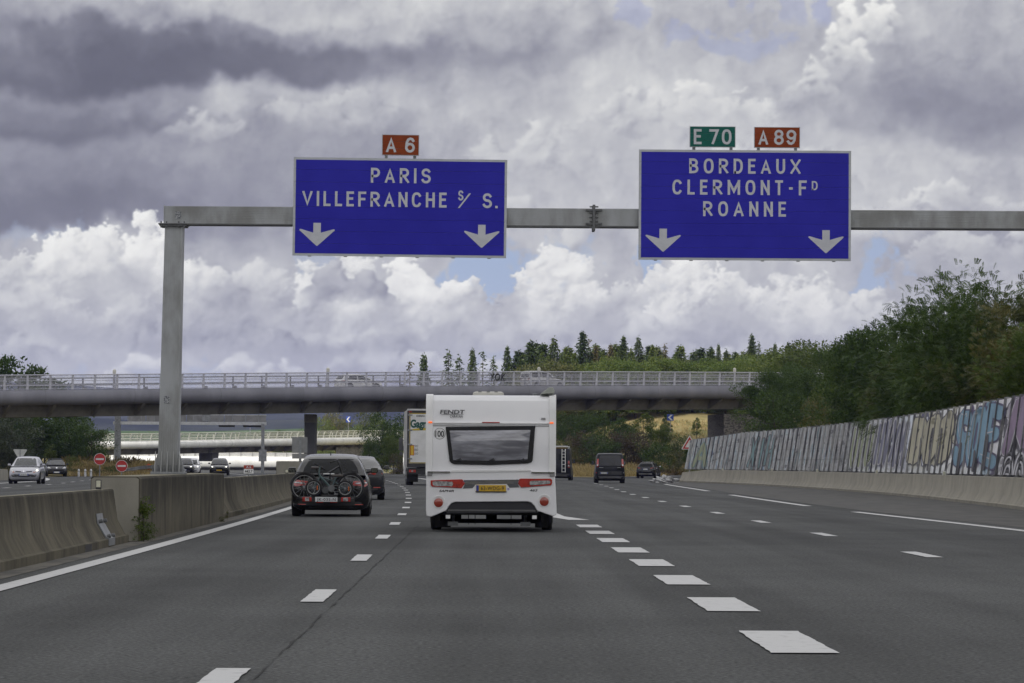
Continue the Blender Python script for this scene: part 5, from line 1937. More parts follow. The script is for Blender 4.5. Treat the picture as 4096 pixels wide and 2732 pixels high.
def conifer_proto(seed, H, Wd, nb, dens, bare=0.1, leaf=0.34):
    r = np.random.default_rng(seed)
    mb = MB()
    mb.tube([(0, 0, -0.5), (0.02, 0.02, H * 0.5), (0, 0, H)], [0.13, 0.09, 0.01], 6)
    Q = []
    for i in range(nb):
        t = bare + (1 - bare) * (i + r.uniform(0, 1)) / nb
        z = H * t
        L = Wd / 2 * (1 - t) ** 1.05 * r.uniform(0.55, 1.2) + 0.12
        an = i * 2.4 + r.uniform(-.4, .4)
        tip = np.array((cos(an) * L, sin(an) * L, z - L * r.uniform(0.05, 0.4)))
        st = np.array((0, 0, z))
        mb.tube([st, tip], [0.03, 0.008], 4, caps=False)
        m = max(3, int(dens * (L + 0.35)))
        k = r.uniform(0.12, 1.05, m)[:, None]
        P = st + (tip - st) * k + r.standard_normal((m, 3)) * np.array((0.14, 0.14, 0.08)) * (0.5 + 0.5 * L)
        o = unit((tip - st)[None] * np.ones((m, 1)))
        Q.append(leaf_quads(P, leaf, r, -0.25, o * 1.2, 0.42))
    m = 14
    P = np.array((0, 0, H * 0.97)) + r.standard_normal((m, 3)) * np.array((0.06, 0.06, 0.25))
    Q.append(leaf_quads(P, leaf * 0.8, r, 1.2, None, 0.4))
    return mb, np.concatenate(Q)


leaf_dark = leaf_mat('leaf_dark', [(.018, .040, .009, 1), (.034, .068, .013, 1), (.058, .102, .018, 1), (.098, .138, .026, 1)], 0.2)
leaf_mid = leaf_mat('leaf_mid', [(.028, .052, .010, 1), (.054, .094, .016, 1), (.094, .130, .024, 1), (.145, .16, .035, 1)], 0.25)
leaf_olive = leaf_mat('leaf_olive', [(.036, .046, .014, 1), (.070, .080, .023, 1), (.11, .108, .032, 1), (.16, .125, .042, 1)], 0.2)
leaf_light = leaf_mat('leaf_light', [(.042, .068, .014, 1), (.072, .105, .018, 1), (.11, .145, .026, 1), (.16, .18, .045, 1)], 0.3)
leaf_grey = leaf_mat('leaf_grey', [(.040, .052, .032, 1), (.065, .080, .050, 1), (.095, .11, .070, 1)], 0.15)
leaf_brown = leaf_mat('leaf_brown', [(.038, .030, .018, 1), (.065, .048, .026, 1), (.10, .07, .038, 1), (.05, .055, .02, 1)], 0.1)
needle = leaf_mat('needle_dark', [(.018, .034, .012, 1), (.032, .055, .015, 1), (.055, .080, .020, 1), (.085, .105, .028, 1)], 0.12)
needle_b = leaf_mat('needle_brown', [(.045, .048, .018, 1), (.085, .078, .030, 1), (.13, .10, .045, 1), (.075, .085, .028, 1)], 0.12)
needle_l = leaf_mat('needle_light', [(.035, .060, .014, 1), (.065, .095, .018, 1), (.10, .125, .026, 1), (.14, .155, .04, 1)], 0.18)

PROTO = {}


def proto(key, mb, Q, mats):
    tm = mb.mesh(key + '_trunk')
    tm.materials.append(bark)
    tm.polygons.foreach_set('use_smooth', [True] * len(tm.polygons))
    PROTO[key] = (tm, {k: quads_mesh(key + '_crown', Q, 4, m) for k, m in mats.items()})


def plant(key, mk, x, y, s, label, cat='tree', name='tree', group=None, rz=None, sz=None, z=None, sx=None):
    tm, cms = PROTO[key]
    zz = float(ground_z(x, y)) - 0.1 if z is None else z
    e = empty(name, (x, y, zz), random.uniform(0, 6.28) if rz is None else rz, label, cat, group)
    e.scale = ((sx or s), (sx or s), sz or s)
    for nm, me in (('trunk' if cat == 'tree' else 'stem', tm), ('crown' if cat == 'tree' else 'foliage', cms[mk])):
        o = bpy.data.objects.new(nm, me)
        col.objects.link(o)
        o.parent = e
    return e


AM = {'dark': leaf_dark, 'mid': leaf_mid, 'olive': leaf_olive, 'light': leaf_light, 'grey': leaf_grey, 'brown': leaf_brown}
proto('robinia_a', *tree_proto(11, 8.0, 6.0, 1.0, 115, 92, 0.34, 'frond', 'round', 0.30, 16), {k: AM[k] for k in ('dark', 'mid', 'olive')})
proto('robinia_b', *tree_proto(12, 8.0, 5.4, 0.8, 105, 92, 0.33, 'frond', 'dome', 0.30, 14), {k: AM[k] for k in ('dark', 'mid', 'olive')})
proto('robinia_c', *tree_proto(19, 8.0, 5.0, 0.8, 92, 88, 0.33, 'frond', 'tall', 0.26, 20), {k: AM[k] for k in ('dark', 'mid', 'olive')})
proto('broad_a', *tree_proto(13, 8.0, 6.4, 0.6, 70, 150, 0.25, 'leaf', 'round', 0.32, 10), AM)
proto('broad_b', *tree_proto(14, 8.0, 5.6, 0.4, 64, 150, 0.24, 'leaf', 'dome', 0.32, 10), AM)
proto('broad_c', *tree_proto(15, 8.0, 5.0, 0.8, 54, 130, 0.24, 'leaf', 'tall', 0.28, 12), AM)
proto('fine_a', *tree_proto(41, 8.0, 6.4, 0.4, 100, 480, 0.16, 'leaf', 'round', 0.30, 10), AM)
proto('fine_b', *tree_proto(42, 8.0, 6.0, 0.3, 96, 480, 0.16, 'leaf', 'dome', 0.30, 10), AM)
proto('shrub_a', *tree_proto(16, 3.0, 3.4, 0.0, 34, 120, 0.16, 'leaf', 'dome', 0.38, 6, 0.05), AM)
proto('shrub_b', *tree_proto(17, 3.0, 3.0, 0.0, 30, 110, 0.15, 'leaf', 'round', 0.40, 8, 0.05), AM)
proto('young', *tree_proto(18, 3.0, 1.9, 0.1, 26, 60, 0.14, 'leaf', 'cone', 0.30, 12, 0.03), AM)
CM = {'dark': needle, 'brown': needle_b, 'light': needle_l}
proto('conifer_a', *conifer_proto(31, 11, 8.4, 150, 34), CM)
proto('conifer_b', *conifer_proto(32, 11, 7.6, 135, 30), CM)
proto('conifer_c', *conifer_proto(33, 11, 9.0, 120, 26, 0.12), CM)
proto('conifer_thin', *conifer_proto(34, 11, 5.4, 80, 12, 0.22), CM)
proto('conifer_bare', *conifer_proto(35, 11, 2.2, 44, 1.2, 0.3), CM)


def Xp(px, d):
    return d * (px - 1112) / 8150.0


# ---- right bank, behind the graffiti wall: (prototype, leaf, x, y, crown top above the road, width factor, label)
G_R = 'trees on the bank behind the graffiti wall'
for key, mk, x, y, top, wf, lb in [
    ('robinia_a', 'dark', 19.9, 150, 9.75, 1.0, 'tallest dark feathery tree on the right bank, its top fanning out against the sky'),
    ('robinia_c', 'olive', 22.6, 146, 9.3, 1.2, 'feathery olive tree at the right edge with thin bare twigs at its top'),
    ('robinia_b', 'mid', 18.6, 122, 6.6, 1.1, 'low feathery olive green tree leaning over the nearest graffiti panels'),
    ('robinia_a', 'mid', 20.9, 168, 7.7, 0.95, 'mid green feathery tree just left of the tallest tree on the bank'),
    ('fine_b', 'dark', 23.0, 208, 10.2, 0.95, 'dark rounded tree on the right bank, second in height, against the clouds'),
    ('robinia_b', 'olive', 22.0, 185, 7.3, 1.1, 'olive feathery tree in the middle of the right bank below the dark rounded one'),
    ('fine_a', 'dark', 26.5, 262, 10.4, 0.95, 'dark tree between the bridge end and the dark rounded tree'),
    ('fine_a', 'dark', 24.0, 290, 9.9, 1.0, 'dense dark tree hiding the right end of the grey overpass'),
    ('fine_b', 'dark', 26.6, 300, 10.2, 0.95, 'dark leafy tree behind the dense one at the end of the overpass, a little taller'),
    ('robinia_a', 'dark', 20.4, 163, 9.7, 0.95, 'dark feathery tree close left of the tallest tree, almost as high'),
    ('fine_a', 'mid', 27.5, 240, 8.6, 0.95, 'mid green leafy tree above the middle of the wall, left of the dark rounded one'),
    ('robinia_b', 'mid', 28.0, 282, 9.0, 0.8, 'green tree tucked behind the one hiding the end of the overpass'),
    ('robinia_c', 'dark', 21.5, 158, 7.3, 1.1, 'dark feathery tree filling the bank under the tallest tree'),
    ('robinia_b', 'olive', 20.4, 133, 6.9, 1.1, 'yellowish feathery tree above the blue graffiti letters'),
    ('robinia_a', 'dark', 24.5, 225, 8.4, 0.9, 'dark feathery tree above the grey panels in the middle of the wall'),
    ('robinia_c', 'mid', 24.2, 175, 8.8, 1.2, 'tall loose tree behind the olive one in the middle of the bank'),
]:
    g = float(ground_z(x, y)) - 0.1
    h = (top - g) * 0.94
    plant(key, mk, max(x, wall_x(y) + 1.0 + 2.6 * h / 8 * wf), y, h / 8.0, lb, group=G_R, sx=h / 8.0 * wf)
for key, mk, x, y, s, lb in [
    ('shrub_a', 'olive', 20.0, 212, 0.85, 'olive shrub on the bank crest above the middle of the graffiti wall'),
    ('shrub_b', 'brown', 21.3, 225, 0.75, 'brown dry shrub by the weeds above the far half of the wall'),
    ('shrub_a', 'dark', 21.0, 196, 1.0, 'dark shrub under the olive feathery tree behind the wall'),
    ('shrub_a', 'mid', 19.6, 176, 0.95, 'green shrub right behind the violet graffiti panels'),
    ('shrub_b', 'olive', 18.9, 158, 1.0, 'olive shrub right behind the cream graffiti letters'),
    ('shrub_a', 'dark', 18.5, 139, 1.0, 'dark shrub behind the panel joint between cream and blue graffiti'),
    ('shrub_b', 'mid', 17.6, 118, 1.0, 'green shrub right behind the blue graffiti letters'),
    ('shrub_a', 'olive', 17.0, 105, 1.0, 'olive shrub at the right edge behind the violet swirls'),
    ('shrub_b', 'olive', 22.5, 230, 1.2, 'olive shrub behind the weeds in the far third of the graffiti wall'),
    ('shrub_a', 'dark', 25.5, 214, 1.3, 'dark shrub below the dark rounded tree on the bank'),
    ('shrub_b', 'mid', 23.5, 190, 1.3, 'green shrub below the olive tree in the middle of the bank'),
    ('shrub_a', 'mid', 24.4, 248, 1.1, 'green shrub below the dense tree at the end of the overpass'),
    ('shrub_b', 'dark', 23.0, 238, 0.9, 'dark low shrub above the far grey panels of the wall'),
    ('shrub_b', 'dark', 21.5, 262, 1.3, 'dark shrub at the foot of the dense tree beside the abutment'),
]:
    plant(key, mk, max(x, wall_x(y) + 1.2 + 1.75 * s), y, s, lb, 'shrub', 'shrub', 'shrubs on the bank behind the graffiti wall', z=float(ground_z(x, y)) + 0.7)

# ---- trees on the far side of the opposite carriageway
G_L = 'trees left of the opposite carriageway'
for key, mk, px, d, top, wf, lb in [
    ('broad_c', 'dark', 20, 352, 11.5, 1.3, 'dark tree at the left edge rising above the overpass parapet'),
    ('broad_c', 'dark', 92, 356, 10.7, 1.25, 'dark tree above the overpass, just right of the one at the left edge'),
    ('broad_a', 'dark', 168, 345, 5.7, 1.25, 'broad dark tree under the overpass left of the far gantry'),
    ('broad_b', 'dark', 213, 341, 5.0, 0.95, 'dark rounded tree whose right edge touches the far gantry post'),
    ('broad_a', 'grey', 30, 338, 5.9, 1.1, 'grey green tree under the overpass above the silver hatchback'),
    ('broad_b', 'dark', 105, 345, 5.2, 1.2, 'dark tree under the overpass behind the dark oncoming hatchback'),
    ('broad_b', 'grey', -18, 340, 6.5, 1.0, 'grey green tree cut by the left edge under the overpass'),
    ('broad_c', 'dark', 60, 344, 7.0, 1.2, 'dark tree filling the gap under the overpass behind the grey green tree'),
    ('broad_a', 'light', 160, 372, 7.3, 0.8, 'yellow green sunlit tree top showing just under the overpass at left'),
]:
    x = Xp(px, d)
    g = float(ground_z(x, d)) - 0.1
    plant(key, mk, x, d, (top - g) / 8.0, lb, group=G_L, sx=(top - g) / 8 * wf)
for key, mk, px, d, s, sx, lb in [
    ('young', 'light', 117, 318, 0.95, 1.15, 'pale green young tree above the dark oncoming hatchback'),
    ('shrub_b', 'light', 168, 318, 0.6, 0.5, 'small yellow green shrub right of the pale young tree'),
    ('shrub_b', 'mid', 83, 313, 0.45, 0.5, 'low green shrub between the two oncoming hatchbacks'),
    ('shrub_b', 'dark', 161, 305, 0.26, 0.3, 'small dark tuft left of the white bollards'),
    ('shrub_b', 'dark', 250, 306, 0.30, 0.3, 'small dark tuft between the two no entry signs'),
    ('shrub_a', 'dark', 280, 305, 0.26, 0.3, 'small dark tuft under the lower no entry sign'),
    ('shrub_a', 'olive', 236, 304, 0.22, 0.3, 'small olive tuft under the higher no entry sign'),
    ('shrub_b', 'dark', 181, 305, 0.24, 0.25, 'small dark tuft just left of the first bollard'),
    ('shrub_b', 'olive', 220, 304, 0.26, 0.26, 'small olive tuft just right of the last bollard'),
    ('shrub_b', 'mid', 265, 304, 0.34, 0.25, 'small green tuft at the post of the lower no entry sign'),
]:
    plant(key, mk, Xp(px, d), d, s, lb, 'shrub', 'shrub', 'shrubs beyond the median', sx=sx)

# ---- bushes left of the lorry and the sunlit trees beyond the far bridge
G_M = 'bushes on the bend left of the lorry'
for key, mk, px, d, top, wf, lb in [
    ('broad_a', 'dark', 878, 420, 7.3, 0.75, 'tall dark bush left of the lorry under the overpass'),
    ('broad_b', 'dark', 850, 415, 4.4, 0.7, 'lower dark bush sloping down to the sedan roof'),
    ('broad_b', 'mid', 905, 412, 4.6, 0.85, 'mid green bush between the tall dark bush and the lorry'),
    ('broad_a', 'dark', 925, 425, 7.0, 0.8, 'dark bush half hidden behind the lorry'),
    ('shrub_b', 'brown', 915, 405, 2.3, 1.0, 'brownish low bush beside the lorry wheels'),
]:
    x = Xp(px, d)
    n_ = 3.0 if key.startswith('shrub') else 8.0
    plant(key, mk, x, d, (top + 0.1) / n_, lb, group=G_M, sx=(top + .1) / n_ * wf)
G_F = 'trees beyond the far white bridge'
for key, mk, px, d, top, wf, lb in [
    ('broad_a', 'light', 738, 650, 9.6, 0.75, 'bright yellow green tree just right of the bridge pier'),
    ('broad_b', 'olive', 775, 670, 11.0, 0.8, 'olive brown tree left of the chevron sign'),
    ('broad_a', 'olive', 845, 660, 11.2, 0.8, 'olive brown tree right of the chevron sign'),
    ('broad_b', 'light', 818, 655, 8.5, 0.7, 'yellow green tree right behind the chevron sign'),
    ('broad_b', 'mid', 655, 680, 7.6, 0.8, 'low green tree left of the bridge pier'),
    ('broad_a', 'light', 870, 640, 9.5, 0.8, 'light green tree above the far bridge end'),
    ('broad_a', 'light', 715, 640, 3.4, 1.3, 'sunlit bush under the far bridge right of the pier'),
    ('broad_b', 'light', 760, 640, 3.6, 1.2, 'sunlit bush under the far bridge left of its abutment'),
    ('broad_b', 'mid', 640, 650, 3.2, 1.5, 'sunlit bush under the far bridge right of the gantry post'),
    ('broad_a', 'mid', 690, 655, 3.3, 1.4, 'green bush under the far bridge behind the sign back'),
]:
    plant(key, mk, Xp(px, d), d, top / 8.0, lb, group=G_F, sx=top / 8 * wf, z=0)

# ---- bushes in the wedge between the motorway and the slip road
G_W = 'bushes in the wedge under the right half of the overpass'
for key, mk, px, d, top, wf, lb in [
    ('broad_a', 'dark', 1300, 428, 7.4, 0.72, 'dark bush right of the caravan roof under the overpass'),
    ('broad_b', 'mid', 1345, 432, 7.6, 0.75, 'mid green bush above the van with the ladder'),
    ('broad_a', 'dark', 1392, 428, 7.4, 0.72, 'dark bush above the black van'),
    ('broad_b', 'dark', 1436, 430, 7.0, 0.72, 'dark bush right above the gap between van and small hatchback'),
    ('broad_c', 'mid', 1478, 436, 7.5, 0.9, 'mid green bush under the overpass above the small hatchback'),
    ('broad_b', 'mid', 1520, 432, 6.2, 0.7, 'mid green bush left of the right chevron sign'),
    ('broad_a', 'dark', 1560, 428, 4.9, 0.8, 'dark bush below the right chevron sign'),
    ('broad_b', 'dark', 1600, 430, 4.2, 0.9, 'dark bush behind the warning triangle'),
    ('broad_c', 'light', 1600, 455, 7.3, 0.6, 'light green bush on the dry slope left of the abutment'),
    ('broad_c', 'dark', 1528, 447, 7.6, 0.45, 'slim dark tree left of the right chevron sign'),
]:
    x = Xp(px, d)
    g = float(ground_z(x, d)) - 0.1
    plant(key, mk, x, d, (top - g) / 8, lb, 'shrub', 'shrub', G_W, sx=(top - g) / 8 * wf * 1.15)
for key, mk, px, d, top, wf, lb in [
    ('shrub_a', 'brown', 1330, 414, 3.9, 0.9, 'grey brown bush behind the van with the ladder'),
    ('shrub_b', 'dark', 1362, 410, 3.6, 1.0, 'dark bush right behind the left side of the black van'),
    ('shrub_a', 'brown', 1425, 414, 3.9, 0.9, 'grey brown bush behind the right side of the black van'),
    ('shrub_b', 'brown', 1465, 414, 3.8, 0.9, 'grey brown bush above the roof of the small hatchback'),
    ('shrub_a', 'dark', 1500, 412, 3.2, 1.0, 'dark bush right of the small hatchback'),
    ('shrub_b', 'olive', 1540, 414, 3.0, 1.0, 'olive bush left of the end of the graffiti wall'),
    ('shrub_a', 'dark', 1395, 412, 3.0, 1.0, 'dark bush right behind the roof of the black van'),
    ('shrub_b', 'olive', 1300, 410, 2.8, 1.0, 'olive bush between the caravan and the van with the ladder'),
]:
    x = Xp(px, d)
    plant(key, mk, x, d, top / 3.0, lb, 'shrub', 'shrub', G_W, sx=top / 3.0 * wf)

# ---- conifers on the rise behind the overpass, from left to right: (kind, needles, px, top px, label)
G_C = 'conifers on the rise behind the overpass'
for key, mk, px, ty, d, wf, lb in [
    ('conifer_bare', 'brown', 941, 836, 500, 1, 'bare thin conifer at the left end of the row, above the lorry'),
    ('conifer_b', 'dark', 973, 823, 505, .62, 'dark conifer above the left edge of the caravan'),
    ('conifer_thin', 'dark', 1030, 815, 510, 1, 'see-through slim conifer above the caravan badge'),
    ('conifer_thin', 'dark', 1055, 826, 505, .9, 'short thin conifer between two taller slim ones above the caravan'),
    ('conifer_b', 'dark', 1085, 811, 500, .55, 'slim dark conifer left of the spray tag on the parapet'),
    ('conifer_bare', 'dark', 1109, 812, 505, 1, 'bare pole of a conifer just left of the spray tag'),
    ('conifer_thin', 'dark', 1134, 828, 500, 1, 'small sparse conifer right above the spray tag'),
    ('conifer_b', 'dark', 1165, 804, 505, .62, 'dark conifer first to the right of the spray tag'),
    ('conifer_c', 'dark', 1193, 826, 495, .55, 'short wide conifer second to the right of the spray tag'),
    ('conifer_a', 'dark', 1218, 789, 505, .8, 'full dark conifer above the caravan roof fin'),
    ('conifer_c', 'dark', 1272, 783, 500, .85, 'broad dark conifer left of the tallest one'),
    ('conifer_b', 'light', 1300, 806, 495, .7, 'lighter green conifer in the dip left of the tallest one'),
    ('conifer_a', 'dark', 1338, 767, 500, .85, 'tallest dark conifer in the row above the overpass'),
    ('conifer_bare', 'brown', 1352, 782, 510, 1, 'dead grey spire right beside the tallest conifer'),
    ('conifer_b', 'brown', 1368, 800, 500, .7, 'rusty conifer right of the tallest one'),
    ('conifer_b', 'brown', 1402, 797, 500, .7, 'brown tinged conifer above the gap right of the grey vehicle on the bridge'),
    ('conifer_a', 'dark', 1432, 777, 500, .72, 'dark conifer, first of the pair under the left end of the Bordeaux sign'),
    ('conifer_c', 'dark', 1466, 780, 505, .8, 'dark conifer, second of the pair under the left end of the Bordeaux sign'),
    ('conifer_b', 'light', 1498, 797, 495, .8, 'green conifer between the pair and the sparse brown one'),
    ('conifer_thin', 'brown', 1527, 796, 500, 1.1, 'sparse brown conifer under the left arrow of the Bordeaux sign'),
    ('conifer_thin', 'dark', 1572, 820, 500, .9, 'low thin conifer right of the sparse brown one'),
    ('conifer_thin', 'dark', 1600, 808, 505, .9, 'thin conifer standing alone over the pale trees'),
    ('conifer_b', 'dark', 1633, 800, 500, .55, 'left one of three slim conifers standing close together'),
    ('conifer_b', 'dark', 1650, 795, 505, .5, 'middle one of three slim conifers standing close together'),
    ('conifer_thin', 'dark', 1668, 806, 500, .9, 'right one of three slim conifers standing close together'),
    ('conifer_b', 'light', 1693, 816, 500, .6, 'small green conifer left of the tall pointed one at right'),
    ('conifer_a', 'dark', 1727, 771, 500, .62, 'tall pointed conifer under the middle of the Bordeaux sign'),
    ('conifer_thin', 'dark', 1743, 790, 505, .8, 'thin conifer close right of the tall pointed one'),
    ('conifer_b', 'dark', 1780, 793, 500, .6, 'dark conifer under the right arrow of the Bordeaux sign'),
    ('conifer_b', 'dark', 1812, 790, 505, .6, 'last dark conifer at the right end of the row'),
    ('conifer_c', 'light', 1245, 815, 495, .7, 'low light green conifer right of the full dark one above the caravan fin'),
    ('conifer_c', 'light', 1320, 815, 490, .7, 'low light green conifer at the foot of the tallest one'),
    ('conifer_c', 'light', 1385, 812, 490, .7, 'low light green conifer right of the rusty one'),
    ('conifer_c', 'light', 1450, 805, 490, .8, 'low light green conifer in front of the dark pair'),
]:
    x = Xp(px, d)
    g = float(ground_z(x, d)) - 0.3
    top = 1.2 + (1068.5 - ty) * d / 8150
    plant(key, mk, x, d, (top - g) / 11, lb, name='conifer', group=G_C, sx=max(0.55, (top - g) / 11 * wf * 1.15))
r = np.random.default_rng(9)
for k in range(34):
    px = 1188 + k * 20 + r.uniform(-7, 7)
    d = r.uniform(508, 545)
    x = Xp(px, d)
    g = float(ground_z(x, d)) - 0.3
    top = 1.2 + (1068.5 - r.uniform(793, 824)) * d / 8150
    plant(('conifer_a', 'conifer_b', 'conifer_c')[k % 3], ('dark', 'light', 'dark', 'dark', 'light')[k % 5] if k % 7 else 'dark', x, d, (top - g) / 11,
          'conifer of middle height in the dense second row behind the taller conifers', name='conifer', group='second row of conifers behind the overpass', sx=max(0.6, (top - g) / 11 * 1.5))
G_P = 'pale leafy trees among the conifers'
for key, mk, px, ty, d, wf, lb in [
    ('fine_b', 'mid', 1415, 826, 480, .8, 'green leafy tree in front of the conifers above the parked gap of the bridge'),
    ('fine_b', 'mid', 1555, 828, 485, .9, 'pale leafy tree below the sparse brown conifer'),
    ('fine_a', 'olive', 1590, 832, 490, .9, 'olive leafy tree below the lone thin conifer'),
    ('fine_b', 'mid', 1625, 828, 485, .8, 'pale leafy tree left of the three slim conifers'),
    ('fine_a', 'mid', 1665, 830, 480, .9, 'yellowish leafy tree under the three slim conifers'),
    ('fine_b', 'mid', 1705, 822, 485, .9, 'green leafy tree under the tall pointed conifer'),
    ('fine_a', 'light', 1750, 820, 480, .9, 'light green leafy tree right of the tall pointed conifer'),
    ('fine_b', 'mid', 1795, 815, 475, .9, 'light green leafy tree between the last two dark conifers'),
    ('fine_a', 'light', 1838, 806, 470, .9, 'pale tree right of the last dark conifer'),
    ('fine_a', 'light', 1888, 777, 430, .9, 'sunlit yellow green round tree behind the right end of the overpass'),
    ('fine_b', 'mid', 1510, 826, 480, .8, 'green leafy tree left of the sparse brown conifer'),
    ('fine_b', 'mid', 1345, 838, 475, .9, 'low green leafy tree under the tallest conifer'),
    ('fine_b', 'olive', 1290, 836, 475, .9, 'low olive leafy tree above the grey vehicle on the bridge'),
    ('fine_b', 'olive', 1235, 845, 480, .9, 'low olive leafy tree under the full dark conifer'),
    ('fine_b', 'mid', 1460, 832, 475, .9, 'low green leafy tree under the dark pair of conifers'),
]:
    x = Xp(px, d)
    g = float(ground_z(x, d)) - 0.3
    top = 1.2 + (1068.5 - ty) * d / 8150
    plant(key, mk, x, d, (top - g) / 8, lb, group=G_P, sx=(top - g) / 8 * wf * 1.6)

# ---- weeds in the median
plant('young', 'mid', -5.16, 54.0, 0.24, 'green weed bush growing at the joint between the near barrier and the tall block', 'plant', 'weed', sx=0.26, sz=0.23, z=0)
plant('shrub_b', 'mid', -5.22, 54.3, 0.10, 'low leafy weed at the foot of the tall block beside the weed bush', 'plant', 'weed', sx=0.13, z=0)
plant('shrub_b', 'olive', -5.33, 72.4, 0.035, 'tiny weed at the kerb near the far end of the tall block', 'plant', 'weed', sx=0.04, z=0)
plant('young', 'olive', -5.40, 75.0, 0.07, 'thin dry weed where the tall block meets the next barrier', 'plant', 'weed', sx=0.05, z=0)


# ---- dry grass: tufts along the verges and tall weeds behind the wall
def tufts(pts, h0, h1, mat, name, per=9):
    r = np.random.default_rng(77)
    P = np.repeat(np.array(pts), per, 0)
    n = len(P)
    P = P + r.standard_normal((n, 3)) * np.array((0.18, 0.18, 0.0))
    hgt = r.uniform(h0, h1, n)[:, None]
    a = unit(r.standard_normal((n, 3)) * np.array((0.45, 0.45, 0.0)) + np.array((0, 0, 1.0)))
    b = unit(np.cross(a, r.standard_normal((n, 3)))) * hgt * 0.07
    Q = np.stack([P - b, P + b, P + a * hgt + b * 0.4 + a[:, [1, 0, 2]] * np.array((1, 1, 0)) * hgt * 0.12, P + a * hgt - b * 0.4], 1)
    me = quads_mesh(name, Q, 4, mat)
    return tag(link_mesh(name, me), kind='stuff')


straw = leaf_mat('straw', [(.20, .14, .060, 1), (.32, .24, .105, 1), (.44, .35, .17, 1), (.20, .18, .07, 1)], 0.15, 0.8, 0.25)
rust = leaf_mat('rust_weed', [(.05, .04, .018, 1), (.10, .065, .028, 1), (.15, .10, .04, 1), (.07, .075, .025, 1)], 0.15, 0.8, 0.4)
r = np.random.default_rng(5)
pts = []
for k in range(5200):                                               # wedge between motorway and slip road
    y = r.uniform(378, 470)
    x0 = dash_x(y) + 13
    x1 = float(np.interp(y, [p[1] for p in ramp_line(-4.6)], [p[0] for p in ramp_line(-4.6)]))
    if x1 > x0:
        x = r.uniform(x0, x1)
        pts.append((x, y, float(ground_z(x, y)) - 0.05))
ISL = lambda y: 0.95 * float(smooth01((y - 303) / 26))
for k in range(2600):                                               # island beyond the median
    y = r.uniform(302, 345)
    x = r.uniform(-35.5 - (y - 302) * 0.15, -28.6 - (y - 302) * 0.05)
    pts.append((x, y, ISL(y)))
tufts(pts, 0.15, 0.5, straw, 'dry_grass')
pts = []
for k in range(900):
    y = r.uniform(186, 256)
    x = wall_x(y) + r.uniform(5.5, 10.0)
    pts.append((x, y, float(ground_z(x, y)) - 0.05))
for k in range(160):
    y = r.uniform(409, 416)
    x = r.uniform(8.5, 23)
    pts.append((x, y, float(ground_z(x, y)) - 0.05))
for k in range(90):
    y = r.uniform(322, 336)
    x = r.uniform(-39.5, -31.5)
    pts.append((x, y, ISL(y)))
tufts(pts, 0.4, 1.0, rust, 'tall_weeds', 7)
# the island the grass stands on
ys_ = list(np.arange(302, 346, 3.0)) + [370, 420]
il = lambda y: float(np.interp(y, [302, 312, 330, 346, 420], [-35.6, -37.5, -43, -48, -60]))
ir = lambda y: float(np.interp(y, [302, 322, 346, 420], [-28.2, -29.0, -31.5, -42]))
mb = MB()
for y in ys_:
    h = ISL(y)
    mb.v += [(il(y), y, 0.02), (il(y) + 1, y, 0.02 + h), (ir(y) - 1, y, 0.02 + h), (ir(y), y, 0.02)]
mb.f += [(4 * i + k, 4 * i + k + 1, 4 * i + k + 5, 4 * i + k + 4) for i in range(len(ys_) - 1) for k in range(3)]
tag(mb.build('grass_island', grass_m), kind='structure')


# ================================================================== far air
def haze(density, color):
    me = MB().box(-2500, 2500, -60, 3650, -2.2, 84).mesh('haze')
    m = bpy.data.materials.new('haze_air')
    m.use_nodes = True
    t = NT(m.node_tree)
    v = t.n('ShaderNodeVolumePrincipled')
    v.inputs['Color'].default_value = (*color, 1)
    v.inputs['Density'].default_value = density
    v.inputs['Anisotropy'].default_value = 0.0
    o = t.n('ShaderNodeOutputMaterial')
    t.l(v.outputs[0], o.inputs['Volume'])
    return tag(link_mesh('haze', me, m), kind='stuff')


haze(0.65e-4, (0.40, 0.44, 1.0))


# ================================================================== vehicles
glass_m = M('car_glass', (0.008, 0.009, 0.010), 0.12, spec=0.14, c2=(0.007, 0.008, 0.009))
glass_g = M('car_glass_grey', (0.04, 0.044, 0.048), 0.07, spec=0.6, c2=(0.015, 0.017, 0.02), vscale=1.5)
lamp_red = M('lamp_red', (0.40, 0.022, 0.012), 0.2, spec=0.8, c2=(0.20, 0.008, 0.006), vscale=14, vlo=0.35, vhi=0.5, coat=0.8)
lamp_orange = M('lamp_orange', (0.55, 0.12, 0.01), 0.25, spec=0.8, coat=0.5)
lamp_clear = M('lamp_clear', (0.62, 0.62, 0.62), 0.12, metal=0.4, c2=(0.25, 0.25, 0.26), vscale=20, coat=1.0)
lamp_lit = M('lamp_lit', (0.9, 0.88, 0.8), 0.2, emit=3.0, ecol=(1.0, 0.95, 0.82))
plate_w = M('plate_white', (0.62, 0.63, 0.64), 0.45, c2=(0.56, 0.57, 0.58))
plate_y = M('plate_yellow', (0.58, 0.36, 0.015), 0.45, c2=(0.52, 0.32, 0.012))
plate_b = M('plate_blue', (0.02, 0.05, 0.30), 0.45)
rim_m = M('wheel_alloy', (0.30, 0.30, 0.31), 0.35, metal=0.8)
under_m = M('underbody', (0.010, 0.010, 0.010), 0.9)


def paint_m(name, c, rough=0.28, metal=0.0):
    return M(name, c, rough, metal=metal, spec=0.4, c2=tuple(v * 0.88 for v in c), vscale=1.3, coat=0.45 if c[0] < 0.05 else 0.9, obj=True)


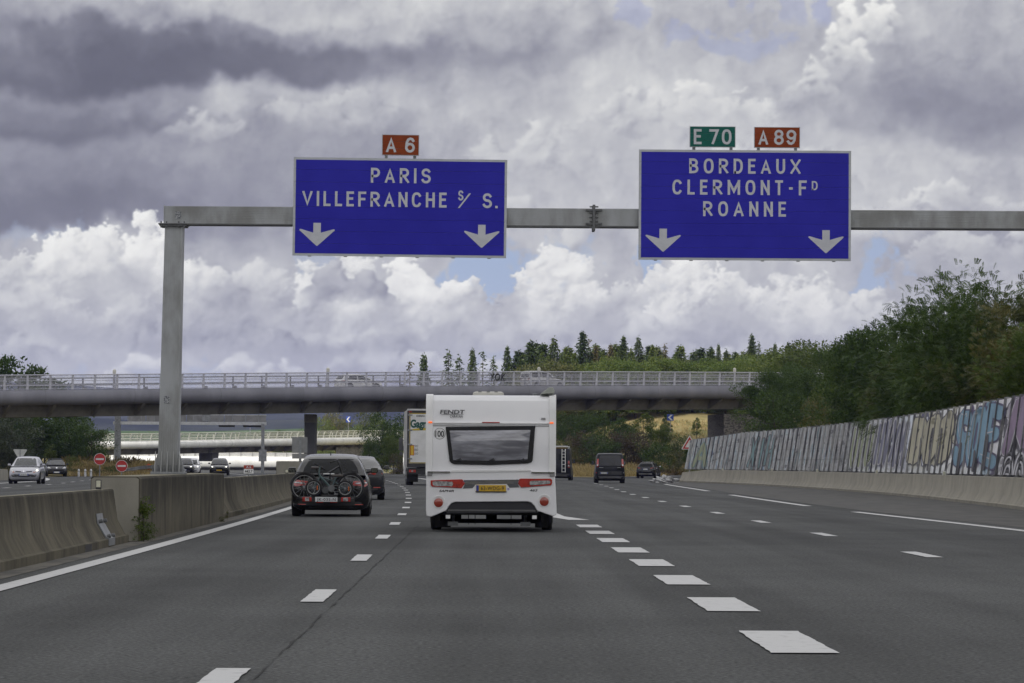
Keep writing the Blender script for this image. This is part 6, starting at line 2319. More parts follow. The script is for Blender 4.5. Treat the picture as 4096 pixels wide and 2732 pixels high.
class Body:
    """closed body surface of a vehicle (rear at y=0, front at y=L) with decals laid on it"""
    def __init__(s, root, L, W, stations, roof, zs, roof_w, mat, zmid=0.3, sh_w=0.93, seg=6):
        s.root, s.L, s.W = root, L, W
        mb = MB()
        h = W / 2
        st = crom([(a, b, c, d) for a, b, c, d in stations], 5)
        rings = []
        for y, wf, zb, zt in st:
            w_ = h * wf
            pts = [(0, zb), (w_ * .80, zb), (w_ * .95, zb + .07), (w_ * .995, zb + .5 * (zmid + zb) * .6 + .05), (w_, zb + (zt - zb) * .45), (w_ * .985, zb + (zt - zb) * .68),
                   (w_ * .955, zt - .07), (w_ * .92, zt - .02), (w_ * .84, zt), (w_ * .45, zt + .02), (0, zt + .026)]
            endk = max(0, 1 - y / (0.10 * L)) ** 1.5 * 0.16 - max(0, 1 - (L - y) / (0.12 * L)) ** 1.5 * 0.30
            full = pts + [(-a, b) for a, b in pts[-2:0:-1]]
            rings.append([(a, y + endk * abs(a / h) ** 2.4, b) for a, b in full])
        mb.loft(rings)
        # cabin
        wl = lambda y: h * sh_w * float(np.interp(y, st[:, 0], st[:, 1])) * 0.985
        rf = crom(roof, seg)
        zmax = max(p[1] for p in roof)
        s.wat = lambda y, z: wl(y) + (h * roof_w - h * sh_w) * max(0, min(1, (z - zs) / (zmax - zs))) ** 1.15
        rings = []
        for y, z in rf:
            z = max(z, zs + 0.004)
            d = z - zs
            r = min(0.07, d * 0.45)
            wz = lambda q: s.wat(y, q)
            pts = [(wl(y), zs - 0.05), (wz(zs + d * .33), zs + d * .33), (wz(zs + d * .7), zs + d * .7 - r * .3), (wz(z) - .004, z - r), (wz(z) - r * .45, z - r * .30), (wz(z) - r * 1.5, z + .004), (wz(z) * .5, z + .018), (0, z + .024)]
            full = pts + [(-a, b) for a, b in pts[-2::-1]]
            rings.append([(a, y, b) for a, b in full])
        mb.loft(rings, closed=False, caps=False)
        s.o = mb.build('body', mat, root, smooth=38)
        me = s.o.data
        s.bvh = BVHTree.FromPolygons([v.co[:] for v in me.vertices], [p.vertices[:] for p in me.polygons])

    def hit(s, u, v, side):
        if side == 'rear':
            o, d = Vector((u, -4, v)), Vector((0, 1, 0))
        elif side == 'front':
            o, d = Vector((u, s.L + 4, v)), Vector((0, -1, 0))
        elif side == 'right':
            o, d = Vector((4, u, v)), Vector((-1, 0, 0))
        else:
            o, d = Vector((-4, u, v)), Vector((1, 0, 0))
        r = s.bvh.ray_cast(o, d)
        return (r[0], d) if r[0] is not None else (None, d)

    def decal(s, name, poly, side, mat, off=0.006, mirror=False, step=0.07, parent=None, rings=(0.34, 0.67, 1.0)):
        objs = []
        for m in ((1, -1) if mirror else (1,)):
            sd = side
            pl = list(poly)
            if m < 0:
                if side in ('rear', 'front'):
                    pl = [(-a, b) for a, b in pl]
                else:
                    sd = 'left' if side == 'right' else 'right'
            b = []
            for i in range(len(pl)):
                p, q = pl[i], pl[(i + 1) % len(pl)]
                n = max(1, int(math.dist(p, q) / step))
                b += [(p[0] + (q[0] - p[0]) * k / n, p[1] + (q[1] - p[1]) * k / n) for k in range(n)]
            cx, cy = sum(p[0] for p in b) / len(b), sum(p[1] for p in b) / len(b)
            pts2 = [(cx, cy)] + [(cx + (p[0] - cx) * r, cy + (p[1] - cy) * r) for r in rings for p in b]
            P = []
            last = None
            for u, v in pts2:
                hpt, d = s.hit(u, v, sd)
                if hpt is None:
                    k = 0.97
                    while hpt is None and k > 0.5:
                        hpt, d = s.hit(cx + (u - cx) * k, cy + (v - cy) * k, sd)
                        k -= 0.03
                    if hpt is not None:
                        hpt = Vector((u, hpt.y, v)) if sd in ('rear', 'front') else Vector((hpt.x, u, v))
                if hpt is None:
                    hpt = last or Vector((u, 0, v))
                last = hpt
                P.append(tuple(hpt - d * off))
            n = len(b)
            f = [(0, 1 + i, 1 + (i + 1) % n) for i in range(n)]
            for r in range(len(rings) - 1):
                a0, a1 = 1 + r * n, 1 + (r + 1) * n
                f += [(a0 + i, a1 + i, a1 + (i + 1) % n, a0 + (i + 1) % n) for i in range(n)]
            mb = MB().add(P, f)
            o = mb.build(name, mat, parent or s.root, smooth=50)
            objs.append(o)
        return objs


def wheel(root, x, y, r, wd, alloy=rim_m, side=1):
    mb = MB()
    x0, x1 = (x - wd, x) if side > 0 else (x, x + wd)
    mb.lathe((x0, y, r), (1, 0, 0), [(r * .62, 0), (r * .94, 0), (r, wd * .12), (r, wd * .88), (r * .94, wd), (r * .62, wd)], 26)
    w_ = mb.build('wheel', black_rubber, root, smooth=30)
    xf = x + side * 0.004
    mb = MB()
    mb.lathe((xf, y, r), (side, 0, 0), [(r * .64, 0), (r * .64, 0.006), (r * .56, -0.012), (r * .18, -0.004), (r * .1, 0.006)], 22)
    for k in range(5):
        a = k * 2 * pi / 5
        mb.bar((xf + side * 0.004, y + cos(a) * r * .12, r + sin(a) * r * .12), (xf + side * 0.004, y + cos(a) * r * .58, r + sin(a) * r * .58), 0.05, 0.016, up=(1, 0, 0))
    mb.build('rim', alloy, w_, smooth=30)
    return w_


def wheels(B, r, ys, wd=0.21, inset=0.03, arch=True):
    for sd in (1, -1):
        for y in ys:
            if arch:
                mb = MB()
                x = B.W / 2 + 0.002
                n = 14
                pts = [(cos(pi * k / n) * r * 1.16, sin(pi * k / n) * r * 1.16) for k in range(n + 1)]
                pts = [(pts[0][0], -0.12)] + pts + [(pts[-1][0], -0.12)]
                mb.prism(pts, lambda u, v: (sd * (x - 0.10), y + u, r + v), lambda u, v: (sd * x, y + u, r + v))
                mb.build('wheel_arch', under_m, B.root)
            wheel(B.root, sd * (B.W / 2 - inset + (0.035 if arch else 0)), y, r, wd, side=sd)


def mirrors(B, y, z, mat, wd=0.20, h=0.13, facing=1, x=None):
    for sd in (1, -1):
        x0 = (x or B.W / 2 * 0.93)
        mb = MB()
        mb.bar((sd * (x0 - 0.04), y, z), (sd * (x0 + 0.07), y - 0.01, z + 0.02), 0.05, 0.04)
        mb.rbox(*sorted((sd * (x0 + 0.05), sd * (x0 + 0.05 + wd))), y - 0.08, y + 0.06, z - 0.01, z - 0.01 + h, 0.028)
        m = mb.build('mirror', mat, B.root, smooth=40)
        MB().box(*sorted((sd * (x0 + 0.07), sd * (x0 + 0.03 + wd))), y - 0.085, y - 0.081, z + 0.008, z + h - 0.028).build('glass', M('mirror_glass', (0.5, 0.52, 0.55), 0.05, metal=1.0), m)


def plate(root, x, y, z, w, h, body=None, base=None, face=-1, nl=True, band=0.10, char_h=None, rot=0):
    """number plate; face -1 = seen from the rear, +1 = seen from the front"""
    mb = MB().rbox(x - w / 2, x + w / 2, y - 0.008, y + 0.008, z - h / 2, z + h / 2, 0.004)
    p = mb.build('number_plate', base or plate_w, root)
    yy = y + face * 0.0095
    if nl:
        xa = -w / 2 if face < 0 else w / 2 - w * band
        MB().box(x + xa + 0.004, x + xa + w * band, min(yy, yy - face * .001), max(yy, yy - face * .001), z - h / 2 + 0.005, z + h / 2 - 0.005).build('country_band', plate_b, p)
    if nl == 2:
        xa = w / 2 - w * band if face < 0 else -w / 2
        MB().box(x + xa, x + xa + w * band - 0.004, min(yy, yy - face * .001), max(yy, yy - face * .001), z - h / 2 + 0.005, z + h / 2 - 0.005).build('region_band', plate_b, p)
    if body:
        ch = char_h or h * 0.62
        cxs = x + (w * band / 2 if nl == 1 else 0) * (1 if face < 0 else -1)
        text(body, ch, ink, p, (cxs, yy, z - ch / 2), (-face, 0, 0), (0, 0, 1), width=w * (0.80 if nl != 2 else 0.72) * (0.96 if nl else 1.05), bold=0.012, spacing=1.1, lift=0.0015)
    return p


HATCH = [(0.10, .93), (0.24, 1.12), (0.42, 1.32), (0.62, 1.42), (1.0, 1.465), (1.7, 1.475), (2.3, 1.43), (2.72, 1.27), (3.3, .95)]


def hatch_st(L, zr=0.92, zh=0.90, zn=0.70, zb=0.20):
    return [(0, .86, zb + .16, zr - .16), (.05, .93, zb + .06, zr - .06), (.18, .975, zb, zr), (.6, 1, zb, zr + .01), (L * .4, 1, zb, zr), (L * .62, 1, zb, zr - .01), (L * .76, .99, zb, zh), (L * .88, .97, zb, zh - .08),
            (L * .955, .92, zb, zn), (L * .99, .86, zb + .05, zn - .08), (L, .80, zb + .10, zn - .14)]


# ---------------------------------------------------------------- caravan
white_car = M('caravan_white', (0.80, 0.80, 0.81), 0.30, c2=(0.76, 0.76, 0.775), vscale=1.2, coat=0.4, obj=True)
white_old = M('caravan_trim_white', (0.78, 0.78, 0.775), 0.35, c2=(0.72, 0.72, 0.715), vscale=3, obj=True)
cv = empty('caravan', (0.125, 63.0, 0), R(-0.6), 'white touring caravan with a dark rear window and yellow number plate in the middle lane', 'caravan')
ax = lambda zx: 0.00198 * (zx - 822)
az_ = lambda zy: 0.00198 * (1406 - zy)


def cpoly(pts):
    return [(ax(a), az_(b)) for a, b in pts]


def slab(name, poly, y0, y1, mat, parent, bevel=0.0):
    mb = MB().prism(poly, lambda u, v: (u, y0, v), lambda u, v: (u, y1, v))
    return mb.build(name, mat, parent, bevel=bevel)


side = [(0.05, .36), (.0, 1.05), (0.0, 1.90), (.012, 1.955), (.03, 2.15), (.075, 2.33), (.14, 2.405), (.26, 2.43), (4.9, 2.45), (5.3, 2.2), (5.5, 1.4), (5.45, .6), (5.2, .36)]
mb = MB()
mb.loft([[(x, y * (1 if abs(x) < 1.13 else .96) + (0.03 if abs(x) > 1.13 and y < 1 else 0), z - (0.03 if abs(x) > 1.13 and z > 1 else 0)) for y, z in side] for x in (-1.145, -1.11, 0, 1.11, 1.145)])
mb.build('body', white_car, cv, smooth=20)
for sx_ in (-1, 1):
    mb = MB()
    rs = []
    for y, z in [(-0.012, 1.0), (-0.014, 1.90), (0.0, 1.96), (0.015, 2.16), (0.06, 2.34), (0.12, 2.42), (0.26, 2.447)]:
        rs.append([(sx_ * 1.155, y + 0.05, z), (sx_ * 1.155, y - 0.004, z), (sx_ * 1.14, y - 0.018, z), (sx_ * 1.04, y - 0.018, z), (sx_ * 1.03, y - 0.005, z), (sx_ * 1.03, y + 0.03, z)])
    mb.loft(rs)
    mb.build('corner_trim', white_old, cv, smooth=30)
MB().rbox(-1.03, 1.03, -0.022, 0.02, 1.915, 1.945, 0.008).build('rear_moulding', white_old, cv)
MB().rbox(-0.16, 0.155, -0.034, -0.02, 1.932, 1.952, 0.004).build('brake_light', lamp_red, cv)
for x in (-1.075, 1.075):
    MB().rbox(x - 0.035, x + 0.035, -0.045, -0.015, 1.925, 1.955, 0.01).build('marker_light', M('marker_lit', (0.8, 0.12, 0.02), 0.3, emit=0.7, ecol=(1, .18, .03)), cv)
MB().box(-1.03, 1.03, -0.006, -0.002, 1.87, 1.895).build('seam', M('seam_grey', (0.4, 0.4, 0.4), 0.6), cv)
# rear window
fr = cpoly([(415, 466), (1220, 452), (1197, 762), (1185, 780), (1150, 790), (820, 806), (500, 801), (468, 790), (452, 770)])
wf_ = slab('window', fr, -0.004, -0.030, M('window_black', (0.014, 0.014, 0.016), 0.22, spec=0.6), cv, bevel=0.008)
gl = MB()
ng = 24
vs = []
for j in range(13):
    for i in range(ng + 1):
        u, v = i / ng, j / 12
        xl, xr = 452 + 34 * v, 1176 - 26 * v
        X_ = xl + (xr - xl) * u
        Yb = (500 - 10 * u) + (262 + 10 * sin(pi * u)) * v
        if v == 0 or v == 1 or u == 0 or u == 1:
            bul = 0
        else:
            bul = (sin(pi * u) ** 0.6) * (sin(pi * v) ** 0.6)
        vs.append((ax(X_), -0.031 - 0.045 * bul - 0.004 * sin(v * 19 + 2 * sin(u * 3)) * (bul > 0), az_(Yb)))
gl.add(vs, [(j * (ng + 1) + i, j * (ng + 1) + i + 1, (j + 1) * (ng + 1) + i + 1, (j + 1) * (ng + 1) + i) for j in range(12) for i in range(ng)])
gl.build('pane', M('acrylic_pane', (0.33, 0.335, 0.37), 0.12, spec=0.9, c2=(0.14, 0.14, 0.16), vscale=2.6, vdet=5, vlo=0.36, vhi=0.66, stretch=(0.55, 1, 3.6), coat=0.6, obj=True), wf_, smooth=60)  # blind's grey, lightened and blued with streaks to imitate the sky's reflection
mb = MB()
for x in (540, 835, 1105):
    mb.rbox(ax(x) - 0.05, ax(x) + 0.05, -0.075, -0.04, az_(770), az_(756), 0.006).bar((ax(x) - 0.04, -0.07, az_(765)), (ax(x) + 0.03, -0.08, az_(748)), 0.02, 0.02)
mb.build('latch', black_plastic, wf_)
# bumper panel with lights
bump_poly = cpoly([(247, 868), (300, 876), (450, 874), (474, 852), (1182, 842), (1205, 866), (1340, 870), (1392, 860), (1404, 1000), (1413, 1190), (1415, 1245), (1385, 1262), (1240, 1212), (1218, 1172), (1186, 1140), (1150, 1130), (505, 1138), (470, 1150), (446, 1180), (428, 1214), (290, 1272), (252, 1266), (244, 1215), (250, 1000)])
bpn = slab('bumper', bump_poly, 0.03, -0.060, white_car, cv, bevel=0.014)
slab('skirt', cpoly([(428, 1215), (450, 1182), (474, 1152), (508, 1141), (1150, 1133), (1184, 1143), (1215, 1174), (1238, 1212), (1238, 1232), (428, 1240)]), 0.02, -0.02, M('skirt_dark', (0.022, 0.022, 0.026), 0.6), cv)
MB().rbox(-0.76, 0.80, -0.035, 0.0, az_(1222), az_(1205), 0.005).build('edge_strip', M('strip_grey', (0.10, 0.10, 0.10), 0.5), cv)
slab('shelf', cpoly([(474, 852), (1182, 842), (1182, 862), (474, 872)]), -0.058, -0.075, white_old, cv, bevel=0.005)
for s_, (x0, x1) in ((-1, (256, 462)), (1, (1185, 1395))):
    hd = MB().rbox(ax(x0), ax(x1), -0.10, -0.061, az_(878), az_(862), 0.006).build('grab_handle', chrome, cv)
    xa, xb = (256, 305) if s_ < 0 else (1345, 1395)
    slab('bracket', cpoly([(xa, 872), (xb, 872), (xb - (0 if s_ > 0 else 8), 905), (xa + (8 if s_ > 0 else 0), 905)]), -0.061, -0.085, M('bracket_grey', (0.3, 0.3, 0.3), 0.35, metal=0.5), hd)
slab('reflector_strip', cpoly([(580, 942), (1075, 934), (1070, 972), (590, 980)]), -0.061, -0.068, M('mirror_film', (0.42, 0.47, 0.78), 0.06, metal=1.0, c2=(0.62, 0.64, 0.82), vscale=1.6, vdet=4, vlo=0.45, vhi=0.6, stretch=(1.2, 1, 5), obj=True), cv)
slab('dark_strip', cpoly([(590, 981), (688, 980), (660, 1014), (574, 1018)]), -0.061, -0.066, M('strip_dark', (0.09, 0.095, 0.10), 0.5), cv)
slab('dark_strip', cpoly([(965, 974), (1066, 973), (1078, 1004), (992, 1008)]), -0.061, -0.066, M('strip_dark', (0.09, 0.095, 0.10), 0.5), cv)
for s_ in (-1, 1):
    if s_ < 0:
        o_ = [(285, 945), (560, 934), (575, 940), (592, 972), (562, 1014), (300, 1002), (286, 990)]
        c_ = [(302, 958), (330, 952), (478, 956), (488, 972), (478, 998), (330, 996), (306, 988)]
    else:
        o_ = [(1078, 930), (1092, 925), (1355, 924), (1372, 935), (1372, 968), (1362, 985), (1095, 1006), (1065, 968)]
        c_ = [(1172, 952), (1190, 944), (1345, 942), (1358, 955), (1350, 972), (1190, 985), (1172, 978)]
    tl = slab('tail_light', cpoly(o_), -0.061, -0.082, lamp_red, cv, bevel=0.006)
    slab('lens', cpoly(c_), -0.0825, -0.086, lamp_clear, tl)
    xx, zz = (357, 1145) if s_ < 0 else (1302, 1130)
    ring = MB().lathe((ax(xx), -0.0605, az_(zz - 8)), (0, -1, 0), [(0.115, 0), (0.113, 0.008), (0.095, 0.010), (0.085, 0.004)], 28).build('lamp_recess', white_old, cv, smooth=40)
    MB().lathe((ax(xx), -0.063, az_(zz)), (0, -1, 0), [(0.080, 0), (0.080, 0.014), (0.060, 0.022), (0.02, 0.024)], 26).build('fog_light', M('lamp_deep_red', (0.30, 0.035, 0.014), 0.22, spec=0.8, coat=0.7), ring, smooth=40)
plt = plate(cv, ax(826), -0.078, az_(1013), 0.53, 0.112, '63-WDG-9', plate_y, -1, 1, 0.09)
MB().rbox(ax(688), ax(964), -0.086, -0.066, az_(1049), az_(1040), 0.002).build('plate_holder', black_plastic, plt)
badge = M('badge_grey', (0.14, 0.14, 0.15), 0.35, metal=0.5)
text('FENDT', 0.072, badge, cv, (ax(476), -0.020 + 0.022, az_(349)), (1, 0, 0), (0, 0, 1), width=0.44, bold=0.03, shear=0.1, lift=0.02)
MB().box(ax(375), ax(575), -0.004, 0.004, az_(356), az_(353)).build('badge_line', badge, cv)
text('CARAVAN', 0.046, ink, cv, (ax(512), 0.0, az_(383)), (1, 0, 0), (0, 0, 1), width=0.23, shear=0.25, bold=0.01, lift=0.02)
text('SAPHIR', 0.040, ink, cv, (ax(428), -0.060, az_(1049)), (1, 0, 0), (0, 0, 1), width=0.265, shear=0.25, bold=0.03, lift=0.003)
text('465', 0.042, ink, cv, (ax(1207), -0.060, az_(1040)), (1, 0, 0), (0, 0, 1), width=0.145, shear=0.25, bold=0.015, lift=0.003)
st_ = MB().lathe((ax(363), -0.002, az_(527)), (0, -1, 0), [(0.101, 0), (0.101, 0.002)], 36).build('speed_sticker', ink, cv)
MB().lathe((ax(363), -0.0045, az_(527)), (0, -1, 0), [(0.094, 0), (0.094, 0.0015)], 36).build('sticker_face', white_paint, st_)
text('100', 0.108, ink, st_, (ax(363), -0.0062, az_(527) - 0.054), (1, 0, 0), (0, 0, 1), width=0.155, bold=0.022, lift=0.002)
MB().box(ax(1272), ax(1310), -0.003, 0.01, az_(398), az_(380)).build('maker_badge', M('badge_pale', (0.45, 0.45, 0.45), 0.4, c2=(0.2, 0.2, 0.2), vscale=60), cv)
MB().lathe((ax(980), -0.0605, az_(1020)), (0, -1, 0), [(0.022, 0), (0.022, 0.002)], 18).build('round_sticker', M('sticker_violet', (0.40, 0.40, 0.68), 0.5), cv)
# roof fittings
mb = MB()
mb.loft([[(a, b, z) for a, b in ((x0, y0), (x1, y0), (x1, y1), (x0, y1))] for x0, x1, y0, y1, z in ((-.345, .225, 1.0, 1.7, 2.43), (-.335, .215, 1.02, 1.7, 2.49), (-.29, .17, 1.12, 1.66, 2.515), (-.24, .13, 1.3, 1.6, 2.52))])
rv = mb.build('roof_vent', M('vent_beige', (0.50, 0.49, 0.44), 0.5), cv, bevel=0.01)
mb = MB()
for x in (-0.21, -0.06, 0.08):
    mb.rbox(x - 0.03, x + 0.03, 1.06, 1.12, 2.50, 2.515, 0.003)
mb.build('vent_slot', M('slot_grey', (0.2, 0.2, 0.19), 0.6), rv)
MB().lathe((0.78, 0.7, 2.43), (0, 0, 1), [(0.03, 0), (0.03, 0.03), (0.055, 0.035), (0.055, 0.045), (0.02, 0.05)], 14).build('flue', steel, cv)
mb = MB()
mb.loft([[(x, y, z) for x, z in pr_] for y, pr_ in ((0.10, [(0.87, 2.45), (1.0, 2.552), (1.03, 2.575), (1.10, 2.57), (1.125, 2.52), (1.125, 2.47)]), (4.4, [(0.87, 2.47), (1.0, 2.572), (1.03, 2.595), (1.10, 2.59), (1.125, 2.54), (1.125, 2.49)]))])
mb.build('awning', M('awning_beige', (0.38, 0.40, 0.36), 0.5), cv, bevel=0.008)
# running gear
for sd in (-1, 1):
    wheel(cv, sd * 1.11, 2.3, 0.315, 0.19, side=sd)
mb = MB()
mb.box(-1.0, 1.0, 0.10, 5.0, 0.30, 0.37).box(-0.95, -0.9, 0.1, 5.0, 0.2, 0.3).box(0.9, 0.95, 0.1, 5.0, 0.2, 0.3).box(-0.86, 0.86, 2.24, 2.36, 0.12, 0.2).box(-0.7, 0.72, 0.3, 0.4, 0.30, 0.36)
mb.box(-1.03, -0.75, 1.9, 2.8, 0.02 + .03, 0.4).box(0.80, 1.03, 1.9, 2.8, 0.05, 0.4).box(-.75, -.55, 2.0, 2.1, .13, .32).box(.55, .8, 2.0, 2.1, .13, .32).box(-.1, .1, 2.0, 2.3, .15, .3)
for x in (-0.42, -0.3, 0.36):
    mb.box(x - .006, x + .006, 2.1, 2.2, .1, .3)
mb.build('chassis', under_m, cv)
for x in (442, 1216):
    mb = MB().rbox(ax(x) - 0.04, ax(x) + 0.04, -0.03, -0.01, az_(1287), az_(1255), 0.003).build('rear_reflector', white_old, cv)
mb = MB()
for x in (-0.67, 0.62):
    mb.bar((x, 0.25, 0.30), (x, 0.9, 0.14), 0.05, 0.03).box(x - 0.09, x + 0.09, 0.18, 0.22, az_(1352), az_(1315))
mb.build('corner_steady', dark_steel, cv)

# ---------------------------------------------------------------- black hatchback carrying bikes
p_black = paint_m('paint_black', (0.007, 0.007, 0.008), 0.2)
p_dark = paint_m('paint_dark_grey', (0.026, 0.027, 0.030), 0.25, 0.3)
p_navy = M('paint_blue_black', (0.009, 0.010, 0.016), 0.35, spec=0.25, coat=0.12, obj=True)
p_silver = paint_m('paint_silver', (0.42, 0.42, 0.47), 0.32, 0.55)
p_white = paint_m('paint_white', (0.72, 0.72, 0.74), 0.3)
p_grey = paint_m('paint_silver_grey', (0.42, 0.42, 0.42), 0.35, 0.4)

sk = empty('car', (-3.46, 80.3, 0), R(1.2), 'black hatchback with two bicycles on a tow bar rack in the left lane', 'car')
L_ = 4.5
B = Body(sk, L_, 1.78, [(0, .90, .24, .70), (.05, .95, .17, .84), (.18, .985, .15, .92), (.6, 1, .16, .95), (1.8, 1, .18, .94), (2.8, 1, .18, .92), (3.4, .99, .18, .90), (4.0, .96, .2, .82), (4.35, .9, .2, .66), (4.5, .8, .3, .55)],
         [(.09, .93), (.22, 1.05), (.46, 1.24), (.64, 1.33), (.85, 1.37), (1.3, 1.395), (2.0, 1.40), (2.7, 1.33), (3.1, 1.16), (3.6, .93)], .92, .70, p_black)
B.decal('rear_window', [(-.63, .985), (.63, .985), (.60, 1.10), (.50, 1.26), (.42, 1.285), (-.42, 1.285), (-.50, 1.26), (-.60, 1.10)], 'rear', glass_m)
B.decal('rear_spoiler', [(-.52, 1.30), (.52, 1.30), (.48, 1.345), (-.48, 1.345)], 'rear', p_black, 0.02)
for s_ in (-1, 1):
    t_ = B.decal('tail_light', [(s_ * .50, .71), (s_ * .52, .80), (s_ * .78, .83), (s_ * .84, .82), (s_ * .83, .71), (s_ * .78, .68)], 'rear', lamp_red, 0.010)[0]
    B.decal('lens', [(s_ * .56, .735), (s_ * .58, .765), (s_ * .82, .785), (s_ * .82, .755)], 'rear', lamp_clear, 0.015, parent=t_)
    B.decal('reflector', [(s_ * .55, .265), (s_ * .74, .265), (s_ * .74, .285), (s_ * .55, .285)], 'rear', lamp_red, 0.006)
B.decal('lower_bumper', [(-.72, .18), (.72, .18), (.70, .33), (-.70, .33)], 'rear', black_plastic, 0.004)
B.decal('side_window', [(.95, 1.0), (1.10, 1.20), (1.45, 1.325), (2.1, 1.345), (2.75, 1.25), (3.15, 1.0)], 'right', glass_m, mirror=True)
mirrors(B, 3.0, 0.99, p_black, 0.17, 0.13)
wheels(B, 0.315, (0.80, 3.5), 0.21, 0.04)
MB().box(-.6, .6, .5, 3.9, .14, .24).build('underbody', under_m, sk)
mb = MB().cyl((-.02, 1.02, 1.40), (-.02, 0.98, 1.46), 0.016, 0.006, 8)
mb.build('antenna', black_plastic, sk)

# rack
rk = empty('bike_rack', (-3.46, 79.85, 0), R(1.2), 'black tow bar bike rack with red and white lamps and plate JK-035-N', 'bike rack')
mb = MB()
mb.rbox(-.60, .56, -.07, .02, .33, .42, .01).rbox(-.27, .27, -.03, .40, .40, .45, .01).bar((0, .05, .4), (0, .48, .4), .07).bar((-.5, -.02, .43), (.5, -.02, .43), .04).bar((-.5, .22, .43), (.5, .22, .43), .04)
mb.bar((0, .30, .43), (0, .30, 1.02), .035).bar((-.16, .1, .965), (.2, .1, .965), .03)
mb.rbox(-.18, .18, -.06, -.02, .455, .50, .008)
mb.build('frame', black_plastic, rk)
mb = MB()
for x in (-.55, .48):
    for y in (0.0, .22):
        mb.rbox(x - .17, x + .17, y - .04, y + .04, .435, .46, .01)
mb.build('wheel_tray', black_plastic, rk)
for x in (-.505, .368):
    lm = MB().rbox(x - .105, x + .105, -.095, -.072, .345, .445, .008).build('lamp', lamp_red, rk)
    MB().rbox(x - .05 + (0.01 if x < 0 else -0.01), x + .05, -.102, -.096, .355, .435, .004).build('lens', lamp_clear, lm)
plate(rk, -.07, -.085, .395, .50, .105, 'JK-035-N', plate_w, -1, 0, char_h=.066)
mb = MB().box(-.29, -.14, -.082, -.075, .322, .334).box(.02, .17, -.082, -.075, .322, .334)
mb.build('reflector', lamp_red, rk)
mb = MB().rbox(-.145, .0, .035, .075, .955, .98, .004).rbox(.02, .105, .035, .075, .955, .98, .004)
mb.build('strap', white_paint, rk)


def bicycle(loc, rz, label, frame_m, wl, wr, r, tyre, pts, tubes_r, saddle, bars, extra=None, spoke=10, reflect=False):
    e = empty('bicycle', loc, rz, label, 'bicycle', 'bicycles on the rack')
    for c in (wl, wr):
        mb = MB().torus((c[0], 0, c[1]), (0, 1, 0), r, tyre, 36, 7)
        w_ = mb.build('wheel', black_rubber, e, smooth=60)
        mb = MB().torus((c[0], 0, c[1]), (0, 1, 0), r - tyre - .008, .009, 32, 6)
        mb.build('rim', M('rim_silver', (0.5, 0.5, 0.5), .3, metal=.8), w_, smooth=60)
        mb = MB()
        for k in range(spoke):
            a = k * 2 * pi / spoke + .2
            mb.bar((c[0], (-1) ** k * .02, c[1]), (c[0] + cos(a) * (r - tyre), 0, c[1] + sin(a) * (r - tyre)), .0045)
        mb.cyl((c[0], -.05, c[1]), (c[0], .05, c[1]), .024, seg=10)
        mb.build('spokes', steel, w_)
        if reflect:
            MB().rbox(c[0] + r * .42, c[0] + r * .58, -.012, .0, c[1] - r * .30, c[1] + r * .28, .004).build('reflector', lamp_orange, w_)
    mb = MB()
    for a, b, tr in tubes_r:
        pa, pb = pts[a], pts[b]
        mb.cyl((pa[0], pa[2] if len(pa) > 2 else 0, pa[1]), (pb[0], pb[2] if len(pb) > 2 else 0, pb[1]), tr, seg=9)
    mb.build('frame', frame_m, e, smooth=50)
    mb = MB().tube([(x, y, z) for x, y, z in bars], .014, 7)
    hb = mb.build('handlebar', black_plastic, e, smooth=50)
    mb = MB()
    n = len(bars)
    for a, b in ((bars[0], bars[1]), (bars[-1], bars[-2])):
        va, vb = Vector(a), Vector(b)
        mb.cyl(va, va + (vb - va).normalized() * .12, .019, seg=8)
    mb.build('grip', black_rubber, hb)
    mb = MB()
    x, z, d = saddle
    mb.loft([[(x + k * d, sgn * wd_, z + dz) for sgn, dz in ((-1, .0), (-.8, .03), (0, .042), (.8, .03), (1, .0), (0, -.02))] for k, wd_ in ((-.13, .07), (-.10, .085), (-.02, .06), (.08, .025), (.13, .015))])
    mb.build('saddle', M('saddle_brown', (.045, .036, .03), .6), e, smooth=50)
    mb = MB()
    bb = pts['bb']
    mb.lathe((bb[0], -.045, bb[1]), (0, -1, 0), [(.075, 0), (.075, .006)], 20).bar((bb[0], -.06, bb[1]), (bb[0] + .10, -.06, bb[1] - .12), .02, .014).box(bb[0] + .06, bb[0] + .15, -.13, -.06, bb[1] - .14, bb[1] - .115)
    mb.build('crank', dark_steel, e)
    if extra:
        extra(e)
    return e


def big_extra(e):
    mb = MB()
    for y in (-.05, .05):
        mb.tube([(-.80, y, .995), (-.42, y, 1.0), (-.36, y, .93)], .009, 6)
    mb.bar((-.78, 0, .99), (-.50, 0, .60), .012).bar((-.60, 0, .99), (-.58, 0, .68), .012)
    for k in range(5):
        mb.bar((-.78 + .085 * k, -.05, .995), (-.78 + .085 * k, .05, .995), .01)
    mb.build('rear_carrier', black_plastic, e)
    for c in ((-.58, .675), (.465, .675)):
        pts_ = [(c[0] + cos(a) * .312, 0, c[1] + sin(a) * .312) for a in np.linspace(.15, 3.0, 12)]
        MB().tube(pts_, .022, 6).build('mudguard', black_plastic, e)
    mb = MB()
    for z in (1.05, 1.13, 1.21, 1.28):
        mb.tube([(.28, -.1, z), (.40 - (z - 1.05) * .3, -.1, z - .03), (.40 - (z - 1.05) * .3, .1, z - .03), (.28, .1, z)], .007, 5)
    for x in (.27, .31, .36, .40):
        mb.bar((x, -.1, 1.03), (x - .05, -.1, 1.30), .009)
    mb.build('front_carrier', black_plastic, e)
    mb = MB().rbox(.50, .60, -.03, .03, .98, 1.05, .01).bar((.32, 0, .95), (.60, 0, 1.06), .02)
    mb.build('lamp', black_plastic, e)
    MB().bar((.44, -.05, .78), (.49, -.05, .70), .05, .012).build('tag', white_paint, e)


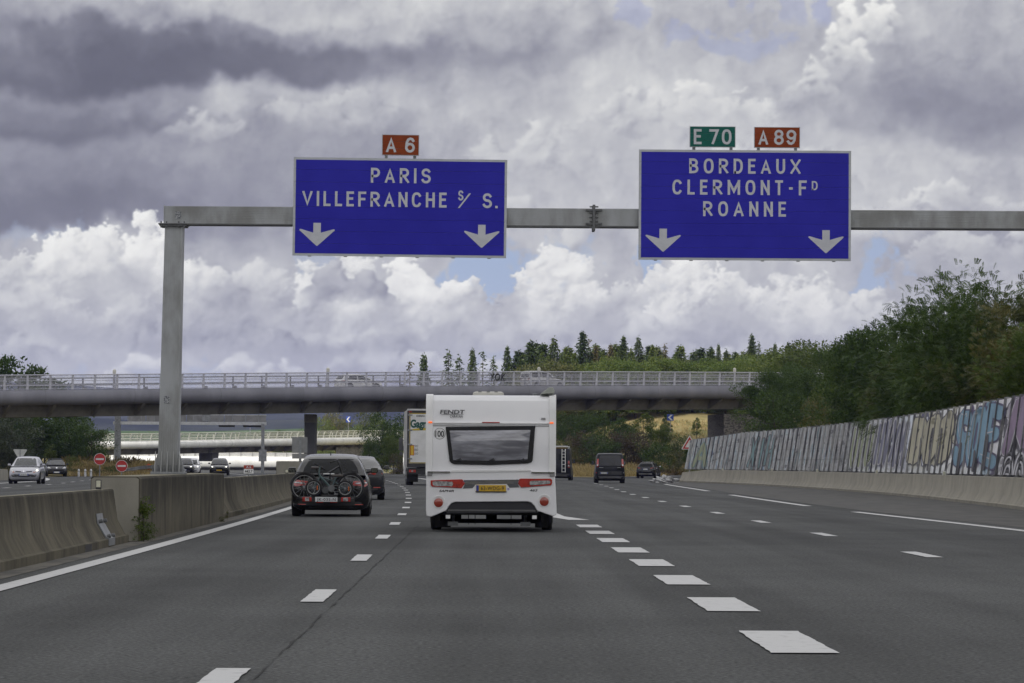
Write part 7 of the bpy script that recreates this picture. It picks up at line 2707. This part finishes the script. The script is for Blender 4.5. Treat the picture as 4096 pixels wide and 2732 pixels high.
steel_teal = M('frame_teal', (.075, .115, .115), .4, metal=.2, c2=(.05, .085, .088))
bicycle((-3.46, 80.02, 0), R(1.2), 'large black city bicycle with mudguards and carriers on the rack, nearest the car window', p_black, (-.58, .675), (.465, .675), .285, .022,
        {'bb': (-.10, .60), 'seat': (-.30, 1.07), 'head': (.22, 1.14), 'h2': (.27, .97), 'rear': (-.58, .675), 'front': (.465, .675), 'stem': (.17, 1.26), 'st': (-.22, .88)},
        [('bb', 'seat', .018), ('bb', 'h2', .024), ('st', 'head', .02), ('head', 'h2', .024), ('bb', 'rear', .012), ('st', 'rear', .010), ('h2', 'front', .016), ('head', 'stem', .016)],
        (-.29, 1.09, 1), [(.02, -.24, 1.22), (.10, -.14, 1.26), (.17, 0, 1.285), (.12, .14, 1.27), (.04, .26, 1.24)], big_extra, 14)


def small_extra(e):
    mb = MB().tube([(.04, -.045, .72), (.20, -.045, .70), (.35, -.045, .66), (.35, -.045, .59), (.20, -.045, .575), (.04, -.045, .565)], .007, 5)
    mb.build('chain', dark_steel, e)


bicycle((-3.46, 79.78, 0), R(1.2), 'small grey green folding bicycle with small wheels and orange reflectors, outermost on the rack', steel_teal, (-.356, .655), (.350, .640), .165, .022,
        {'bb': (.045, .643), 'seat': (.15, .90), 'head': (-.235, .965), 'h2': (-.205, .905), 'rear': (.350, .640), 'front': (-.356, .655), 'stem': (-.215, 1.14), 'st': (.10, .80)},
        [('bb', 'seat', .017), ('h2', 'bb', .027), ('head', 'h2', .024), ('st', 'rear', .012), ('bb', 'rear', .012), ('h2', 'front', .014), ('head', 'stem', .016), ('h2', 'st', .012)],
        (.17, .915, -1), [(-.34, -.06, 1.20), (-.26, -.04, 1.155), (-.215, 0, 1.14), (-.17, .1, 1.10), (-.10, .2, 1.06)], small_extra, 16, True)

# ---------------------------------------------------------------- dark sedan ahead of it
se = empty('car', (-4.20, 117.5, 0), R(1.6), 'dark sedan with a light band across its tail ahead of the hatchback with bikes', 'car')
L_ = 4.8
B = Body(se, L_, 1.86, [(0, .90, .30, .84), (.05, .95, .22, .97), (.15, .98, .18, 1.02), (.6, 1, .18, 1.02), (1.8, 1, .2, .96), (2.9, 1, .2, .95), (3.6, .99, .2, .92), (4.3, .95, .2, .8), (4.7, .88, .24, .64), (4.8, .8, .32, .56)],
         [(.70, .98), (1.0, 1.10), (1.45, 1.29), (1.8, 1.38), (2.3, 1.43), (2.9, 1.42), (3.4, 1.27), (3.95, .97)], .96, .66, p_dark)
B.decal('rear_window', [(-.58, 1.06), (.58, 1.06), (.50, 1.25), (.42, 1.345), (-.42, 1.345), (-.50, 1.25)], 'rear', glass_g, 0.008)
B.decal('tail_light', [(-.86, .83), (.86, .83), (.84, .90), (.5, .895), (-.5, .895), (-.84, .90)], 'rear', lamp_red, 0.01)
B.decal('reflector', [(.55, .40), (.78, .40), (.78, .43), (.55, .43)], 'rear', lamp_red, 0.008, mirror=True)
B.decal('lower_bumper', [(-.75, .2), (.75, .2), (.7, .38), (-.7, .38)], 'rear', black_plastic, 0.006)
B.decal('side_window', [(1.35, 1.04), (1.75, 1.26), (2.2, 1.345), (2.9, 1.33), (3.3, 1.2), (3.6, 1.04)], 'right', glass_m, mirror=True)
plate(se, 0, -.012, .68, .52, .11, None, plate_w, -1, 2)
wheels(B, 0.33, (0.95, 3.85), 0.24, 0.04)
mirrors(B, 3.45, 1.02, p_dark, .17, .13)
mb = MB().add([(-.01, 1.72, 1.40), (.01, 1.72, 1.40), (.02, 1.95, 1.42), (-.02, 1.95, 1.42), (0, 1.74, 1.475)], [(0, 1, 4), (1, 2, 4), (2, 3, 4), (3, 0, 4)])
mb.build('antenna', p_dark, se)
MB().box(-.6, .6, .5, 4.3, .16, .24).build('underbody', under_m, se)

# ---------------------------------------------------------------- lorry
lo = empty('lorry', (-3.06, 200, 0), R(2.6), 'white box lorry with yellow trim and green lettering half hidden behind the caravan', 'lorry')
boxw = M('lorry_white', (0.66, 0.66, 0.66), .45, c2=(.58, .58, .57), obj=True, vscale=1.5)
alu_side = M('lorry_aluminium', (.60, .60, .60), .35, metal=.6, c2=(.42, .42, .43), vscale=1.2, stretch=(1, 1, 3), obj=True)
yel = M('lorry_yellow', (.36, .27, .03), .5)
Wt, zt0, zt1 = 1.25, 1.12, 4.25
MB().rbox(-Wt, Wt, 0.05, 8.2, zt0, zt1, .02).build('box_body', alu_side, lo)
mb = MB().rbox(-Wt - .01, -Wt + .09, -.03, .12, zt0 - .05, zt1 + .02, .01).rbox(Wt - .09, Wt + .01, -.03, .12, zt0 - .05, zt1 + .02, .01).rbox(-Wt, Wt, -.03, .12, zt0 - .10, zt0 + .10, .01)
mb.build('door_frame', M('frame_black', (.03, .03, .03), .5), lo)
MB().rbox(-Wt - .01, Wt + .01, -.04, .12, zt1 - .05, zt1 + .05, .01).build('roof_edge', alu_side, lo)
MB().box(-Wt + .10, Wt - .10, -.022, .04, zt1 - .17, zt1 - .052).build('door_header', M('frame_black', (.03, .03, .03), .5), lo)
for x0, x1 in ((-Wt + .12, -.01), (.01, Wt - .12)):
    dr = MB().rbox(x0, x1, -.025, .04, zt0 + .12, zt1 - .18, .006).build('door', yel, lo)
    MB().box(x0 + .05, x1 - .05, -.030, -.026, zt0 + .17, zt1 - .24).build('panel', boxw, dr)
    mb = MB()
    for z in (1.5, 2.3, 3.1, 3.95):
        xa = x0 if x0 < -.5 else x1
        mb.rbox(*sorted((xa - (.10 if xa < 0 else -.10), xa + (.16 if xa < 0 else -.16))), -.065, -.031, z - .04, z + .04, .008)
    mb.build('hinge', steel, dr)
    mb = MB()
    xb = x1 - .09 if x0 < -.5 else x0 + .09
    mb.cyl((xb, -.06, zt0 + .15), (xb, -.06, zt1 - .22), .018, seg=8)
    mb.build('lock_bar', steel, dr)
green_i = M('lettering_green', (.008, .075, .055), .5)
text('Gagne', .44, green_i, lo, (-.50, -.033, 3.26), (1, 0, 0), (0, 0, 1), width=1.16, bold=.045, lift=.002)
mb = MB().add([(-1.08, -.0335, 3.15), (-.5, -.0335, 3.23), (0.0, -.0335, 3.23), (.1, -.0335, 3.16), (-.1, -.0335, 3.10), (-.9, -.0335, 3.08)], [(0, 1, 2, 3, 4, 5)])
mb.build('swoosh', M('swoosh_yellow', (.50, .38, .03), .5), lo)
text('CHEREAU', .10, ink, lo, (-.52, -.033, 3.86), (1, 0, 0), (0, 0, 1), width=.48, bold=.03, lift=.002)
mk = MB().rbox(-1.09, -.86, -.036, -.0305, 1.68, 2.26, .002).build('rear_marker', lamp_red, lo)
MB().box(-1.06, -.89, -.039, -.0365, 1.71, 2.23).build('marker_face', plate_y, mk)
for z, t_ in ((2.18, '90'), (1.97, '80'), (1.76, '60')):
    text(t_, .14, M('lettering_grey', (.13, .13, .13), .5), lo, (-.74, -.033, z - .04), (1, 0, 0), (0, 0, 1), width=.20, lift=.002)
MB().rbox(-1.17, -1.0, -.06, -.03, zt1 - .14, zt1 - .09, .004).build('marker_light', lamp_red, lo)
MB().rbox(1.0, 1.17, -.06, -.03, zt1 - .14, zt1 - .09, .004).build('marker_light', lamp_red, lo)
MB().rbox(-1.2, 1.2, .10, .2, .62, .98, .01).build('bumper', M('bumper_dark', (.028, .028, .03), .6), lo)
for s_ in (-1, 1):
    tl = MB().rbox(s_ * .95 - .19, s_ * .95 + .19, .03, .10, .72, .87, .01).build('tail_light', lamp_red, lo)
    MB().rbox(s_ * .95 - .05, s_ * .95 + .05, .022, .029, .74, .85, .004).build('lens', lamp_clear, tl)
    for y in (2.0, 3.3, 4.6):
        wheel(lo, s_ * 1.22, y, .48, .36, side=s_)
    mb = MB().rbox(*sorted((s_ * .6, s_ * 1.2)), 1.35, 1.38, .18, .75, .01)
    mb.build('mud_flap', black_rubber, lo)
MB().rbox(-.45, .25, .14, .20, .60, .95, .01).build('panel', M('bumper_grey', (.12, .12, .12), .5), lo)
MB().box(-.5, .5, .3, 10.5, .75, 1.05).build('chassis', under_m, lo)
MB().rbox(-1.24, 1.24, 8.6, 10.7, .5, 3.3, .12).build('cab', p_white, lo)
mb = MB()
for s_ in (-1, 1):
    mb.rbox(*sorted((s_ * 1.27, s_ * 1.50)), 10.3, 10.42, 2.0, 2.75, .03).bar((s_ * 1.2, 10.4, 2.6), (s_ * 1.4, 10.36, 2.6), .05).rbox(*sorted((s_ * 1.28, s_ * 1.46)), 10.2, 10.3, 1.7, 1.92, .03)
mb.build('mirror', M('mirror_shell', (.10, .10, .105), .4), lo)

# ---------------------------------------------------------------- camper van with a ladder
cp = empty('van', (5.62, 270, 0), R(-3.2), 'black high roofed van with a white ladder on its back, right beside the caravan', 'van')
vst = lambda L, zr: [(0, .93, .34, zr - .1), (.04, .965, .26, zr - .02), (.12, .985, .22, zr), (.5, 1, .22, zr), (L * .5, 1, .24, zr), (L * .74, 1, .24, zr - .03), (L * .86, .98, .24, zr - .12), (L * .95, .93, .26, zr - .34), (L * .985, .87, .3, zr - .5), (L, .80, .36, zr - .58)]
B = Body(cp, 5.6, 2.05, vst(5.6, 1.25), [(.03, 1.25), (.05, 1.6), (.09, 2.1), (.14, 2.36), (.24, 2.44), (.6, 2.47), (2.8, 2.48), (4.0, 2.42), (4.5, 2.15), (5.0, 1.6), (5.25, 1.25)], 1.22, .90, p_navy, sh_w=.97)
for s_ in (-1, 1):
    t_ = B.decal('tail_light', [(s_ * .78, .98), (s_ * .92, .98), (s_ * .90, 1.50), (s_ * .79, 1.50)], 'rear', lamp_red, .012)[0]
    B.decal('lens', [(s_ * .80, 1.02), (s_ * .90, 1.02), (s_ * .89, 1.18), (s_ * .80, 1.18)], 'rear', lamp_clear, .016, parent=t_)
    B.decal('rear_window', [(s_ * .06, 1.55), (s_ * .72, 1.55), (s_ * .70, 2.0), (s_ * .06, 2.0)], 'rear', glass_m, .008)
B.decal('side_window', [(3.7, 1.45), (4.7, 1.45), (4.3, 2.0), (3.75, 2.0)], 'right', glass_m, mirror=True)
B.decal('lower_bumper', [(-.95, .28), (.95, .28), (.95, .55), (-.95, .55)], 'rear', black_plastic, .015)
wheels(B, .34, (1.1, 4.6), .24, .04)
mirrors(B, 4.75, 1.35, black_plastic, .20, .30)
mb = MB()
for x in (.33, .58):
    mb.tube([(x, -.09, .62), (x, -.09, 2.28), (x, .05, 2.38)], .024, 7)
for z in (.66, .94, 1.22, 1.5, 1.78, 2.0, 2.24):
    mb.cyl((.33, -.09, z), (.58, -.09, z), .018, seg=7)
mb.build('ladder', white_paint, cp, smooth=50)
mb = MB()
for x in (-.8, .8):
    mb.tube([(x, .2, 2.56), (x, 3.6, 2.58)], .03, 7)
for y in (.2, 1.0, 1.8, 2.6, 3.4):
    mb.tube([(-.8, y, 2.56), (.8, y, 2.56)], .025, 7)
    for x in (-.8, .8):
        mb.bar((x, y, 2.42), (x, y, 2.57), .05)
mb.rbox(-.72, .72, .5, 2.4, 2.58, 2.64, .02)
mb.build('roof_rack', M('rack_white', (.55, .55, .55), .4), cp)
MB().rbox(-.74, .74, .12, .30, 2.44, 2.50, .01).build('awning_strip', M('strip_ochre', (.22, .14, .04), .6), cp)
MB().box(-.8, .8, .4, 5.2, .18, .32).build('underbody', under_m, cp)

# ---------------------------------------------------------------- black passenger van
tv = empty('van', (8.33, 234, 0), R(-0.6), 'black passenger van with tall red tail lamps in the right lane', 'van')
B = Body(tv, 4.8, 1.98, vst(4.8, 1.12), [(.03, 1.12), (.07, 1.35), (.13, 1.65), (.20, 1.86), (.32, 1.93), (.7, 1.955), (2.4, 1.96), (3.3, 1.88), (3.8, 1.62), (4.35, 1.12)], 1.10, .86, p_navy, sh_w=.97)
B.decal('rear_window', [(-.72, 1.15), (.72, 1.15), (.71, 1.40), (.68, 1.80), (.62, 1.84), (-.62, 1.84), (-.68, 1.80), (-.71, 1.40)], 'rear', M('van_glass', (.010, .011, .016), .06, spec=.4, coat=0.2, bump=0.12, bscale=2.2), .008)
for s_ in (-1, 1):
    t_ = B.decal('tail_light', [(s_ * .76, 1.05), (s_ * .90, 1.05), (s_ * .865, 1.62), (s_ * .755, 1.60)], 'rear', lamp_red, .012)[0]
    B.decal('lens', [(s_ * .78, 1.09), (s_ * .88, 1.09), (s_ * .87, 1.24), (s_ * .78, 1.24)], 'rear', lamp_clear, .016, parent=t_)
    B.decal('reflector', [(s_ * .87, .66), (s_ * .94, .66), (s_ * .94, .72), (s_ * .87, .72)], 'rear', lamp_clear if s_ > 0 else lamp_red, .012)
B.decal('lower_bumper', [(-.92, .30), (.92, .30), (.94, .48), (-.94, .48)], 'rear', M('bumper_soft', (.045, .045, .05), .55), .02)
B.decal('plate_recess', [(-.80, .55), (.80, .55), (.78, .80), (-.78, .80)], 'rear', black_plastic, .008)
B.decal('panel', [(.10, .58), (.72, .58), (.72, .76), (.10, .76)], 'rear', M('panel_dull', (.035, .035, .04), .4), .014)
plate(tv, -.40, -.02, .67, .52, .115, 'DK-892-VM', plate_w, -1, 2, .11)
B.decal('side_window', [(.9, 1.2), (.95, 1.72), (3.1, 1.74), (3.55, 1.5), (3.8, 1.2)], 'right', glass_m, mirror=True)
mb = MB()
for x0, x1, z in ((-.62, -.52, 1.32), (.30, .18, 1.42)):
    mb.bar((x0, -.005, 1.16), (x1 + (.0), .02, z), .016)
mb.build('wiper', black_plastic, tv)
badge2 = M('badge_silver', (.42, .42, .43), .3, metal=.6)
mb = MB().rbox(-.72, -.44, -.012, .02, 1.015, 1.045, .002).rbox(.48, .70, -.012, .02, 1.015, 1.05, .002)
mb.build('badge', badge2, tv)
wheels(B, .33, (1.0, 3.95), .24, .04)
mirrors(B, 3.85, 1.22, black_plastic, .16, .24)
MB().box(-.8, .8, .4, 4.3, .16, .28).build('underbody', under_m, tv)

# ---------------------------------------------------------------- small black hatchback on the slip road
ht = empty('car', (14.75, 324, 0), R(-11), 'small black hatchback turning off on the slip road at right', 'car')
B = Body(ht, 4.2, 1.78, hatch_st(4.2, .98, .95, .74), [(.10, .98), (.24, 1.12), (.44, 1.30), (.66, 1.42), (1.1, 1.48), (1.8, 1.48), (2.4, 1.42), (2.85, 1.25), (3.4, .97)], .97, .66, p_black)
B.decal('rear_window', [(-.62, 1.06), (.62, 1.06), (.56, 1.22), (.48, 1.36), (-.48, 1.36), (-.56, 1.22)], 'rear', glass_m, .008)
B.decal('tail_light', [(.46, .90), (.84, .96), (.86, 1.03), (.70, 1.02), (.48, .95)], 'rear', lamp_red, .012, mirror=True)
B.decal('chrome_strip', [(-.62, .385), (.62, .385), (.60, .415), (-.60, .415)], 'rear', M('strip_silver', (.45, .45, .46), .3, metal=.5), .012)
plate(ht, 0, -.005, .83, .50, .11, None, plate_w, -1, 2)
B.decal('side_window', [(.75, 1.06), (1.0, 1.27), (1.5, 1.375), (2.3, 1.36), (2.75, 1.22), (3.05, 1.04)], 'right', glass_g, mirror=True)
wheels(B, .33, (.78, 3.32), .21, .03)
mirrors(B, 2.85, 1.03, p_black, .17, .13)
MB().box(-.6, .6, .4, 3.8, .17, .26).build('underbody', under_m, ht)

# ---------------------------------------------------------------- oncoming cars
dvec = lambda y: math.atan2(-(0.002316 - 2 * 9.365e-5 * y), 1)


def oncoming(x, y, L, label, rz_extra=0.0):
    """Empty at the rear of a car whose nose is at (x, y), heading to the camera"""
    a = pi + dvec(y) * 0.9 + rz_extra
    return empty('car', (x + sin(a) * L, y - cos(a) * L, 0), a, label, 'car')


def front(B, zs, hood_z, glass_poly, lamps, grille, lit=(False, False), plate_z=.48, plate_args=None, lower=None, lamp_m=None):
    B.decal('windscreen', glass_poly, 'front', glass_g, .008)
    for s_, on in zip((-1, 1), lit):
        hl = B.decal('headlight', [(s_ * a, b) for a, b in lamps], 'front', lamp_m or lamp_clear, .010)[0]
        if on:
            cx_ = sum(a for a, b in lamps) / len(lamps)
            cz_ = sum(b for a, b in lamps) / len(lamps)
            B.decal('beam', [(s_ * (cx_ + cos(t) * .055), cz_ - .01 + sin(t) * .045) for t in np.linspace(0, 2 * pi, 9)[:-1]], 'front', lamp_lit, .02, parent=hl)
    for g in grille:
        B.decal('grille', g, 'front', black_plastic, .008)
    if lower:
        B.decal('lower_grille', lower, 'front', black_plastic, .008)


cl_ = oncoming(-25.1, 194, 3.98, 'silver hatchback with one headlight lit coming the other way at far left')
B = Body(cl_, 3.98, 1.72, hatch_st(3.98, .92, .92, .74, .19), [(.10, .93), (.22, 1.12), (.4, 1.33), (.6, 1.43), (1.0, 1.485), (1.6, 1.49), (2.1, 1.45), (2.45, 1.32), (3.05, .95)], .92, .68, p_silver)
front(B, .92, .9, [(-.63, .99), (.63, .99), (.60, 1.10), (.52, 1.37), (.45, 1.41), (-.45, 1.41), (-.52, 1.37), (-.60, 1.10)], [(.50, .66), (.78, .64), (.84, .76), (.78, .88), (.64, .86)],
      [[(-.46, .655), (-.16, .645), (-.13, .69), (-.44, .71)], [(.46, .655), (.16, .645), (.13, .69), (.44, .71)]], (True, False), lower=[(-.62, .38), (.62, .38), (.72, .52), (-.72, .52)])
B.decal('indicator', [(-.50, .63), (-.62, .62), (-.62, .66), (-.52, .67)], 'front', lamp_orange, .014, mirror=True)
B.decal('emblem', [(0, .63), (.05, .68), (0, .745), (-.05, .68)], 'front', chrome, .014)
plate(cl_, 0, 3.985, .51, .52, .11, 'CV-752-TX', plate_w, 1, 2, .11)
B.decal('side_window', [(.75, 1.0), (.95, 1.24), (1.4, 1.36), (2.0, 1.35), (2.35, 1.22), (2.7, 1.0)], 'right', glass_g, mirror=True)
wheels(B, .31, (.68, 3.22), .2, .03)
mirrors(B, 2.45, .98, p_silver, .17, .13)
MB().box(-.6, .6, .4, 3.6, .15, .24).build('underbody', under_m, cl_)

dk = oncoming(-35.3, 294, 4.0, 'dark grey hatchback following on the merging lane behind the silver one', .12)
B = Body(dk, 4.0, 1.75, hatch_st(4.0, .92, .92, .72, .19), [(.10, .93), (.22, 1.12), (.4, 1.33), (.6, 1.43), (1.0, 1.465), (1.6, 1.47), (2.1, 1.43), (2.5, 1.28), (3.1, .95)], .92, .68, p_dark)
front(B, .92, .9, [(-.63, .99), (.63, .99), (.60, 1.10), (.52, 1.35), (.45, 1.39), (-.45, 1.39), (-.52, 1.35), (-.60, 1.10)], [(.44, .68), (.80, .68), (.82, .80), (.70, .86)],
      [[(-.56, .40), (.56, .40), (.62, .58), (-.62, .58)]])
B.decal('emblem', [(-.05, .68), (.05, .68), (.06, .78), (-.06, .78)], 'front', chrome, .014)
plate(dk, 0, 4.005, .36, .52, .11, None, plate_w, 1, 2)
wheels(B, .31, (.7, 3.25), .2, .03)
mirrors(B, 2.5, .98, p_dark, .17, .13)

suv_roof = [(.08, 1.02), (.2, 1.25), (.36, 1.50), (.6, 1.60), (1.1, 1.65), (1.9, 1.65), (2.5, 1.58), (2.95, 1.38), (3.45, 1.06)]


def suv(x, y, label, mat, lit, yellow, L=4.5):
    e = oncoming(x, y, L, label)
    B = Body(e, L, 1.84, hatch_st(L, 1.03, 1.02, .84, .24), suv_roof, 1.02, .70, mat)
    front(B, 1.02, 1.0, [(-.66, 1.10), (.66, 1.10), (.60, 1.30), (.54, 1.53), (.46, 1.57), (-.46, 1.57), (-.54, 1.53), (-.60, 1.30)], [(.46, .78), (.84, .82), (.86, .90), (.50, .86)],
          [[(-.40, .62), (.40, .62), (.46, .84), (-.46, .84)]], (lit, lit), lower=[(-.72, .34), (.72, .34), (.76, .46), (-.76, .46)])
    plate(e, 0, L + .005, .50, .52, .11, None, plate_y if yellow else plate_w, 1, 0 if yellow else 2)
    wheels(B, .35, (.82, L - .85), .22, .03)
    mirrors(B, 2.95, 1.10, mat, .18, .14)
    MB().box(-.65, .65, .4, L - .5, .2, .3).build('underbody', under_m, e)
    return e


suv(-25.3, 340, 'dark sport utility car with lit lamps and yellow plate right of the gantry post', p_black, True, True)
suv(-29.0, 344, 'black car half hidden behind the gantry post with one lit lamp showing', p_black, True, False, 4.4)
suv(-29.4, 357, 'white car close behind the black one right of the gantry post', p_white, True, False, 4.3)

# ---------------------------------------------------------------- cars crossing on the overpass
for x, lab_, mat, roof_, zs_, W_, wp in ((-11.0, 'white hatchback driving right on the overpass behind the parapet mesh', p_white, HATCH, .93, 1.8, [[(.62, 1.0), (.82, 1.28), (1.25, 1.385), (1.62, 1.39), (1.62, 1.0)], [(1.70, 1.0), (1.70, 1.39), (2.25, 1.34), (2.6, 1.2), (2.95, 1.0)]]),
                                         (6.4, 'pale grey off road vehicle driving right on the overpass behind the parapet mesh', p_grey, [(.04, 1.05), (.07, 1.35), (.14, 1.62), (.35, 1.70), (1.2, 1.72), (2.0, 1.70), (2.4, 1.60), (2.75, 1.35), (3.15, 1.05)], 1.04, 1.8,
                                          [[(.25, 1.12), (.32, 1.55), (1.35, 1.60), (1.35, 1.12)], [(1.45, 1.12), (1.45, 1.60), (2.2, 1.57), (2.5, 1.36), (2.7, 1.12)]])):
    a, t, nn = path1.at(s_near(path1, x))
    p = a - nn * 4.2
    e = empty('car', (p.x, p.y, a.z - .30), math.atan2(-t.x, t.y), lab_, 'car')
    L_ = 4.4
    B = Body(e, L_, W_, hatch_st(L_, zs_, zs_ - .02, .76, .22), roof_, zs_ - .005, .70 if zs_ < 1 else .80, mat)
    for w_ in wp:
        B.decal('side_window', w_, 'right', glass_m, .008, mirror=True)
    B.decal('rear_window', [(-.6, zs_ + .1), (.6, zs_ + .1), (.5, zs_ + .42), (-.5, zs_ + .42)], 'rear', glass_m, .008)
    B.decal('tail_light', [(.05, zs_ - .17), (.42, zs_ - .10), (.40, zs_ - .02), (.06, zs_ - .04)] if zs_ < 1 else [(.03, .85), (.14, .85), (.14, 1.12), (.03, 1.12)], 'right', lamp_red, .012, mirror=True)
    wheels(B, .33, (.80, L_ - .85), .21, .03)
    mirrors(B, 2.85, zs_ + .06, mat, .17, .13)
